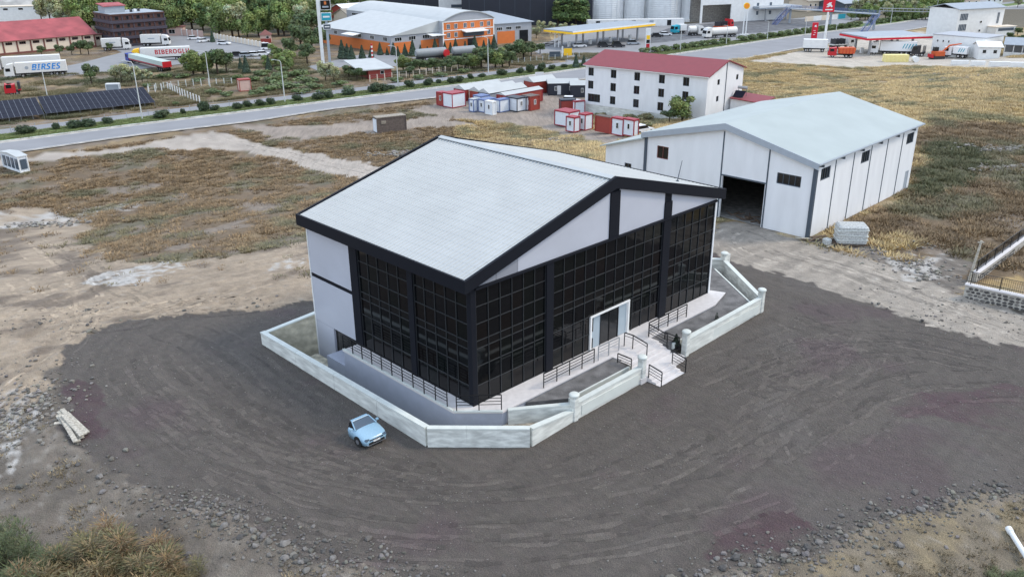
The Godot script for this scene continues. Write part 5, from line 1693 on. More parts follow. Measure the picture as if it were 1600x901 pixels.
	# greenhouse like shed on the right edge
	var ga := G(1568, 88)
	var gb := G(1640, 84)
	var gh := thing("open_shed", "open white framed shed with a light gabled roof beside the house", "shed", ga, yaw_to(ga, gb))
	var gw := ga.distance_to(gb)
	for k in 6: part(boxed(Vector3(gw * k / 5.0, 1.7, 0), Vector3(0.2, 3.4, 0.2)), "post", mats.white_plain, gh)
	part(boxed(Vector3(gw * 0.5, 1.6, -8), Vector3(gw, 3.2, 0.2)), "rear_wall", mats.grey_clad, gh)
	part(boxed(Vector3(gw * 0.5, 0.6, 0), Vector3(gw, 1.2, 0.12)), "low_wall", mats.white_plain, gh)
	gable_roof(gh, gw, 8.0, 3.4, 4.8, mats.roof_grey, 0.4, 0.16, true)
	# white blocks along the field
	for k in 5:
		var wx: float = [1500, 1528, 1562, 1588, 1612][k]
		var o := part(boxed(Vector3(0, 0.55, 0), Vector3([4.2, 3.4, 4.6, 3.0, 3.6][k], 1.1, 1.0)), "concrete_block", mats.white_plain, null, G(wx, 101 + 1.2 * k), Basis(Vector3.UP, -0.12))
		meta(o, "white concrete block lying in a row at the field edge", "block", "white blocks at the field edge")
	# footbridge
	build_footbridge()
	# station canopy and buildings beyond the footbridge
	fuel_canopy("flat grey canopy on the far side near the footbridge stairs", G(1185, 34), G(1250, 31), 10.0, 4.8, mats.roof_grey, mats.roof_grey, 2)
	simple_house("long_store", "long cream store behind the footbridge", G(1262, 18), G(1330, 14), 12.0, 4.5, 6.0, mats.cream, mats.rust_beige)
	simple_house("grey_depot", "grey roofed depot beside the trees behind the red pylon", G(1318, 20), G(1388, 14), 14.0, 4.0, 6.0, mats.seam, mats.roof_grey)
	simple_house("tiny_house", "small far house with red roof above the white house", G(1508, 12), G(1530, 11), 9.0, 4.0, 6.0, mats.cream, mats.bright_red_roof)
	simple_house("tiny_house", "small far white house with grey roof above the white house", G(1540, 10), G(1566, 9), 9.0, 4.5, 6.5, mats.white_plain, mats.roof_grey)
	# advertising hoarding band
	var ba := G(1258, 34)
	var bb := G(1345, 27)
	var bn := thing("hoarding", "low painted hoarding with pale and teal boards below the footbridge", "hoarding", ba, yaw_to(ba, bb))
	var bw := ba.distance_to(bb)
	for k in 7: part(boxed(Vector3(bw * (k + 0.5) / 7.0, 1.0, 0), Vector3(bw / 7.0 - 0.1, 1.9, 0.12)), "board", [mats.cream, mats.white_plain, mats.cream, mats.white_plain, mats.teal, mats.window_pale, mats.window_blue][k], bn)

func horse_mark(parent: Node3D, at: Vector3, s: float) -> void:
	var m := MB.new()
	m.prism([Vector2(-0.62, -0.42), Vector2(-0.2, -0.05), Vector2(-0.62, 0.0), Vector2(-0.1, 0.42), Vector2(0.42, 0.5), Vector2(0.3, 0.18), Vector2(0.68, -0.3), Vector2(0.4, -0.46), Vector2(0.15, -0.16), Vector2(-0.1, -0.42)], 0.0, 0.05, Basis.from_scale(Vector3.ONE * s), at)
	part(m, "emblem", mats.white_plain, parent)

func build_footbridge() -> void:
	var a := G(1228, 50)
	var b := G(1362, 52)
	var c := G(1448, 34)
	var y := 5.6
	var t := thing("footbridge", "steel footbridge over the road with blue stair flights", "footbridge", a, 0.0)
	var far := G(1235, 36) - a
	var near := G(1368, 47) - a
	var deck := MB.new()
	var p0 := far + Vector3(-1, y, 0)
	var p1 := near + Vector3(0, y, 0)
	deck.bar(p0, p1, 2.4, 0.35)
	part(deck, "deck", mats.grey_trim, t)
	for s in [-1.15, 1.15]:
		var d := (p1 - p0).normalized()
		var off: Vector3 = d.cross(Vector3.UP) * s
		for h in [0.6, 1.15]:
			var rl := MB.new()
			rl.bar(p0 + off + Vector3.UP * h, p1 + off + Vector3.UP * h, 0.09, 0.09)
			part(rl, "handrail", mats.steel_blue, t)
		for k in 15:
			var ps := MB.new()
			var q: Vector3 = p0.lerp(p1, k / 14.0) + off
			ps.bar(q, q + Vector3.UP * 1.15, 0.07, 0.07)
			part(ps, "rail_post", mats.steel_blue, t)
	for f in [0.02, 0.5, 0.98]:
		var q2 := p0.lerp(p1, f)
		part(boxed(Vector3(q2.x, y * 0.5, q2.z), Vector3(0.7, y, 0.7)), "pier", mats.grey_trim, t)
	for e in 2:
		var top := p0 if e == 0 else p1
		var dir := Vector3(-0.75, 0, 0.66) if e == 0 else Vector3(-0.72, 0, 0.69)
		var foot := Vector3(top.x, 0, top.z) + dir * 9.5
		for s in [-1.0, 1.0]:
			var off2: Vector3 = dir.cross(Vector3.UP) * s
			var st := MB.new()
			st.bar(top + off2, foot + off2, 0.14, 0.4)
			part(st, "stringer", mats.steel_blue, t)
			var rl2 := MB.new()
			rl2.bar(top + off2 + Vector3.UP, foot + off2 + Vector3.UP, 0.1, 0.1)
			part(rl2, "handrail", mats.steel_blue, t)
		for k in 20:
			var q3 := top.lerp(foot, (k + 0.5) / 20.0)
			var tr := MB.new()
			tr.box(q3, Vector3(0.3, 0.06, 1.9), Basis(Vector3.UP, atan2(-dir.z, dir.x)))
			part(tr, "tread", mats.blue, t)
	# second bridge run further along, seen over the hedge
	var g0 := G(1372, 36) + Vector3(0, 4.6, 0)
	var g1 := G(1452, 38) + Vector3(0, 4.6, 0)
	var gt := thing("overhead_gantry", "pale steel gantry reaching over the road past the footbridge", "gantry", Vector3(g0.x, -7, g0.z))
	var o := Vector3(g0.x, -7, g0.z)
	for yy in [0.0, 1.0]:
		var gb := MB.new()
		gb.bar(g0 - o + Vector3.UP * yy, g1 - o + Vector3.UP * yy, 0.25, 0.25)
		part(gb, "chord", mats.steel_pale, gt)
	for k in 14:
		var w := MB.new()
		var q4 := (g0 - o).lerp(g1 - o, k / 13.0)
		w.bar(q4, q4 + Vector3.UP, 0.12, 0.12)
		part(w, "web", mats.steel_pale, gt)
	for q5 in [g0 - o, g1 - o]: part(boxed(Vector3(q5.x, q5.y * 0.5, q5.z), Vector3(0.4, q5.y, 0.4)), "post", mats.steel_pale, gt)

# ------------------------------------------------------------------ portable cabins
func cabin(label: String, px: float, py: float, wl: float, wr: float, h: float, body: Material, frame: Material, roof: Material, opts := {}) -> Node3D:
	# near bottom corner at the pixel; wl metres along the left face, wr along the right face
	var t := thing("portable_cabin", label, "cabin", G(px, py), opts.get("yaw", B_YAW), opts.get("group", ""))
	part(boxed(Vector3(wr * 0.5, h * 0.5 + 0.05, -wl * 0.5), Vector3(wr - 0.06, h - 0.1, wl - 0.06)), "wall", body, t)
	var f := MB.new()
	for x in [0.0, wr]:
		for z in [0.0, -wl]: f.box(Vector3(x, h * 0.5, z), Vector3(0.14, h, 0.14))
	for y in [0.08, h - 0.07]:
		f.box(Vector3(wr * 0.5, y, 0), Vector3(wr - 0.14, 0.15, 0.12)); f.box(Vector3(wr * 0.5, y, -wl), Vector3(wr - 0.14, 0.15, 0.12))
		f.box(Vector3(0, y, -wl * 0.5), Vector3(0.12, 0.15, wl - 0.14)); f.box(Vector3(wr, y, -wl * 0.5), Vector3(0.12, 0.15, wl - 0.14))
	part(f, "frame", frame, t)
	var g: float = opts.get("gable", 0.0)
	if g > 0.0:
		var r := MB.new()
		r.prism([Vector2(0.12, h + 0.01), Vector2(-wl * 0.5, h + g), Vector2(-wl - 0.12, h + 0.01)], -0.2, wr + 0.2, Basis(Vector3(0, 0, 1), Vector3.UP, Vector3(-1, 0, 0)), Vector3(wr, 0, 0))
		part(r, "roof", roof, t)
	else:
		part(boxed(Vector3(wr * 0.5, h + 0.05, -wl * 0.5), Vector3(wr + 0.12, 0.1, wl + 0.12)), "roof", roof, t)
	for k in int(opts.get("win_left", 0)):
		window_on(t, Vector3(-0.02, h * 0.58, -wl * (k + 0.5) / opts.win_left), 0.55, h * 0.36, Basis(Vector3.UP, -PI / 2), mats.window_dark, mats.white_plain, 0)
	for k in int(opts.get("win_right", 0)):
		window_on(t, Vector3(wr * (k + 0.5) / opts.win_right, h * 0.58, 0.02), 0.6, h * 0.36, Basis(), mats.window_dark, mats.white_plain, 1)
	if opts.has("door"): part(boxed(Vector3(wr * opts.door, h * 0.42, 0.0), Vector3(0.8, h * 0.78, 0.08)), "door", mats.white_plain, t)
	return t

func build_cabins() -> void:
	var w: Material = mats.cabin_white
	cabin("dark red box cabin at the outer end of the cabin row by the road", 694, 166, 2.4, 1.6, 2.7, mats.cabin_red, mats.cabin_frame_red, mats.cabin_frame_red, {"win_left": 1})
	cabin("white cabin with red frame next to the dark red box cabin", 707, 169, 3.0, 3.6, 2.9, w, mats.cabin_frame_red, mats.cabin_frame_red)
	cabin("long red cabin with white gabled roof behind the red framed cabin", 727, 158, 3.6, 11.0, 2.4, mats.cabin_red, mats.cabin_frame_red, mats.roof_white, {"gable": 0.9})
	cabin("long red cabin with white gabled roof between two others", 751, 161, 3.6, 11.0, 2.4, mats.cabin_red, mats.cream, mats.roof_white, {"gable": 0.9})
	cabin("grey fronted long cabin with white gabled roof behind the blue frames", 765, 164, 3.4, 11.0, 2.4, mats.roof_grey, mats.cabin_black, mats.roof_white, {"gable": 0.9})
	cabin("red walled cabin with a flat white roof behind the black framed pair", 790, 168, 2.6, 11.0, 2.5, mats.cabin_red, mats.cabin_frame_red, mats.roof_white, {"gable": 0.5, "win_left": 1})
	cabin("slim white guard cabin standing alone before the cabin row", 740, 175, 1.3, 1.0, 2.5, w, mats.cabin_blue, mats.roof_white, {"win_left": 1})
	cabin("white cabin with blue frame behind the slim guard cabin", 752, 170, 2.4, 2.4, 2.5, w, mats.cabin_blue, mats.cabin_blue, {"win_left": 1})
	cabin("white cabin with blue roof frame beside the front white cabin", 757, 176, 1.8, 3.2, 2.5, w, mats.cabin_blue, mats.cabin_blue, {"win_left": 1})
	cabin("tall white cabin with a narrow door in front of the blue frames", 770, 180, 2.2, 0.9, 2.6, w, mats.white_plain, mats.white_plain, {"win_left": 1})
	cabin("pale cabin with blue frame right of the tall white cabin", 781, 176, 1.4, 2.6, 2.5, w, mats.cabin_blue, mats.cabin_blue)
	cabin("white cabin with black frame and blank side wall", 808, 175, 3.2, 2.4, 2.7, w, mats.cabin_black, mats.cabin_black, {"win_right": 1})
	cabin("white cabin with black frame next to the rust red cabin", 822, 173, 2.0, 1.8, 2.7, w, mats.cabin_black, mats.cabin_black, {"win_right": 1})
	cabin("rust red plank cabin at the shed end of the cabin row", 829, 173, 2.6, 2.6, 2.8, mats.cabin_red, mats.cabin_red, mats.container_brown, {"win_right": 1})
	# row by the road
	var a := G(833, 147)
	cabin("rust red garden cabin with white gabled roof beside the black cabins", 834, 147, 3.6, 6.4, 2.6, mats.cabin_red, mats.cabin_red, mats.roof_white, {"gable": 1.0, "yaw": 0.62})
	cabin("black cabin with white framed window beside the rust red garden cabin", 857, 149, 4.0, 6.6, 2.6, mats.cabin_black, mats.cabin_black, mats.roof_white, {"gable": 0.8, "win_right": 2, "door": 0.36, "yaw": 0.05})
	cabin("black cabin tucked against the white office block", 892, 152, 4.0, 5.0, 2.6, mats.cabin_black, mats.cabin_black, mats.roof_white, {"gable": 0.8, "win_right": 1, "door": 0.82, "yaw": 0.0})
	# cluster before the white block
	cabin("open dark framed cabin with brown inside near the office block", 876, 178, 1.8, 3.0, 2.7, mats.cabin_red, mats.cabin_black, mats.cabin_black, {"yaw": 0.1})
	cabin("white cabin with red frame near the office block corner", 898, 181, 0.9, 2.2, 2.8, w, mats.cabin_frame_red, mats.cabin_frame_red, {"yaw": 0.4})
	cabin("large white cabin with red flat roof on the dirt", 889, 199, 3.6, 2.9, 2.7, w, mats.cabin_frame_red, mats.cabin_frame_red)
	cabin("small white cabin with red frame and one slit window on the dirt", 897, 207, 1.9, 1.5, 2.6, w, mats.cabin_frame_red, mats.cabin_frame_red, {"win_left": 1})
	cabin("white cabin with red frame behind the slit window cabin", 914, 204, 1.5, 2.0, 2.8, w, mats.cabin_frame_red, mats.cabin_frame_red, {"win_left": 1})
	cabin("rust brown container cabin next to the shed lean-to", 953, 209, 3.3, 1.2, 2.7, mats.cabin_red, mats.cabin_red, mats.container_brown)
	cabin("white red framed cabin beside the rust brown container", 973, 213, 2.4, 1.2, 2.8, w, mats.cabin_frame_red, mats.cabin_frame_red, {"win_left": 1})
	cabin("white red framed cabin nearest the shed lean-to", 990, 214, 2.2, 1.2, 2.7, w, mats.cabin_frame_red, mats.cabin_frame_red, {"win_left": 1})
	# sign board on a post above the garden cabin
	var sp := G(843, 134)
	var sb := thing("sign_board", "white board on a post beside the road above the garden cabin", "sign", sp, 0.1)
	part(boxed(Vector3(0, 2.5, 0), Vector3(2.0, 1.4, 0.12)), "board", mats.white_plain, sb)
	part(boxed(Vector3(0, 0.9, -0.1), Vector3(0.16, 1.8, 0.12)), "post", mats.seam, sb)
	# brown transformer container in the field
	var c := cabin("weathered brown container with a white door end in the dry field", 590, 208, 2.0, 5.6, 2.7, mats.container_brown, mats.container_brown, mats.rust_beige, {"yaw": 0.5})
	part(boxed(Vector3(-0.05, 1.25, -1.0), Vector3(0.12, 2.3, 1.8)), "end_door", mats.cabin_white, c)
	part(boxed(Vector3(1.25, 1.85, 0.01), Vector3(0.9, 0.55, 0.12)), "notice", mats.rust_beige, c)
	# white kiosk at the left edge
	var k := cabin("white kiosk with glass sides at the roadside edge of the dry field", 32, 270, 6.0, 1.3, 2.5, mats.cabin_white, mats.white_plain, mats.roof_white, {"gable": 0.3, "yaw": 0.9})
	for q in 4: part(boxed(Vector3(-0.06, 1.25, -0.8 - 1.4 * q), Vector3(0.06, 1.6, 0.8)), "glass_panel", mats.window_blue, k)
	part(boxed(Vector3(0.65, 1.25, 0.05), Vector3(0.9, 1.5, 0.06)), "glass_panel", mats.window_blue, k)
	# little huts beyond the median
	cabin("grey booth with a pale red edged roof above the solar panels", 166, 143, 1.0, 2.9, 1.7, mats.roof_grey, mats.cabin_white, mats.white_plain, {"yaw": 0.1})
	cabin("pink and red booth beside the road fence", 375, 143, 2.2, 2.6, 2.6, mats.plaster_pink, mats.cabin_red, mats.cabin_red, {"yaw": 0.5})

# ------------------------------------------------------------------ vehicles
func wheel(parent: Node3D, at: Vector3, r: float, w: float) -> void:
	var m := MB.new()
	m.tube([at + Vector3(0, 0, -w * 0.5), at + Vector3(0, 0, w * 0.5)], [r, r], 14)
	var ty := part(m, "wheel", mats.rubber, parent)
	var h := MB.new()
	h.tube([at + Vector3(0, 0, -w * 0.5 - 0.015), at + Vector3(0, 0, w * 0.5 + 0.015)], [r * 0.55, r * 0.55], 10)
	part(h, "rim", mats.chrome, ty)

func truck(label: String, rear: Vector3, front: Vector3, cab: Material, box: Material, opts := {}) -> Node3D:
	var L := rear.distance_to(front)
	var t := thing("truck", label, "truck", rear, yaw_to(rear, front))
	var W := 2.5
	var H: float = opts.get("h", 3.7)
	var cabin_l := 2.3
	if opts.get("cab", true):
		var c := MB.new()
		c.prism([Vector2(L - cabin_l, 0.6), Vector2(L - 0.02, 0.6), Vector2(L, 1.5), Vector2(L - 0.25, 2.7), Vector2(L - 0.8, H - 0.35), Vector2(L - cabin_l, H - 0.1)], -W * 0.5, W * 0.5)
		var cb := part(c, "cab", cab, t)
		var ws := MB.new()
		ws.prism([Vector2(L - 0.01, 1.62), Vector2(L + 0.02, 1.62), Vector2(L - 0.22, 2.62), Vector2(L - 0.26, 2.62)], -W * 0.44, W * 0.44)
		part(ws, "windscreen", mats.window_dark, cb)
		for s in [-1, 1]: part(boxed(Vector3(L - 1.0, 2.1, s * W * 0.5), Vector3(1.1, 0.8, 0.04)), "side_window", mats.window_dark, cb)
	var front_x := L - cabin_l - 0.45 if opts.get("cab", true) else L
	match opts.get("kind", "box"):
		"box":
			part(boxed(Vector3(front_x * 0.5, 1.15 + (H - 1.15) * 0.5, 0), Vector3(front_x, H - 1.15, W)), "trailer_box", box, t)
			if opts.has("rear"): part(boxed(Vector3(-0.03, 1.15 + (H - 1.15) * 0.5, 0), Vector3(0.08, H - 1.2, W - 0.05)), "rear_door", opts.rear, t)
			if opts.has("skirt"): part(boxed(Vector3(front_x * 0.5, 1.35, 0), Vector3(front_x - 0.1, 0.35, W + 0.04)), "side_band", opts.skirt, t)
		"tank":
			var tk := MB.new()
			tk.tube([Vector3(0, 2.2, 0), Vector3(0.3, 2.2, 0), Vector3(front_x - 0.3, 2.2, 0), Vector3(front_x, 2.2, 0)], [0.8, 1.2, 1.2, 0.8], 18)
			part(tk, "tank", box, t)
		"tipper":
			var tp := MB.new()
			tp.prism([Vector2(0, 1.2), Vector2(front_x, 1.2), Vector2(front_x, 2.7), Vector2(0.2, 2.9), Vector2(-0.3, 2.6)], -W * 0.5, W * 0.5)
			part(tp, "tipper_body", box, t)
			for k in 5: part(boxed(Vector3(0.5 + (front_x - 0.8) * k / 4.0, 1.9, 0), Vector3(0.12, 1.4, W + 0.14)), "body_rib", mats.red, t)
		"flat":
			part(boxed(Vector3(front_x * 0.5, 1.2, 0), Vector3(front_x, 0.25, W)), "bed", box, t)
			for k in 4: part(boxed(Vector3(front_x * (0.15 + 0.22 * k), 2.1, 0), Vector3(0.14, 1.6, W)), "stake", mats.chassis, t)
	part(boxed(Vector3(L * 0.5 - 0.2, 0.85, 0), Vector3(L - 0.8, 0.3, 1.0)), "chassis", mats.chassis, t)
	var wx := [0.9, 2.1, L - 1.3]
	if L > 11.0: wx = [1.2, 2.5, 3.8, L - 4.2, L - 1.3]
	for x in wx:
		for s in [-1, 1]: wheel(t, Vector3(x, 0.5, s * 1.05), 0.5, 0.35)
	if opts.has("print"): part(boxed(Vector3(front_x * 0.55, 2.5, W * 0.5 + 0.01), Vector3(front_x * 0.34, 0.3, 0.04)), "print", opts.print, t)
	if opts.has("text"):
		var tm := lettering(opts.text, opts.get("size", 1.0), 0.03)
		var side: float = opts.get("side", -1.0)
		var bs := Basis(Vector3.UP, PI if side < 0.0 else 0.0)
		if opts.get("slant", 0.0) != 0.0: bs = bs * Basis(Vector3.RIGHT, Vector3(opts.slant, 1, 0), Vector3.BACK)
		part(tm, "lettering", opts.ink, t, Vector3(front_x * opts.get("where", 0.5), 1.15 + (H - 1.15) * 0.52, side * (W * 0.5 + 0.02)), bs)
		if opts.has("crest"):
			var cr := MB.new()
			cr.tube([Vector3(0, 0, 0), Vector3(0, 0, 0.03)], [0.42, 0.42], 16)
			part(cr, "emblem", opts.crest, t, Vector3(front_x * 0.78, 1.15 + (H - 1.15) * 0.5, side * (W * 0.5 + 0.04)))
	return t

func car(label: String, at: Vector3, turn: float, body: Material, opts := {}) -> Node3D:
	var t := thing("parked_car", label, "car", at, turn, opts.get("group", ""))
	var tall: float = opts.get("tall", 0.0)
	var b := MB.new()
	b.prism([Vector2(-2.1, 0.3), Vector2(2.05, 0.3), Vector2(2.12, 0.6), Vector2(1.95, 0.78), Vector2(1.0, 0.92), Vector2(-2.05, 0.95), Vector2(-2.15, 0.6)], -0.86, 0.86)
	part(b, "body", body, t)
	var c := MB.new()
	var rf := 1.45 + tall
	c.prism([Vector2(-1.95, 0.94), Vector2(0.95, 0.92), Vector2(0.25, rf - 0.04), Vector2(-1.5 - tall * 0.3, rf)], -0.74, 0.74)
	part(c, "windows", mats.window_dark, t)
	part(boxed(Vector3(-0.62, rf + 0.02, 0), Vector3(1.75 + tall * 0.3, 0.07, 1.4)), "roof", body, t)
	for x in [-1.3, 1.3]:
		for s in [-1, 1]: wheel(t, Vector3(x, 0.33, s * 0.78), 0.33, 0.22)
	return t

func build_vehicles() -> void:
	truck("white articulated truck with large blue slanted lettering on its trailer", G(106, 116), G(8, 122), mats.truck_white, mats.truck_white, {"text": "BIRSES", "size": 1.5, "ink": mats.blue_letter, "where": 0.40, "slant": 0.28, "crest": mats.grey_trim, "side": 1.0 if false else -1.0})
	truck("white articulated truck parked behind the blue lettered truck", G(96, 106), G(-12, 112), mats.truck_white, mats.truck_white, {})
	truck("white articulated truck with red lettering on its long trailer", G(298, 92), G(206, 96), mats.yellow, mats.truck_white, {"text": "BIBEROGLU", "size": 1.25, "ink": mats.red, "where": 0.36, "side": -1.0})
	truck("blue cab truck with pale green tarpaulin and red tail", G(262, 112), G(203, 97), mats.blue, mats.tarp_green, {"rear": mats.red, "skirt": mats.cabin_frame_red, "h": 2.7})
	truck("white truck with faint grey lettering close to the brown block", G(160, 79), G(205, 77), mats.truck_white, mats.truck_white, {"print": mats.grey_trim})
	truck("white box truck parked at the foot of the brown block", G(222, 72), G(266, 71), mats.truck_white, mats.truck_white, {"print": mats.grey_trim})
	var red := truck("small red lorry half hidden left of the solar panels", G(34, 147), G(8, 149), mats.red, mats.red, {"h": 2.6, "kind": "flat"})
	# cars and vans by the garden wall
	var cars := [[303, 62, 0.3, "car_white", "white car in front of the pink garden wall"], [318, 66, 0.8, "car_white", "white car beside the dark conifer in the truck yard"], [350, 70, -0.1, "car_white", "white car partly behind the two broad trees"], [372, 88, 0.3, "car_dark", "dark car at the end of the parked row"], [385, 89, 0.35, "car_silver", "silver car second in the parked row"], [398, 88, 0.35, "car_white", "white car third in the parked row"], [412, 87, 0.35, "car_white", "white car last in the parked row by the vans"]]
	for c in cars: car(c[4], G(c[0], c[1]), c[2], mats[c[3]])
	car("white minibus parked in front of the red guard hut", G(418, 78), 0.3, mats.car_white, {"tall": 0.75})
	car("white pickup parked between the black cabins and office block", G(893, 162), -0.15, mats.car_white, {"tall": 0.1})
	car("white car squeezed between the last cabin and shed lean-to", G(1003, 208), 0.6, mats.car_white)
	# first fuel station
	car("white car under the near end of the yellow canopy", G(906, 74), 0.2, mats.car_white)
	car("dark car fuelling under the middle of the yellow canopy", G(944, 74), 0.15, mats.car_dark, {"tall": 0.3})
	car("black van fuelling under the yellow canopy", G(966, 74), 0.15, mats.car_dark, {"tall": 0.5})
	car("silver car at the far end of the yellow canopy", G(990, 70), 0.15, mats.car_silver, {"tall": 0.2})
	car("black car parked on the asphalt right of the yellow canopy", G(1027, 58), 0.1, mats.car_dark)
	car("white car parked beside the black car by the silos", G(1040, 56), 0.1, mats.car_white)
	truck("lorry with a turquoise cab parked below the silos", G(1070, 52), G(1050, 53), mats.teal, mats.white_plain, {"h": 3.2})
	truck("white tank lorry parked below the mill wall", G(1076, 56), G(1098, 55), mats.truck_white, mats.truck_white, {"kind": "tank"})
	truck("long white tank lorry in front of the mill loading bay", G(1150, 57), G(1100, 60), mats.truck_white, mats.truck_white, {"kind": "tank"})
	truck("red and orange flatbed lorry behind the white tank lorries", G(1118, 47), G(1142, 44), mats.red, mats.truck_orange, {"kind": "flat"})
	# tank trailers in front of the orange hall
	truck("grey tank trailer with red end in front of the orange gable", G(650, 96), G(697, 92), mats.red, mats.tank_grey, {"kind": "tank", "cab": false})
	truck("grey tank trailer second in line before the orange gable", G(707, 92), G(742, 89), mats.red, mats.tank_grey, {"kind": "tank", "cab": false})
	var rd := MB.new()
	rd.tube([Vector3(0, 2.0, 0), Vector3(0.5, 2.0, 0)], [1.1, 1.1], 20)
	meta(part(rd, "tank_end", mats.red, null, G(697, 94), Basis(Vector3.UP, -0.7)), "round red tank end standing before the orange gable", "tank")
	# right side
	truck("white box trailer parked on the pale ground by the red pylon", G(1254, 80), G(1292, 81), mats.white_plain, mats.white_plain, {"cab": false, "h": 3.6})
	truck("flatbed lorry with stakes beside the white box trailer", G(1298, 76), G(1331, 74), mats.truck_white, mats.truck_white, {"kind": "flat"})
	truck("orange tipper lorry with red cab on the pale ground", G(1334, 90), G(1293, 89), mats.red, mats.truck_orange, {"kind": "tipper", "h": 2.9})
	truck("white articulated truck with a teal mark beside the red edged canopy", G(1430, 86), G(1358, 84), mats.car_white, mats.car_white, {"h": 3.8, "text": "/////", "size": 1.3, "ink": mats.teal, "where": 0.2, "side": -1.0})
	truck("dark truck tractor parked next to the white shop", G(1446, 88), G(1424, 87), mats.car_dark, mats.car_dark, {"kind": "flat", "h": 3.2})
	truck("truck with teal marked trailer half hidden behind the orange digger", G(1512, 91), G(1474, 90), mats.car_white, mats.car_white, {"h": 3.0, "text": "///", "size": 1.0, "ink": mats.teal, "where": 0.4, "side": -1.0})
	# orange digger
	var g := thing("digger", "orange red digger with its boom stretched towards the shop", "excavator", G(1464, 92), 0.1)
	part(boxed(Vector3(0, 0.45, 0), Vector3(3.4, 0.8, 2.4)), "track", mats.chassis, g)
	part(boxed(Vector3(0.2, 1.5, 0), Vector3(2.8, 1.2, 2.3)), "body", mats.truck_orange, g)
	part(boxed(Vector3(-0.4, 2.5, -0.5), Vector3(1.2, 1.4, 1.1)), "driver_cab", mats.window_dark, g)
	var bm := MB.new()
	bm.tube([Vector3(1.2, 1.8, 0), Vector3(3.2, 3.6, 0), Vector3(6.6, 4.0, 0)], [0.28, 0.24, 0.15], 8)
	part(bm, "boom", mats.truck_orange, g)
	part(boxed(Vector3(-1.9, 0.9, 0), Vector3(0.4, 0.9, 2.4)), "blade", mats.red, g)
	# pale yellow container and white drum
	var yc := thing("yellow_container", "pale yellow open container at the edge of the dry field", "container", G(1383, 97), -0.05)
	part(boxed(Vector3(3.2, 0.95, -1.1), Vector3(6.4, 1.9, 2.2)), "body", mats.pale_yellow, yc)
	for k in 6: part(boxed(Vector3(0.6 + 1.05 * k, 0.95, 0.04), Vector3(0.14, 1.8, 0.1)), "rib", mats.pale_yellow, yc)
	var dr := MB.new()
	dr.tube([Vector3(0, 0.8, -0.8), Vector3(0, 0.8, 0.8)], [0.8, 0.8], 16)
	meta(part(dr, "white_drum", mats.white_plain, null, G(1430, 97)), "white drum lying next to the pale yellow container", "drum")
	build_hero_car()

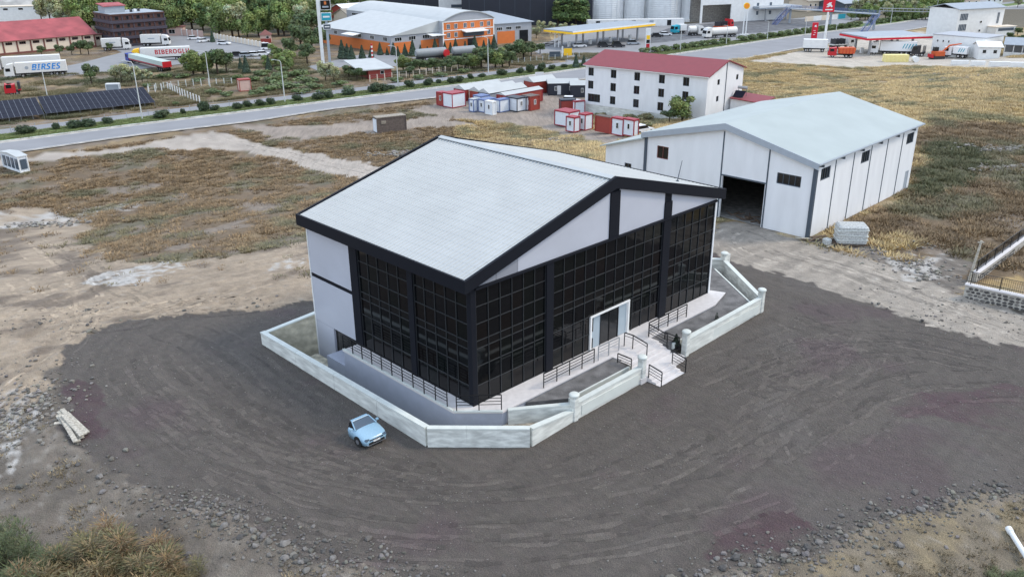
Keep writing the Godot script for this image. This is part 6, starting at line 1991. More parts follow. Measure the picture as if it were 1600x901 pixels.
func build_hero_car() -> void:
	var t := thing("parked_car", "light blue compact car parked on the gravel below the wall", "car", Vector3(-7.55, 0.02, -40.2), -0.82)
	t.scale = Vector3(0.9, 0.82, 0.9)
	var sec := [[0.02, 0.60, 0.30, 0.66, 0.46, 0.52, 0.60], [-0.10, 0.76, 0.22, 0.82, 0.50, 0.70, 0.70], [-0.35, 0.82, 0.20, 0.88, 0.58, 0.76, 0.80], [-0.75, 0.84, 0.20, 0.90, 0.64, 0.78, 0.88], [-1.15, 0.85, 0.20, 0.91, 0.68, 0.77, 0.95], [-1.5, 0.85, 0.20, 0.91, 0.70, 0.80, 0.96], [-1.78, 0.84, 0.22, 0.89, 0.70, 0.78, 0.93], [-1.92, 0.74, 0.32, 0.78, 0.64, 0.66, 0.84]]
	var st := SurfaceTool.new()
	st.begin(Mesh.PRIMITIVE_TRIANGLES)
	st.set_smooth_group(0)
	var rings := []
	for s in sec:
		var r := []
		var half := [[s[1], s[2]], [s[3] * 0.985, s[4] * 0.75 + s[2] * 0.25], [s[3], s[4]], [s[5] + 0.05, s[6] - 0.05], [s[5] * 0.75, s[6] + 0.01], [s[5] * 0.3, s[6] + 0.03]]
		for q in half: r.append(Vector3(s[0], q[1], q[0]))
		for i in range(half.size() - 1, -1, -1): r.append(Vector3(s[0], half[i][1], -half[i][0]))
		rings.append(r)
	for i in range(rings.size() - 1):
		var a: Array = rings[i]
		var b: Array = rings[i + 1]
		for k in a.size():
			var j := (k + 1) % a.size()
			for p in [a[k], a[j], b[j], a[k], b[j], b[k]]: st.add_vertex(p)
	for e in [0, rings.size() - 1]:
		var r2: Array = rings[e]
		for k in range(1, r2.size() - 1):
			var tri := [r2[0], r2[k], r2[k + 1]] if e != 0 else [r2[0], r2[k + 1], r2[k]]
			for p in tri: st.add_vertex(p)
	st.generate_normals()
	var body := part(st.commit(), "body", mats.car_blue, t)
	var gl := MB.new()
	gl.quad(Vector3(-1.12, 0.97, 0.74), Vector3(-1.12, 0.97, -0.74), Vector3(-1.66, 1.30, -0.58), Vector3(-1.66, 1.30, 0.58))
	gl.quad(Vector3(-1.14, 0.95, -0.74), Vector3(-1.14, 0.95, 0.74), Vector3(-1.68, 1.28, 0.58), Vector3(-1.68, 1.28, -0.58))
	part(gl, "windscreen", mats.window_blue, t)
	for s in [-1, 1]:
		var sg := MB.new()
		sg.prism([Vector2(-1.2, 0.96), Vector2(-1.66, 1.27), Vector2(-1.80, 1.27), Vector2(-1.86, 0.92)], -0.01, 0.01, Basis(Vector3.RIGHT, Vector3(0, 1, -s * 0.28), Vector3.BACK), Vector3(0, 0, s * (0.76 + 0.27)))
		part(sg, "side_window", mats.window_dark, t)
		var ap := MB.new()
		ap.tube([Vector3(-1.08, 0.95, s * 0.77), Vector3(-1.68, 1.31, s * 0.60)], [0.045, 0.04], 6)
		part(ap, "pillar", mats.car_blue, t)
		wheel(t, Vector3(-0.72, 0.31, s * 0.80), 0.31, 0.22)
		var arch := MB.new()
		arch.tube([Vector3(-0.72, 0.33, s * 0.86), Vector3(-0.72, 0.33, s * 0.905)], [0.385, 0.385], 16)
		part(arch, "wheel_arch", mats.rubber, t)
		var hl := MB.new()
		hl.cbox(Vector3(-0.10, 0.63, s * 0.60), Vector3(0.22, 0.11, 0.34), 0.03, Basis(Vector3.UP, s * 0.45))
		part(hl, "headlight", mats.window_blue, t)
		part(boxed(Vector3(-1.25, 1.03, s * 0.95), Vector3(0.12, 0.12, 0.18)), "mirror", mats.car_blue, t)
	var rf := MB.new()
	rf.cbox(Vector3(-1.76, 1.30, 0), Vector3(0.24, 0.06, 1.2), 0.025)
	part(rf, "roof", mats.car_blue, t)
	part(boxed(Vector3(0.0, 0.60, 0), Vector3(0.12, 0.045, 1.0)), "grille", mats.rubber, t)
	part(boxed(Vector3(0.0, 0.37, 0), Vector3(0.13, 0.13, 1.12)), "lower_grille", mats.rubber, t)
	part(boxed(Vector3(-0.02, 0.26, 0), Vector3(0.16, 0.05, 1.36)), "bumper_lip", mats.chrome, t)
	var em := MB.new()
	em.tube([Vector3(0.03, 0.60, 0), Vector3(0.075, 0.60, 0)], [0.075, 0.075], 14)
	part(em, "emblem", mats.chrome, t)
	part(boxed(Vector3(0.055, 0.48, 0), Vector3(0.03, 0.11, 0.5)), "number_plate", mats.white_plain, t)
	part(boxed(Vector3(-1.3, 0.99, 0.1), Vector3(0.2, 0.06, 0.5)), "dashboard", mats.cabin_red, t)

# ------------------------------------------------------------------ things on the near ground
func build_near_things() -> void:
	# stack of planks
	var spots := [[88, 648, 122, 690, 0.05], [92, 645, 128, 686, 0.05], [97, 643, 133, 682, 0.05], [103, 645, 136, 676, 0.16], [94, 650, 118, 692, 0.16], [99, 652, 128, 684, 0.20], [84, 662, 118, 658, 0.1]]
	for i in spots.size():
		var s: Array = spots[i]
		var a := P(s[0], s[1], s[4])
		var b := P(s[2], s[3], s[4])
		var m := MB.new()
		var L := a.distance_to(b)
		m.cbox(Vector3(L * 0.5, 0, 0), Vector3(L, 0.09, 0.26), 0.015)
		var o := part(m, "plank", mats.wood, null, a + Vector3.UP * (0.02 + 0.07 * (i % 3)), Basis(Vector3.UP, yaw_to(a, b)))
		meta(o, "pale weathered plank in the pile at the gravel edge", "plank", "planks piled at the gravel edge")
	# wrapped pallet by the shed
	var p := G(1328, 380)
	var t := thing("wrapped_pallet", "bulky load wrapped in white plastic beside the shed corner", "pallet", p, -0.12)
	var bl := MB.new()
	bl.cbox(Vector3(0, 0.98, 0), Vector3(2.6, 1.75, 1.7), 0.16)
	var ld := part(bl, "wrapped_load", mats.wrap, t)
	for k in 3:
		var sp := MB.new()
		sp.cbox(Vector3(0, 0.55 + 0.45 * k, 0), Vector3(2.68, 0.06, 1.78), 0.02, Basis(Vector3.BACK, [0.03, -0.04, 0.05][k]))
		part(sp, "strap", mats.mint_cap, ld)
	part(boxed(Vector3(0, 0.06, 0), Vector3(2.7, 0.12, 1.8)), "pallet_base", mats.wood_dark, t)
	var bp := MB.new()
	bp.cbox(Vector3(0, 0.3, 0), Vector3(0.6, 0.6, 0.7), 0.1)
	meta(part(bp, "wrapped_bale", mats.wrap, null, G(1292, 382), Basis(Vector3.UP, 0.3)), "small plastic wrapped bale leaning by the white load", "bale")
	for k in 9:
		var m := MB.new()
		m.box(Vector3.ZERO, Vector3(rng.randf_range(1.0, 2.2), 0.06, rng.randf_range(0.12, 0.3)))
		var o := part(m, "board", mats.wood_dark if k % 3 else mats.wood, null, G(rng.randf_range(1258, 1305), rng.randf_range(374, 388)) + Vector3.UP * (0.06 + 0.03 * k), Basis(Vector3.UP, rng.randf_range(-0.6, 0.9)) * Basis(Vector3.BACK, rng.randf_range(-0.04, 0.04)))
		meta(o, "loose board lying by the foot of the shed corner", "board", "loose boards at the shed corner")
	# stone wall with iron fence on the right
	var a2 := G(1506, 464)
	var b2 := G(1640, 494)
	stone_wall("rough stone wall with pale coping and black iron fence along the track", a2, b2, 1.05)
	var c2 := G(1522, 440)
	var d2 := G(1640, 352)
	stone_wall("receding stone wall with pale coping and iron fence beside the field", c2, d2, 0.7)
	var lp := G(1513, 443)
	var pole := MB.new()
	pole.tube([Vector3(0, -0.2, 0), Vector3(0.42, 3.6, -0.1)], [0.12, 0.085], 8)
	var pt := thing("wooden_pole", "leaning pale pole with a small cross piece at the stone wall corner", "pole", lp)
	part(pole, "shaft", mats.wood, pt)
	part(boxed(Vector3(0.4, 3.45, -0.1), Vector3(0.5, 0.07, 0.07)), "cross_piece", mats.wood, pt)
	# white pipe in the foreground
	var q0 := P(1577, 826, -0.12)
	var q1 := P(1606, 872, -0.2)
	var pm := MB.new()
	pm.tube([Vector3.ZERO, q1 - q0], [0.125, 0.125], 14)
	var pp := thing("white_pipe", "short white plastic pipe lying in the straw at the slope", "pipe", q0)
	part(pm, "tube", mats.white_plain, pp)
	var cl := MB.new()
	cl.tube([(q1 - q0) * -0.02, (q1 - q0) * 0.12], [0.155, 0.155], 14)
	part(cl, "collar", mats.white_plain, pp)
	# thin rod on the far roof slope of the hall
	var rod := thing("roof_rod", "thin leaning rod standing on the roof slope facing the shed", "rod", from_b(21.6, 9.68, -2.0))
	var rm := MB.new()
	rm.tube([Vector3.ZERO, Vector3(0.25, 1.5, 0.0)], [0.035, 0.02], 6)
	part(rm, "shaft", mats.seam, rod)
	part(boxed(Vector3(0, 0.03, 0), Vector3(0.2, 0.06, 0.2)), "foot_plate", mats.seam, rod)
	# small conifer in a planter near the gate
	var cp := from_b(15.35, 0.42, 3.1)
	var pc := thing("potted_conifer", "small dark potted conifer inside the gate railing", "plant", cp)
	var pot := MB.new()
	pot.lathe([Vector2(0.0, 0.0), Vector2(0.22, 0.0), Vector2(0.28, 0.32), Vector2(0.0, 0.33)], 12)
	part(pot, "pot", mats.rail, pc)
	part(cone_leaves(0.28, 0.25, 1.05, 500, 3, Color(0.018, 0.03, 0.016)), "foliage", mats.leaf, pc)
	var c3 := thing("small_shrub", "tiny dark shrub poking above the front wall", "plant", from_b(20.3, 0.86, 3.0))
	part(cone_leaves(0.16, 0.0, 0.6, 160, 4, Color(0.018, 0.03, 0.016)), "foliage", mats.leaf, c3)

func stone_wall(label: String, a: Vector3, b: Vector3, h: float) -> void:
	var t := thing("stone_wall", label, "wall", a, yaw_to(a, b))
	var L := a.distance_to(b)
	part(boxed(Vector3(L * 0.5, h * 0.5 - 0.2, 0), Vector3(L, h + 0.4, 0.36)), "mortar_core", mats.mortar, t)
	var cp := MB.new()
	cp.cbox(Vector3(L * 0.5, h + 0.06, 0), Vector3(L + 0.1, 0.12, 0.5), 0.02)
	part(cp, "coping", mats.pale_stone, t)
	var variants := []
	for k in 5: variants.append(rock_mesh(40 + k, 0.35))
	var x := 0.15
	var row := 0
	for r in int(h / 0.24):
		x = 0.12 + 0.14 * (r % 2)
		while x < minf(L - 0.1, 9.0):
			var w := rng.randf_range(0.22, 0.42)
			part(variants[rng.randi_range(0, 4)], "stone", mats.stone_dark if rng.randf() < 0.65 else mats.stone_grey, t, Vector3(x + w * 0.5, 0.12 + 0.24 * r + rng.randf_range(-0.03, 0.03), 0.165), Basis.from_scale(Vector3(w * 1.05, 0.22, 0.16)) * Basis(Vector3.BACK, rng.randf_range(0, 3)))
			x += w + 0.05
	for k in int(L / 2.0) + 1:
		part(boxed(Vector3(minf(0.3 + 2.0 * k, L), h + 0.62, 0), Vector3(0.06, 1.0, 0.06)), "fence_post", mats.rail, t)
	for y in [0.25, 1.0]: part(boxed(Vector3(L * 0.5, h + 0.1 + y, 0), Vector3(L, 0.035, 0.035)), "fence_rail", mats.rail, t)
	var bars := MB.new()
	for k in int(L / 0.14): bars.box(Vector3(0.14 * k, h + 0.6, 0), Vector3(0.018, 0.9, 0.018))
	part(bars, "fence_bars", mats.rail, t).set_meta("kind", "stuff")

func rock_mesh(sd: int, rough: float) -> ArrayMesh:                   # lumpy angular stone, about one metre across
	var r := RandomNumberGenerator.new()
	r.seed = sd
	var pts := []
	var rows := 4
	var cols := 7
	for j in range(1, rows):
		var ring := []
		for i in cols:
			var th := PI * j / rows
			var ph := TAU * (i + 0.5 * (j % 2)) / cols
			var d := Vector3(sin(th) * cos(ph), cos(th), sin(th) * sin(ph))
			ring.append(d * 0.5 * (1.0 - rough * 0.5 + rough * r.randf()))
		pts.append(ring)
	var m := MB.new()
	var top := Vector3(0, 0.42, 0)
	var bot := Vector3(0, -0.45, 0)
	for i in cols:
		var j := (i + 1) % cols
		m.tri(top, pts[0][j], pts[0][i])
		for k in range(rows - 2): m.quad(pts[k][i], pts[k][j], pts[k + 1][j], pts[k + 1][i])
		m.tri(bot, pts[rows - 2][i], pts[rows - 2][j])
	return m.mesh()

# ------------------------------------------------------------------ lamps, fences, solar panels
func build_street_furniture() -> void:
	# lamp posts
	var proto: Node3D = null
	for l in [[73, 149, 68, 110], [222, 187, 206, 96], [328, 137, 321, 80], [445, 160, 437, 94], [622, 137, 617, 72], [763, 114, 758, 58], [1063, 79, 1063, 52], [1135, 70, 1136, 43], [1199, 62, 1201, 38], [1258, 56, 1262, 28], [1307, 48, 1310, 24], [1392, 37, 1396, 8], [1462, 28, 1466, 0]]:
		var at := G(l[0], l[1])
		var h := clampf(height_at(at, l[2], l[3]), 6.0, 12.0)
		if proto == null:
			proto = thing("street_lamp", "slim pale street lamp post along the divided road", "street lamp", at, 0.0, "street lamps along the divided road")
			var m := MB.new()
			m.tube([Vector3.ZERO, Vector3(0, 9.5, 0), Vector3(-0.2, 10.0, 0.2)], [0.13, 0.08, 0.07], 8)
			part(m, "pole", mats.pole, proto)
			var arm := MB.new()
			arm.tube([Vector3(-0.2, 9.95, 0.2), Vector3(-1.1, 10.25, 0.9)], [0.06, 0.05], 6)
			part(arm, "arm", mats.pole, proto)
			var hd := MB.new()
			hd.cbox(Vector3(-1.3, 10.27, 1.05), Vector3(0.7, 0.14, 0.3), 0.04, Basis(Vector3.UP, 0.7))
			part(hd, "lamp_head", mats.grey_trim, proto)
			proto.scale = Vector3(1, h / 10.0, 1)
		else: copy(proto, at, 0.0, Vector3(1, h / 10.0, 1))
	# mesh fence along the far edge of the green strip
	post_fence("thin wire fence on slim posts along the green strip", shift_line(median_line, 6.2), 0.02, 0.52, 62, 1.5, mats.grey_trim, 0.07)
	# concrete post fences
	post_fence("white concrete post fence beside the solar panels", world_line([[232, 146], [262, 140], [288, 152], [312, 162]]), 0.0, 1.0, 16, 1.7, mats.white_plain, 0.18)
	post_fence("white concrete post fence below the dry bank near the pink booth", world_line([[232, 142], [300, 134], [362, 132]]), 0.0, 1.0, 12, 1.6, mats.mint_cap, 0.16)
	post_fence("white concrete post fence before the orange gable planting", world_line([[578, 128], [640, 121], [700, 113], [752, 106]]), 0.0, 1.0, 18, 1.7, mats.cream, 0.18)
	post_fence("white post fence along the dry bank by the fuel station", world_line([[800, 100], [850, 95], [905, 90]]), 0.0, 1.0, 12, 1.5, mats.mint_cap, 0.14)
	# solar tables
	solar_table("long ground mounted solar array reaching towards the lamp post", G(72, 184), G(243, 166), 20, 4)
	solar_table("ground mounted solar array at the outer end beside the red lorry", G(-62, 199), G(70, 185), 14, 4)

func post_fence(label: String, line: Array, t0: float, t1: float, n: int, h: float, m: Material, w: float) -> void:
	var o := along(line, t0)
	o.y = ground_y(o.x, o.z)
	var t := thing("post_fence", label, "fence", o)
	var prev := Vector3.ZERO
	for k in n:
		var p := along(line, lerpf(t0, t1, k / float(n - 1)))
		p.y = ground_y(p.x, p.z)
		part(boxed(p - o + Vector3.UP * h * 0.5, Vector3(w, h, w)), "post", m, t)
		if k > 0:
			for y in [0.3, 0.65, 0.95]:
				var b := MB.new()
				b.bar(prev + Vector3.UP * h * y, p - o + Vector3.UP * h * y, 0.02, 0.02)
				part(b, "wire", mats.grey_trim, t)
		prev = p - o

func solar_table(label: String, a: Vector3, b: Vector3, cols: int, rows: int) -> void:
	var t := thing("solar_array", label, "solar panels", a, yaw_to(a, b))
	var L := a.distance_to(b)
	var w := L / cols
	var tilt := Basis(Vector3.RIGHT, deg_to_rad(11.0))
	var ph := 2.5
	var pm := MB.new()
	pm.box(Vector3(0, 0, 0), Vector3(w - 0.07, 0.05, ph - 0.07))
	var pmesh := pm.mesh()
	var bk := MB.new()
	bk.box(tilt * Vector3(L * 0.5, 0, -rows * ph * 0.5) + Vector3(0, 0.85, 0), Vector3(L, 0.035, rows * ph), tilt)
	part(bk, "backing_frame", mats.alu, t)
	for i in cols:
		for j in rows:
			part(pmesh, "solar_panel", mats.solar_cell, t, tilt * Vector3(w * (i + 0.5), 0.03, -ph * (j + 0.5)) + Vector3(0, 0.85, 0), tilt)
	for i in range(0, cols + 1, 2):
		part(boxed(Vector3(clampf(w * i, 0.1, L - 0.1), 0.45, -0.3), Vector3(0.1, 0.9, 0.1)), "leg", mats.alu, t)
		part(boxed(Vector3(clampf(w * i, 0.1, L - 0.1), 1.1, -rows * ph * 0.8), Vector3(0.1, 2.1, 0.1)), "leg", mats.alu, t)

# ------------------------------------------------------------------ vegetation
func leaf(m: MB, r: RandomNumberGenerator, at: Vector3, size: float, out: Vector3, col: Color) -> void:
	var d := (out + Vector3(r.randf_range(-1, 1), r.randf_range(-0.6, 1.0), r.randf_range(-1, 1)) * 0.9).normalized()
	var u := d.cross(Vector3(r.randf_range(-1, 1), r.randf_range(-1, 1), r.randf_range(-1, 1))).normalized()
	var w := d.cross(u)
	m.tint = col
	u *= size * 0.5
	w *= size * r.randf_range(0.4, 0.7)
	m.tri(at - u - w * 0.3, at + u * 0.3 - w, at + u + w * 0.2)
	m.tri(at - u - w * 0.3, at + u + w * 0.2, at - u * 0.2 + w)

func shade(base: Color, r: RandomNumberGenerator, amount: float) -> Color:
	var k := 1.0 + r.randf_range(-amount, amount)
	return Color(base.r * k * (1.0 + r.randf_range(-0.12, 0.16)), base.g * k, base.b * k * (1.0 + r.randf_range(-0.2, 0.1)), 1.0)

func cone_leaves(rad: float, y0: float, y1: float, n: int, sd: int, col: Color) -> ArrayMesh:
	var m := MB.new()
	m.tinted = true
	var r := RandomNumberGenerator.new()
	r.seed = sd
	for i in n:
		var u := 1.0 - sqrt(r.randf())
		var a := r.randf() * TAU
		var tier := 0.78 + 0.22 * absf(sin(u * 22.0))
		var rr := rad * (1.0 - u) * tier * (0.75 + 0.3 * r.randf()) + 0.02
		var out := Vector3(cos(a), 0.25, sin(a))
		leaf(m, r, Vector3(cos(a) * rr, lerpf(y0, y1, u), sin(a) * rr), rad * 0.34, out, shade(col, r, 0.35))
	return m.mesh()

func crown(sd: int, lobes: int, spread: Vector3, lobe: float, n: int, size: float, col: Color, y: float, vary := 0.35) -> ArrayMesh:
	var m := MB.new()
	m.tinted = true
	var r := RandomNumberGenerator.new()
	r.seed = sd
	var cs := []
	for k in lobes:
		var d := Vector3(r.randf_range(-1, 1), r.randf_range(-1, 1), r.randf_range(-1, 1))
		d = d.normalized() * pow(r.randf(), 0.4)
		cs.append([d * spread + Vector3(0, y, 0), lobe * r.randf_range(0.65, 1.15), shade(col, r, 0.25)])
	for i in n:
		var c: Array = cs[r.randi_range(0, lobes - 1)]
		var d := Vector3(r.randf_range(-1, 1), r.randf_range(-0.75, 1), r.randf_range(-1, 1)).normalized()
		leaf(m, r, c[0] + d * c[1] * (0.55 + 0.5 * r.randf()), size * r.randf_range(0.6, 1.3), d, shade(c[2], r, vary))
	return m.mesh()

func trunk_mesh(sd: int, h: float, r0: float, limbs: int, reach: float) -> ArrayMesh:
	var m := MB.new()
	var r := RandomNumberGenerator.new()
	r.seed = sd
	m.tube([Vector3(0, -0.3, 0), Vector3(r.randf_range(-0.1, 0.1), h * 0.35, 0.05), Vector3(r.randf_range(-0.2, 0.2), h * 0.7, 0), Vector3(0, h, 0)], [r0 * 1.2, r0, r0 * 0.7, r0 * 0.25], 8)
	for k in limbs:
		var y := h * r.randf_range(0.35, 0.75)
		var a := TAU * k / limbs + r.randf()
		m.tube([Vector3(0, y, 0), Vector3(cos(a) * reach * 0.5, y + h * 0.16, sin(a) * reach * 0.5), Vector3(cos(a) * reach, y + h * 0.34, sin(a) * reach)], [r0 * 0.5, r0 * 0.34, r0 * 0.12], 6)
	return m.mesh()

var plant := {}

# prototypes are ten metres tall (trees) or one unit (bushes); copies are scaled
func make_plants() -> void:
	plant.broad_a = [trunk_mesh(1, 7.5, 0.26, 6, 2.2), crown(1, 16, Vector3(2.6, 3.5, 2.6), 1.7, 4200, 0.44, Color(0.132, 0.182, 0.063), 5.3)]
	plant.broad_b = [trunk_mesh(2, 7.2, 0.24, 5, 2.0), crown(2, 13, Vector3(2.5, 3.4, 2.5), 1.7, 4000, 0.44, Color(0.182, 0.245, 0.085), 5.2)]
	plant.broad_c = [trunk_mesh(3, 7.2, 0.24, 5, 2.4), crown(3, 15, Vector3(2.9, 2.3, 2.9), 1.5, 3200, 0.45, Color(0.085, 0.124, 0.055), 5.8)]
	plant.poplar = [trunk_mesh(4, 9.0, 0.22, 4, 0.8), crown(4, 20, Vector3(1.3, 3.9, 1.3), 1.0, 3400, 0.36, Color(0.107, 0.167, 0.063), 5.3)]
	plant.silver = [trunk_mesh(5, 7.0, 0.20, 6, 2.0), crown(5, 16, Vector3(2.6, 2.8, 2.6), 1.3, 2900, 0.40, Color(0.321, 0.353, 0.224), 5.8)]
	plant.conifer = [trunk_mesh(6, 8.0, 0.20, 0, 0.0), cone_leaves(2.7, 0.6, 10.0, 2600, 6, Color(0.060, 0.094, 0.063))]
	plant.shrub = [trunk_mesh(7, 0.5, 0.05, 4, 0.2), crown(7, 12, Vector3(0.36, 0.28, 0.36), 0.26, 1500, 0.085, Color(0.128, 0.167, 0.073), 0.42)]
	plant.dry_shrub = [trunk_mesh(8, 0.5, 0.04, 5, 0.25), crown(8, 14, Vector3(0.38, 0.28, 0.38), 0.22, 1200, 0.075, Color(0.256, 0.235, 0.124), 0.42)]
	plant.weed = [trunk_mesh(10, 0.4, 0.02, 5, 0.2), weed_mesh(10, 14000, Color(0.19, 0.128, 0.065))]
	plant.green_weed = [trunk_mesh(11, 0.4, 0.02, 5, 0.2), weed_mesh(11, 8000, Color(0.075, 0.095, 0.042))]
	plant.ball = [trunk_mesh(9, 0.4, 0.05, 0, 0.0), crown(9, 26, Vector3(0.34, 0.26, 0.34), 0.20, 2600, 0.062, Color(0.045, 0.074, 0.035), 0.44, 0.4)]

func weed_mesh(sd: int, n: int, col: Color) -> ArrayMesh:              # fuzzy clump of thin upright stalks and blades
	var m := MB.new()
	m.tinted = true
	var r := RandomNumberGenerator.new()
	r.seed = sd
	var cs := []
	for k in 18:
		var a := r.randf() * TAU
		var d := sqrt(r.randf()) * 0.42
		cs.append([Vector3(cos(a) * d, 0, sin(a) * d), r.randf_range(0.45, 1.0), col.lerp(Color(0.10, 0.115, 0.05), r.randf() * 0.9)])
	for i in n:
		var c: Array = cs[r.randi_range(0, 17)]
		var a2 := r.randf() * TAU
		var out := Vector3(cos(a2), 0, sin(a2))
		var p: Vector3 = c[0] + out * r.randf() * 0.13 + Vector3.UP * r.randf() * c[1] * 0.8
		var tip: Vector3 = p + out * r.randf_range(0.01, 0.07) + Vector3.UP * r.randf_range(0.015, 0.075) * c[1]
		var side := Vector3(-out.z, r.randf_range(-0.4, 0.4), out.x) * r.randf_range(0.003, 0.007)
		m.tint = shade(c[2], r, 0.45)
		m.tri(p - side, p + side, tip)
	return m.mesh()

var first_of := {}

func grow(kind: String, called: String, label: String, group: String, at: Vector3, size: Vector3, turn := -1.0) -> void:
	var key := kind + label
	if turn < 0.0: turn = rng.randf() * TAU
	if first_of.has(key):
		copy(first_of[key], at, turn, size)
		return
	var t := thing(called, label, "tree" if called.ends_with("tree") else "bush", at, turn, group)
	part(plant[kind][0], "trunk" if called.ends_with("tree") else "stem", mats.bark, t)
	part(plant[kind][1], "crown" if called.ends_with("tree") else "foliage", mats.leaf, t)
	t.scale = size
	first_of[key] = t

func tree_px(kind: String, called: String, label: String, group: String, px: float, py: float, top: float, fat := 1.0) -> void:
	var at := G(px, py)
	var h := maxf(height_at(at, px, top), 1.0) / 10.0
	grow(kind, called, label, group, at, Vector3(h * fat, h, h * fat))

func build_trees() -> void:
	make_plants()
	# grove behind the brown block and truck yard, row behind row
	var kinds := ["broad_a", "broad_b", "poplar", "broad_b", "silver", "broad_a", "poplar"]
	var names := {"broad_a": "deep green broadleaf tree in the grove behind the truck yard", "broad_b": "bright green broadleaf tree in the grove behind the truck yard", "poplar": "tall slender poplar in the grove behind the truck yard", "silver": "silvery leaved tree in the grove behind the truck yard"}
	for row in [[56, 262, 500, 14, 52], [47, 108, 505, 15, 56], [36, 62, 512, 16, 50], [25, 62, 520, 17, 46], [13, 100, 620, 19, 40], [4, 100, 640, 22, 36]]:
		var x: float = row[1]
		while x < row[2]:
			var px: float = x + rng.randf_range(-5, 5)
			var skip: bool = (row[0] == 56 and px > 268 and px < 330) or (row[0] > 30 and px < 262 and px > 145 and row[0] < 50 and rng.randf() < 0.3)
			var k: String = kinds[rng.randi_range(0, kinds.size() - 1)]
			if px < 110.0: k = "silver"
			var where := "behind the red roof warehouse" if px < 150.0 else ("behind the dark brown block" if px < 268.0 else ("above the pink garden wall" if px < 345.0 else ("behind the parked vans and guard hut" if px < 440.0 else ("behind the tall sign tower" if px < 530.0 else "beside the white roof house"))))
			if not skip: tree_px(k, "tree", String(names[k]).replace("in the grove behind the truck yard", "of the grove, " + where), "trees of the grove behind the truck yard", px, row[0] + rng.randf_range(-3, 3), row[0] - row[4] * rng.randf_range(0.75, 1.15), 1.0 if k != "poplar" else 1.2)
			x += row[3]
	# trees next to the sign tower and behind the halls
	for q in [[470, 78, 30], [488, 84, 34], [455, 92, 52], [505, 76, 36], [480, 100, 62], [470, 66, 12], [498, 58, 6]]:
		tree_px("broad_c", "tree", "dark tree crowded round the foot of the sign tower", "trees at the sign tower", q[0], q[1], q[2], 1.15)
	for q in [[430, 92, 66], [450, 108, 76], [436, 104, 80], [418, 106, 84]]:
		tree_px("broad_b", "tree", "light green young tree between truck yard and sign tower", "young trees before the sign tower", q[0], q[1], q[2], 1.3)
	for q in [[509, 128, 92], [522, 128, 100]]: tree_px("silver", "tree", "silver grey willow like tree beside the white roofed hut", "silver trees at the hut", q[0], q[1], q[2], 1.2)
	for q in [[545, 122, 98], [558, 126, 102], [566, 124, 105]]: tree_px("broad_c", "tree", "dark bushy tree leaning on the white roofed hut", "trees at the white roofed hut", q[0], q[1], q[2], 1.4)
	tree_px("broad_b", "tree", "round green tree left of the barrel roof", "", 588, 32, -4, 1.3)
	for q in [[872, 40, -6], [886, 40, -8], [900, 40, -8], [910, 40, -4]]: tree_px("poplar", "tree", "tall poplar in the row between black hall and silos", "poplars by the silos", q[0], q[1], q[2], 1.6)
	for q in [[845, 52, 30], [862, 52, 32], [880, 54, 34], [896, 50, 36], [916, 48, 36], [932, 48, 37], [838, 60, 40]]: tree_px("silver", "tree", "pale olive tree behind the yellow fuel canopy", "olive trees behind the yellow canopy", q[0], q[1], q[2], 1.2)
	# lone trees in the left middle distance
	tree_px("broad_c", "tree", "lone dark round tree beside the blue lettered truck", "", 143, 132, 93, 1.0)
	for q in [[302, 118, 72], [318, 117, 74]]: tree_px("broad_a", "tree", "broad leafy tree in front of the red lettered trailer, outer pair", "broad trees before the red lettered trailer", q[0], q[1], q[2], 1.25)
	for q in [[340, 116, 68], [354, 114, 76]]: tree_px("broad_c", "tree", "dark broad tree of the inner pair before the truck yard", "dark trees before the truck yard", q[0], q[1], q[2], 1.2)
	for q in [[65, 88, 68], [93, 87, 66], [112, 86, 66], [126, 85, 58], [138, 85, 58], [171, 80, 64]]: tree_px("broad_c", "tree", "small dark tree in the row before the cream warehouse wall", "small trees before the warehouse", q[0], q[1], q[2], 1.1)
	for q in [[332, 66, 48], [385, 114, 86], [420, 110, 86], [376, 108, 90]]: tree_px("conifer", "conifer_tree", "dark small conifer at the edge of the truck yard", "conifers at the truck yard", q[0], q[1], q[2], 0.9)
	for q in [[190, 130, 96], [206, 130, 98], [222, 129, 104], [236, 128, 110], [180, 128, 104]]: tree_px("dry_shrub_big" if false else "silver", "tree", "grey green bushy tree in front of the blue cab truck", "bushy trees before the blue cab truck", q[0], q[1], q[2], 1.2)
	# conifers before the orange hall
	for q in [[535, 92, 62], [550, 96, 70], [566, 92, 70], [594, 86, 66], [615, 86, 66], [645, 88, 62], [622, 88, 72], [680, 84, 60], [695, 82, 65], [712, 82, 60], [742, 80, 55], [756, 76, 62], [772, 76, 54], [668, 86, 72], [727, 82, 64], [543, 92, 68], [580, 90, 72], [605, 86, 74], [633, 88, 68], [657, 87, 70], [704, 83, 66], [764, 77, 60]]:
		tree_px("conifer", "conifer_tree", "dark conifer in the planting before the orange hall", "conifers before the orange hall", q[0], q[1], q[2], 1.0)
	for q in [[630, 110, 82], [643, 113, 92], [656, 113, 88], [668, 113, 90], [680, 112, 86], [692, 112, 90], [704, 112, 88], [716, 110, 82], [727, 109, 86], [738, 108, 80], [752, 107, 68], [763, 107, 70], [774, 106, 68], [785, 105, 72], [796, 104, 74], [806, 96, 58], [818, 94, 56], [640, 120, 100], [830, 88, 62], [844, 84, 64], [700, 100, 84], [730, 100, 80]]:
		tree_px("broad_c" if int(q[0]) % 3 else "broad_a", "tree", "bushy tree in the green belt before the tank trailers" if int(q[0]) % 3 else "lighter bushy tree in the green belt before the tank trailers", "trees of the green belt", q[0], q[1], q[2], 1.45)
	for q in [[900, 106, 84], [912, 104, 86]]: tree_px("conifer", "conifer_tree", "small dark conifer beside the office block roof", "conifers behind the office block", q[0], q[1], q[2], 1.0)
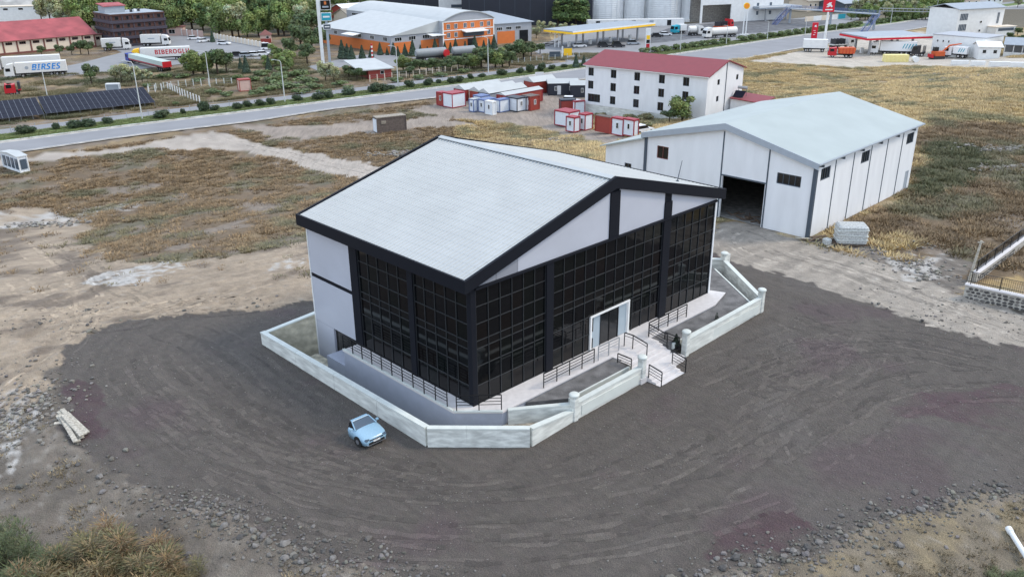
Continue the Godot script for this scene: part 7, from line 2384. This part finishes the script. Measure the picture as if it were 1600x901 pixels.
	# by the white block
	tree_px("broad_a", "tree", "leafy tree in front of the office block next to the shed", "", 1066, 190, 142, 1.25)
	tree_px("broad_c", "tree", "low dark tree spreading beside the leafy tree at the shed", "", 1046, 192, 166, 1.5)
	for q in [[1125, 176, 156], [1140, 172, 156]]: tree_px("silver", "tree", "thin greyish tree between office block gable and shed", "thin trees at the office block gable", q[0], q[1], q[2], 1.5)
	# trees beyond the road on the right
	for row in [[31, 1330, 1490, 10, 30], [22, 1340, 1500, 11, 30], [12, 1345, 1620, 13, 26], [4, 1345, 1620, 15, 22]]:
		var x2: float = row[1]
		while x2 < row[2]:
			if not (row[0] < 15 and x2 > 1495 and x2 < 1580):
				var k2: String = ["broad_a", "broad_b", "silver", "broad_b"][rng.randi_range(0, 3)]
				tree_px(k2, "tree", {"broad_a": "deep green tree in the belt beyond the road past the footbridge", "broad_b": "bright green tree in the belt beyond the road past the footbridge", "silver": "pale tree in the belt beyond the road past the footbridge"}[k2], "trees beyond the road past the footbridge", x2 + rng.randf_range(-4, 4), row[0], row[0] - row[4] * rng.randf_range(0.7, 1.1), 1.1)
			x2 += row[3]
	for q in [[1590, 56, 40], [1578, 62, 48], [1596, 66, 52]]: tree_px("broad_c", "tree", "low tree beside the white house with arched glazing", "low trees beside the white house", q[0], q[1], q[2], 1.6)
	# clipped bushes along the median
	for q in [[42, 209, 33, 14], [87, 203, 13, 11], [116, 201, 26, 13], [138, 199, 26, 13], [169, 194, 20, 11], [251, 185, 30, 14], [287, 179, 11, 10], [318, 175, 22, 17], [336, 173, 18, 10], [372, 171, 20, 12], [388, 168, 18, 12], [408, 166, 20, 12], [424, 164, 18, 12], [466, 158, 22, 11], [498, 156, 24, 12], [514, 154, 20, 12], [544, 149, 27, 11], [584, 145, 26, 17], [600, 143, 22, 13], [612, 140, 18, 8], [641, 137, 22, 13], [668, 134, 20, 13], [685, 131, 11, 8], [706, 131, 18, 12], [718, 129, 18, 12], [736, 124, 13, 10], [752, 121, 16, 7], [785, 118, 22, 11], [812, 115, 16, 10], [829, 114, 18, 15], [845, 112, 18, 15], [862, 109, 15, 9], [882, 106, 14, 7], [902, 103, 12, 6]]:
		bush_px("ball", "clipped dark round bush on the green strip of the divided road", "clipped bushes on the median", q)
	var hx := 1008.0
	while hx < 1480.0:
		var base := 84.0 - (hx - 1008.0) * 0.128
		if not (hx > 1146 and hx < 1154) and not (hx > 1340 and hx < 1362): bush_px("shrub", "green hedge bush along the road by the fuel stations", "hedge bushes by the fuel stations", [hx, base, 19.0 * (1.0 - (hx - 1008.0) * 0.0006), 10.0 * (1.0 - (hx - 1008.0) * 0.0005)])
		hx += 16.0 * (1.0 - (hx - 1008.0) * 0.0006)
	# scrub beyond the road
	for q in [[256, 122, 24, 8], [410, 118, 26, 9], [440, 122, 30, 10], [465, 120, 34, 12], [480, 130, 36, 12], [450, 138, 40, 12], [490, 138, 30, 10], [420, 142, 34, 10], [355, 150, 20, 7], [400, 148, 26, 8], [335, 146, 22, 8], [275, 164, 10, 6], [385, 140, 20, 8], [520, 118, 18, 10], [430, 130, 34, 12], [505, 146, 26, 8], [470, 146, 30, 9], [440, 112, 22, 9], [530, 134, 24, 9], [545, 140, 20, 7], [395, 128, 24, 9], [370, 124, 18, 8], [310, 128, 20, 7], [285, 122, 20, 7], [230, 136, 14, 6], [620, 128, 20, 8], [655, 124, 20, 8], [690, 120, 20, 8], [725, 114, 20, 8]]:
		bush_px("shrub", "loose green scrub bush on the bank beyond the road", "scrub on the bank beyond the road", q)
	for q in [[1008, 200, 30, 14], [985, 186, 30, 10], [960, 178, 26, 8], [1010, 188, 26, 14], [940, 182, 20, 8]]:
		bush_px("dry_shrub", "dry scrub bush at the foot of the office block wall", "scrub at the office block", q)
	# big weeds at the bottom left corner
	for q in [[140, 910, 160, 66], [215, 925, 150, 58], [95, 938, 150, 64], [275, 938, 100, 46]]: bush_px("weed", "large ochre weed clump at the foot of the rubble slope", "ochre weed clumps at the slope foot", q, -0.9)
	for q in [[5, 900, 110, 80], [45, 935, 110, 70], [-10, 860, 80, 50]]: bush_px("green_weed", "dark green weed clump beside the ochre weeds", "dark weed clumps at the slope foot", q, -0.9)
	for q in [[1560, 920, 60, 30], [1600, 915, 50, 26]]: bush_px("green_weed", "low green weed clump in the straw beyond the white pipe", "green weeds in the straw", q, -0.9)

func bush_px(kind: String, label: String, group: String, q: Array, lift := 0.0) -> void:
	var at := G(q[0], q[1], lift)
	if lift != 0.0: at.y = lift
	var px := FOCAL / at.distance_to(EYE)
	grow(kind, "bush", label, group, at + Vector3(0, -0.02, 0), Vector3(q[2] / px, q[3] / px * 1.12, q[2] / px))

# ------------------------------------------------------------------ grass and weeds (uncountable)
func tuft_mesh(sd: int, blades: int, h: float, spread: float) -> ArrayMesh:
	var m := MB.new()
	var r := RandomNumberGenerator.new()
	r.seed = sd
	m.tinted = true
	for k in blades:
		var a := r.randf() * TAU
		var p := Vector3(cos(a), 0, sin(a)) * spread * sqrt(r.randf())
		var lean := Vector3(cos(a + r.randf_range(-1, 1)), 0, sin(a + r.randf_range(-1, 1))) * h * r.randf_range(0.1, 0.6)
		var side := Vector3(-sin(a), 0, cos(a)) * r.randf_range(0.018, 0.04)
		var kk := r.randf_range(0.75, 1.25)
		m.tint = Color(kk, kk, kk)
		var tip := p + lean + Vector3.UP * h * r.randf_range(0.5, 1.1)
		m.tri(p - side, p + side, tip)
	return m.mesh()

func scatter(called: String, label: String, category: String, mesh: Mesh, m: Material, places: Array) -> void:
	var mm := MultiMesh.new()
	mm.transform_format = MultiMesh.TRANSFORM_3D
	mm.use_colors = true
	mm.mesh = mesh
	mm.instance_count = places.size()
	for i in places.size():
		mm.set_instance_transform(i, places[i][0])
		mm.set_instance_color(i, places[i][1])
	var o := MultiMeshInstance3D.new()
	o.multimesh = mm
	o.material_override = m
	o.name = numbered(called)
	add_child(o)
	meta(o, label, category, "", "stuff")

func build_grass() -> void:
	var left := []
	var right := []
	var slope := []
	var r := RandomNumberGenerator.new()
	r.seed = 99
	var lim := [[-100, 12, -205, -66, 95000], [-10, 175, -300, -66, 210000]]
	for side in 2:
		var L: Array = lim[side]
		for i in int(L[4]):
			var x := r.randf_range(L[0], L[1])
			var z := r.randf_range(L[2], L[3])
			if absf(x) > 6.0 - z * 0.64: continue
			var s := -0.61 * x - 0.79 * z
			if s > 157.0: continue
			var k := zone_of(x, z)
			if k != "field" and k != "green_right" and not (k == "dirt_left" and r.randf() < 0.05): continue
			var l := to_local_b(x, z)
			if l.x > -2.0 and l.x < 30.0 and l.y > -19.0 and l.y < 4.0: continue
			if in_shed(x, z): continue
			var dens := 0.30 + n_mid.get_noise_2d(x, z) * 1.3 + 0.8 * n_wide.get_noise_2d(x, z)
			if r.randf() > dens + (0.55 if side else 0.30): continue
			if side == 0 and s < 100.0 and r.randf() < 0.45: continue
			var b := n_mid.get_noise_2d(x * 0.6 + 90.0, z * 0.6)
			var sunlit_gold: bool = side == 1 and not inside("brown_right", Vector2(x, z) + Vector2(n_wide.get_noise_2d(x, z), n_mid.get_noise_2d(x, z)) * 9.0)
			var col := (Color(0.56, 0.43, 0.21) if sunlit_gold else Color(0.31, 0.213, 0.112)).lerp(Color(0.27, 0.20, 0.11) if sunlit_gold else Color(0.165, 0.118, 0.07), r.randf())
			col = col.lerp(Color(0.165, 0.165, 0.092), smoothstep(0.05, 0.4, b) * 0.75)
			if k == "green_right": col = Color(0.09, 0.10, 0.045).lerp(Color(0.20, 0.16, 0.08), r.randf() * 0.4)
			col *= r.randf_range(0.8, 1.3) * (1.22 if sunlit_gold else 1.0)  # golden grass also carries painted sunlight as extra brightness
			col.a = 1.0
			var sc := r.randf_range(0.6, 1.5) * (1.25 if side else 1.0)
			var tr := Transform3D(Basis(Vector3.UP, r.randf() * TAU).scaled(Vector3(sc * 1.3, sc * r.randf_range(0.3, 0.85), sc * 1.3)), Vector3(x, ground_y(x, z) - 0.04, z))
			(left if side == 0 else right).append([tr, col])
	scatter("dry_grass", "dry brown grass and weeds on the open field beside the dirt track", "grass", tuft_mesh(1, 26, 0.36, 0.42), mats.grass_blade, left)
	scatter("dry_grass", "golden dry grass with sunlight painted in, around and behind the white shed", "grass", tuft_mesh(2, 26, 0.38, 0.45), mats.grass_blade, right)
	for i in 15000:
		var x := r.randf_range(-40, 34)
		var z := r.randf_range(-46, -24)
		var k := zone_of(x, z)
		if k == "gravel": continue
		var p := Vector2(x, z)
		var d := edge_distance("gravel", p)
		if d < 0.6: continue
		var n := n_mid.get_noise_2d(x * 1.5, z * 1.5) + 0.05 * d
		if k == "straw_slope": n += 0.32
		if r.randf() > n + 0.05: continue
		var col := Color(0.36, 0.285, 0.18).lerp(Color(0.21, 0.175, 0.11), r.randf())
		col *= r.randf_range(0.8, 1.2)
		col.a = 1.0
		var sc := r.randf_range(0.45, 1.0)
		slope.append([Transform3D(Basis(Vector3.UP, r.randf() * TAU).scaled(Vector3(sc, sc * r.randf_range(0.5, 1.1), sc)), Vector3(x, relief(x, z) - 0.03, z)), col])
	scatter("straw_grass", "short straw coloured grass on the bank below the gravel", "grass", tuft_mesh(3, 34, 0.24, 0.30), mats.grass_blade, slope)
	# green strip of the median
	var strip := []
	var far := shift_line(median_line, 6.4)
	var near := shift_line(median_line, 0.3)
	for i in 9000:
		var t := r.randf() * 0.62
		var p := along(near, t).lerp(along(far, t), r.randf())
		var col := Color(0.13, 0.18, 0.055).lerp(Color(0.21, 0.22, 0.09), r.randf())
		col.a = 1.0
		var sc := r.randf_range(0.5, 1.0)
		strip.append([Transform3D(Basis(Vector3.UP, r.randf() * TAU).scaled(Vector3(sc * 1.6, sc * 0.7, sc * 1.6)), Vector3(p.x, ground_y(p.x, p.z) + 0.16, p.z)), col])
	scatter("verge_grass", "short green grass on the strip between the carriageways", "grass", tuft_mesh(4, 24, 0.34, 0.42), mats.grass_blade, strip)
	# rough grass beyond the road
	var bank := []
	for i in 42000:
		var px := r.randf_range(-20, 960)
		var t2 := r.randf()
		var py := lerpf(196.0 - px * 0.112, 100.0 - px * 0.03, t2)
		if py < 84.0: continue
		var p2 := G(px, py)
		if n_mid.get_noise_2d(p2.x * 0.7, p2.z * 0.7) + 0.15 < r.randf() * 0.5: continue
		if px > 480 and px < 640 and py < 112: continue
		if px > 100 and px < 300 and py < 116 - (px - 100) * 0.05: continue
		var col := Color(0.17, 0.16, 0.08).lerp(Color(0.26, 0.205, 0.115), r.randf())
		col = col.lerp(Color(0.09, 0.105, 0.05), clampf(n_wide.get_noise_2d(p2.x, p2.z) * 2.0, 0, 1))
		col.a = 1.0
		var sc := r.randf_range(0.9, 2.0)
		bank.append([Transform3D(Basis(Vector3.UP, r.randf() * TAU).scaled(Vector3(sc * 1.3, sc * 0.9, sc * 1.3)), Vector3(p2.x, -7.02, p2.z)), col])
	scatter("rough_grass", "rough olive grass on the land beyond the divided road", "grass", tuft_mesh(5, 26, 0.36, 0.45), mats.grass_blade, bank)

func in_shed(x: float, z: float) -> bool:
	var d := Vector2(x - 27.26, z + 74.1)
	var fx := d.dot(Vector2(-cos(0.78), -sin(0.78)))
	var fz := d.dot(Vector2(sin(0.78), -cos(0.78)))
	return fx > -0.3 and fx < 24.5 and fz > -0.5 and fz < 23.8

# ------------------------------------------------------------------ stones
func build_rubble() -> void:
	var r := RandomNumberGenerator.new()
	r.seed = 321
	var meshes := []
	for k in 6: meshes.append(rock_mesh(60 + k, 0.5))
	# the larger stones along the rim of the gravel
	var rim := [[330, 795], [345, 805], [370, 812], [395, 830], [412, 838], [430, 846], [445, 852], [460, 846], [476, 858], [490, 866], [505, 862], [520, 872], [350, 822], [375, 838], [400, 852], [420, 866], [445, 872], [470, 880], [1085, 905], [1105, 893], [1130, 888], [1160, 882], [1190, 878], [1225, 870], [1240, 862], [1262, 856], [1280, 848], [1310, 838], [1322, 840], [1345, 822], [1436, 796], [1440, 798], [1525, 772], [1400, 806], [1232, 858], [1340, 886], [1150, 872], [155, 744], [140, 736], [122, 728], [168, 752], [60, 640], [45, 660], [20, 690]]
	for q in rim:
		var at := G(q[0], q[1])
		at.y = relief(at.x, at.z)
		var s := r.randf_range(0.16, 0.42)
		var m: Material = [mats.stone_grey, mats.stone_grey, mats.stone_dark][r.randi_range(0, 2)]
		var o := part(meshes[r.randi_range(0, 5)], "rock", m, null, at + Vector3.UP * s * 0.12, Basis(Vector3.UP, r.randf() * TAU) * Basis.from_scale(Vector3(s * 1.2, s * 0.6, s)))
		meta(o, "angular grey stone lying on the rim of the gravel", "stone", "stones on the rim of the gravel")
	var loose := []
	var poly: PackedVector2Array = zone["gravel"]
	for i in 6000:
		var k := r.randi_range(0, poly.size() - 1)
		var a := poly[k]
		var b := poly[(k + 1) % poly.size()]
		var p := a.lerp(b, r.randf()) + Vector2(r.randfn(0.0, 0.8), r.randfn(0.0, 0.8))
		if p.y < -52.0 or absf(p.x) > 46.0 or (p.y < -36.5 and r.randf() < 0.85): continue
		loose.append(stone_at(r, p, r.randf_range(0.04, 0.15) * (1.0 + pow(r.randf(), 6.0) * 1.5), 0.0))
	for i in 26000:                               # coarse gravel grains over the yard, paler than the bed
		var p := Vector2(r.randf_range(-30, 42), r.randf_range(-62, -25))
		if not inside("gravel", p): continue
		var l := to_local_b(p.x, p.y)
		if l.x > -4.2 and l.x < 31.5 and l.y > -19.0 and l.y < 5.6: continue
		if n_mid.get_noise_2d(p.x * 0.8, p.y * 0.8) + 0.15 < r.randf() * 0.6: continue
		loose.append(stone_at(r, p, r.randf_range(0.025, 0.075), 0.4))
	for i in 9000:                                # stones in the rough earth round about
		var p := Vector2(r.randf_range(-42, 38), r.randf_range(-62, -26))
		if inside("gravel", p): continue
		if n_mid.get_noise_2d(p.x * 1.3, p.y * 1.3) < r.randf_range(-0.3, 0.4): continue
		loose.append(stone_at(r, p, r.randf_range(0.04, 0.14) * (1.0 + pow(r.randf(), 8.0) * 2.0), 0.0))
	scatter("loose_stones", "loose stones and coarse gravel scattered over the yard and its rim", "stones", rock_mesh(70, 0.5), mats.rubble, loose)
	# rubble heaps in the field
	var heap := []
	for h in [[1565, 232, 5.0, 1.6, 420, 0.0], [1580, 262, 4.0, 1.2, 300, 0.0], [1500, 122, 9.0, 4.0, 420, 0.0], [1440, 118, 8.0, 2.0, 160, 0.0], [1420, 412, 3.2, 1.4, 110, 0.1], [1470, 430, 3.0, 1.4, 70, 0.0], [1370, 390, 3.5, 1.0, 60, 0.0], [1450, 385, 2.6, 0.8, 50, 0.0], [875, 218, 2.6, 1.6, 260, 0.0], [1300, 152, 4.0, 1.5, 90, 0.0], [930, 178, 7.0, 1.5, 220, 0.0], [610, 240, 4.0, 1.6, 160, 0.0], [25, 640, 3.4, 3.2, 420, 0.0], [75, 350, 6.0, 1.2, 120, 0.0]]:
		var c := G(h[0], h[1])
		for i in int(h[4]):
			var p := Vector2(c.x + r.randfn(0.0, h[2] * 0.5), c.z + r.randfn(0.0, h[3] * 0.6))
			heap.append(stone_at(r, p, r.randf_range(0.06, 0.24) * (1.0 + pow(r.randf(), 5.0)) * (1.0 if c.z > -90.0 else 1.8), 0.9))
	scatter("rubble_heaps", "pale broken rubble tipped in heaps about the fields", "rubble", rock_mesh(71, 0.6), mats.rubble, heap)

func stone_at(r: RandomNumberGenerator, p: Vector2, s: float, pale: float) -> Array:
	var g := r.randf_range(0.13, 0.34) + pale * r.randf_range(0.0, 0.25)
	var col := Color(g, g * r.randf_range(0.88, 0.96), g * r.randf_range(0.74, 0.88), 1.0)
	var y := relief(p.x, p.y)
	return [Transform3D(Basis(Vector3.UP, r.randf() * TAU) * Basis.from_scale(Vector3(s * 1.2, s * 0.7, s)), Vector3(p.x, y + s * 0.15, p.y)), col]
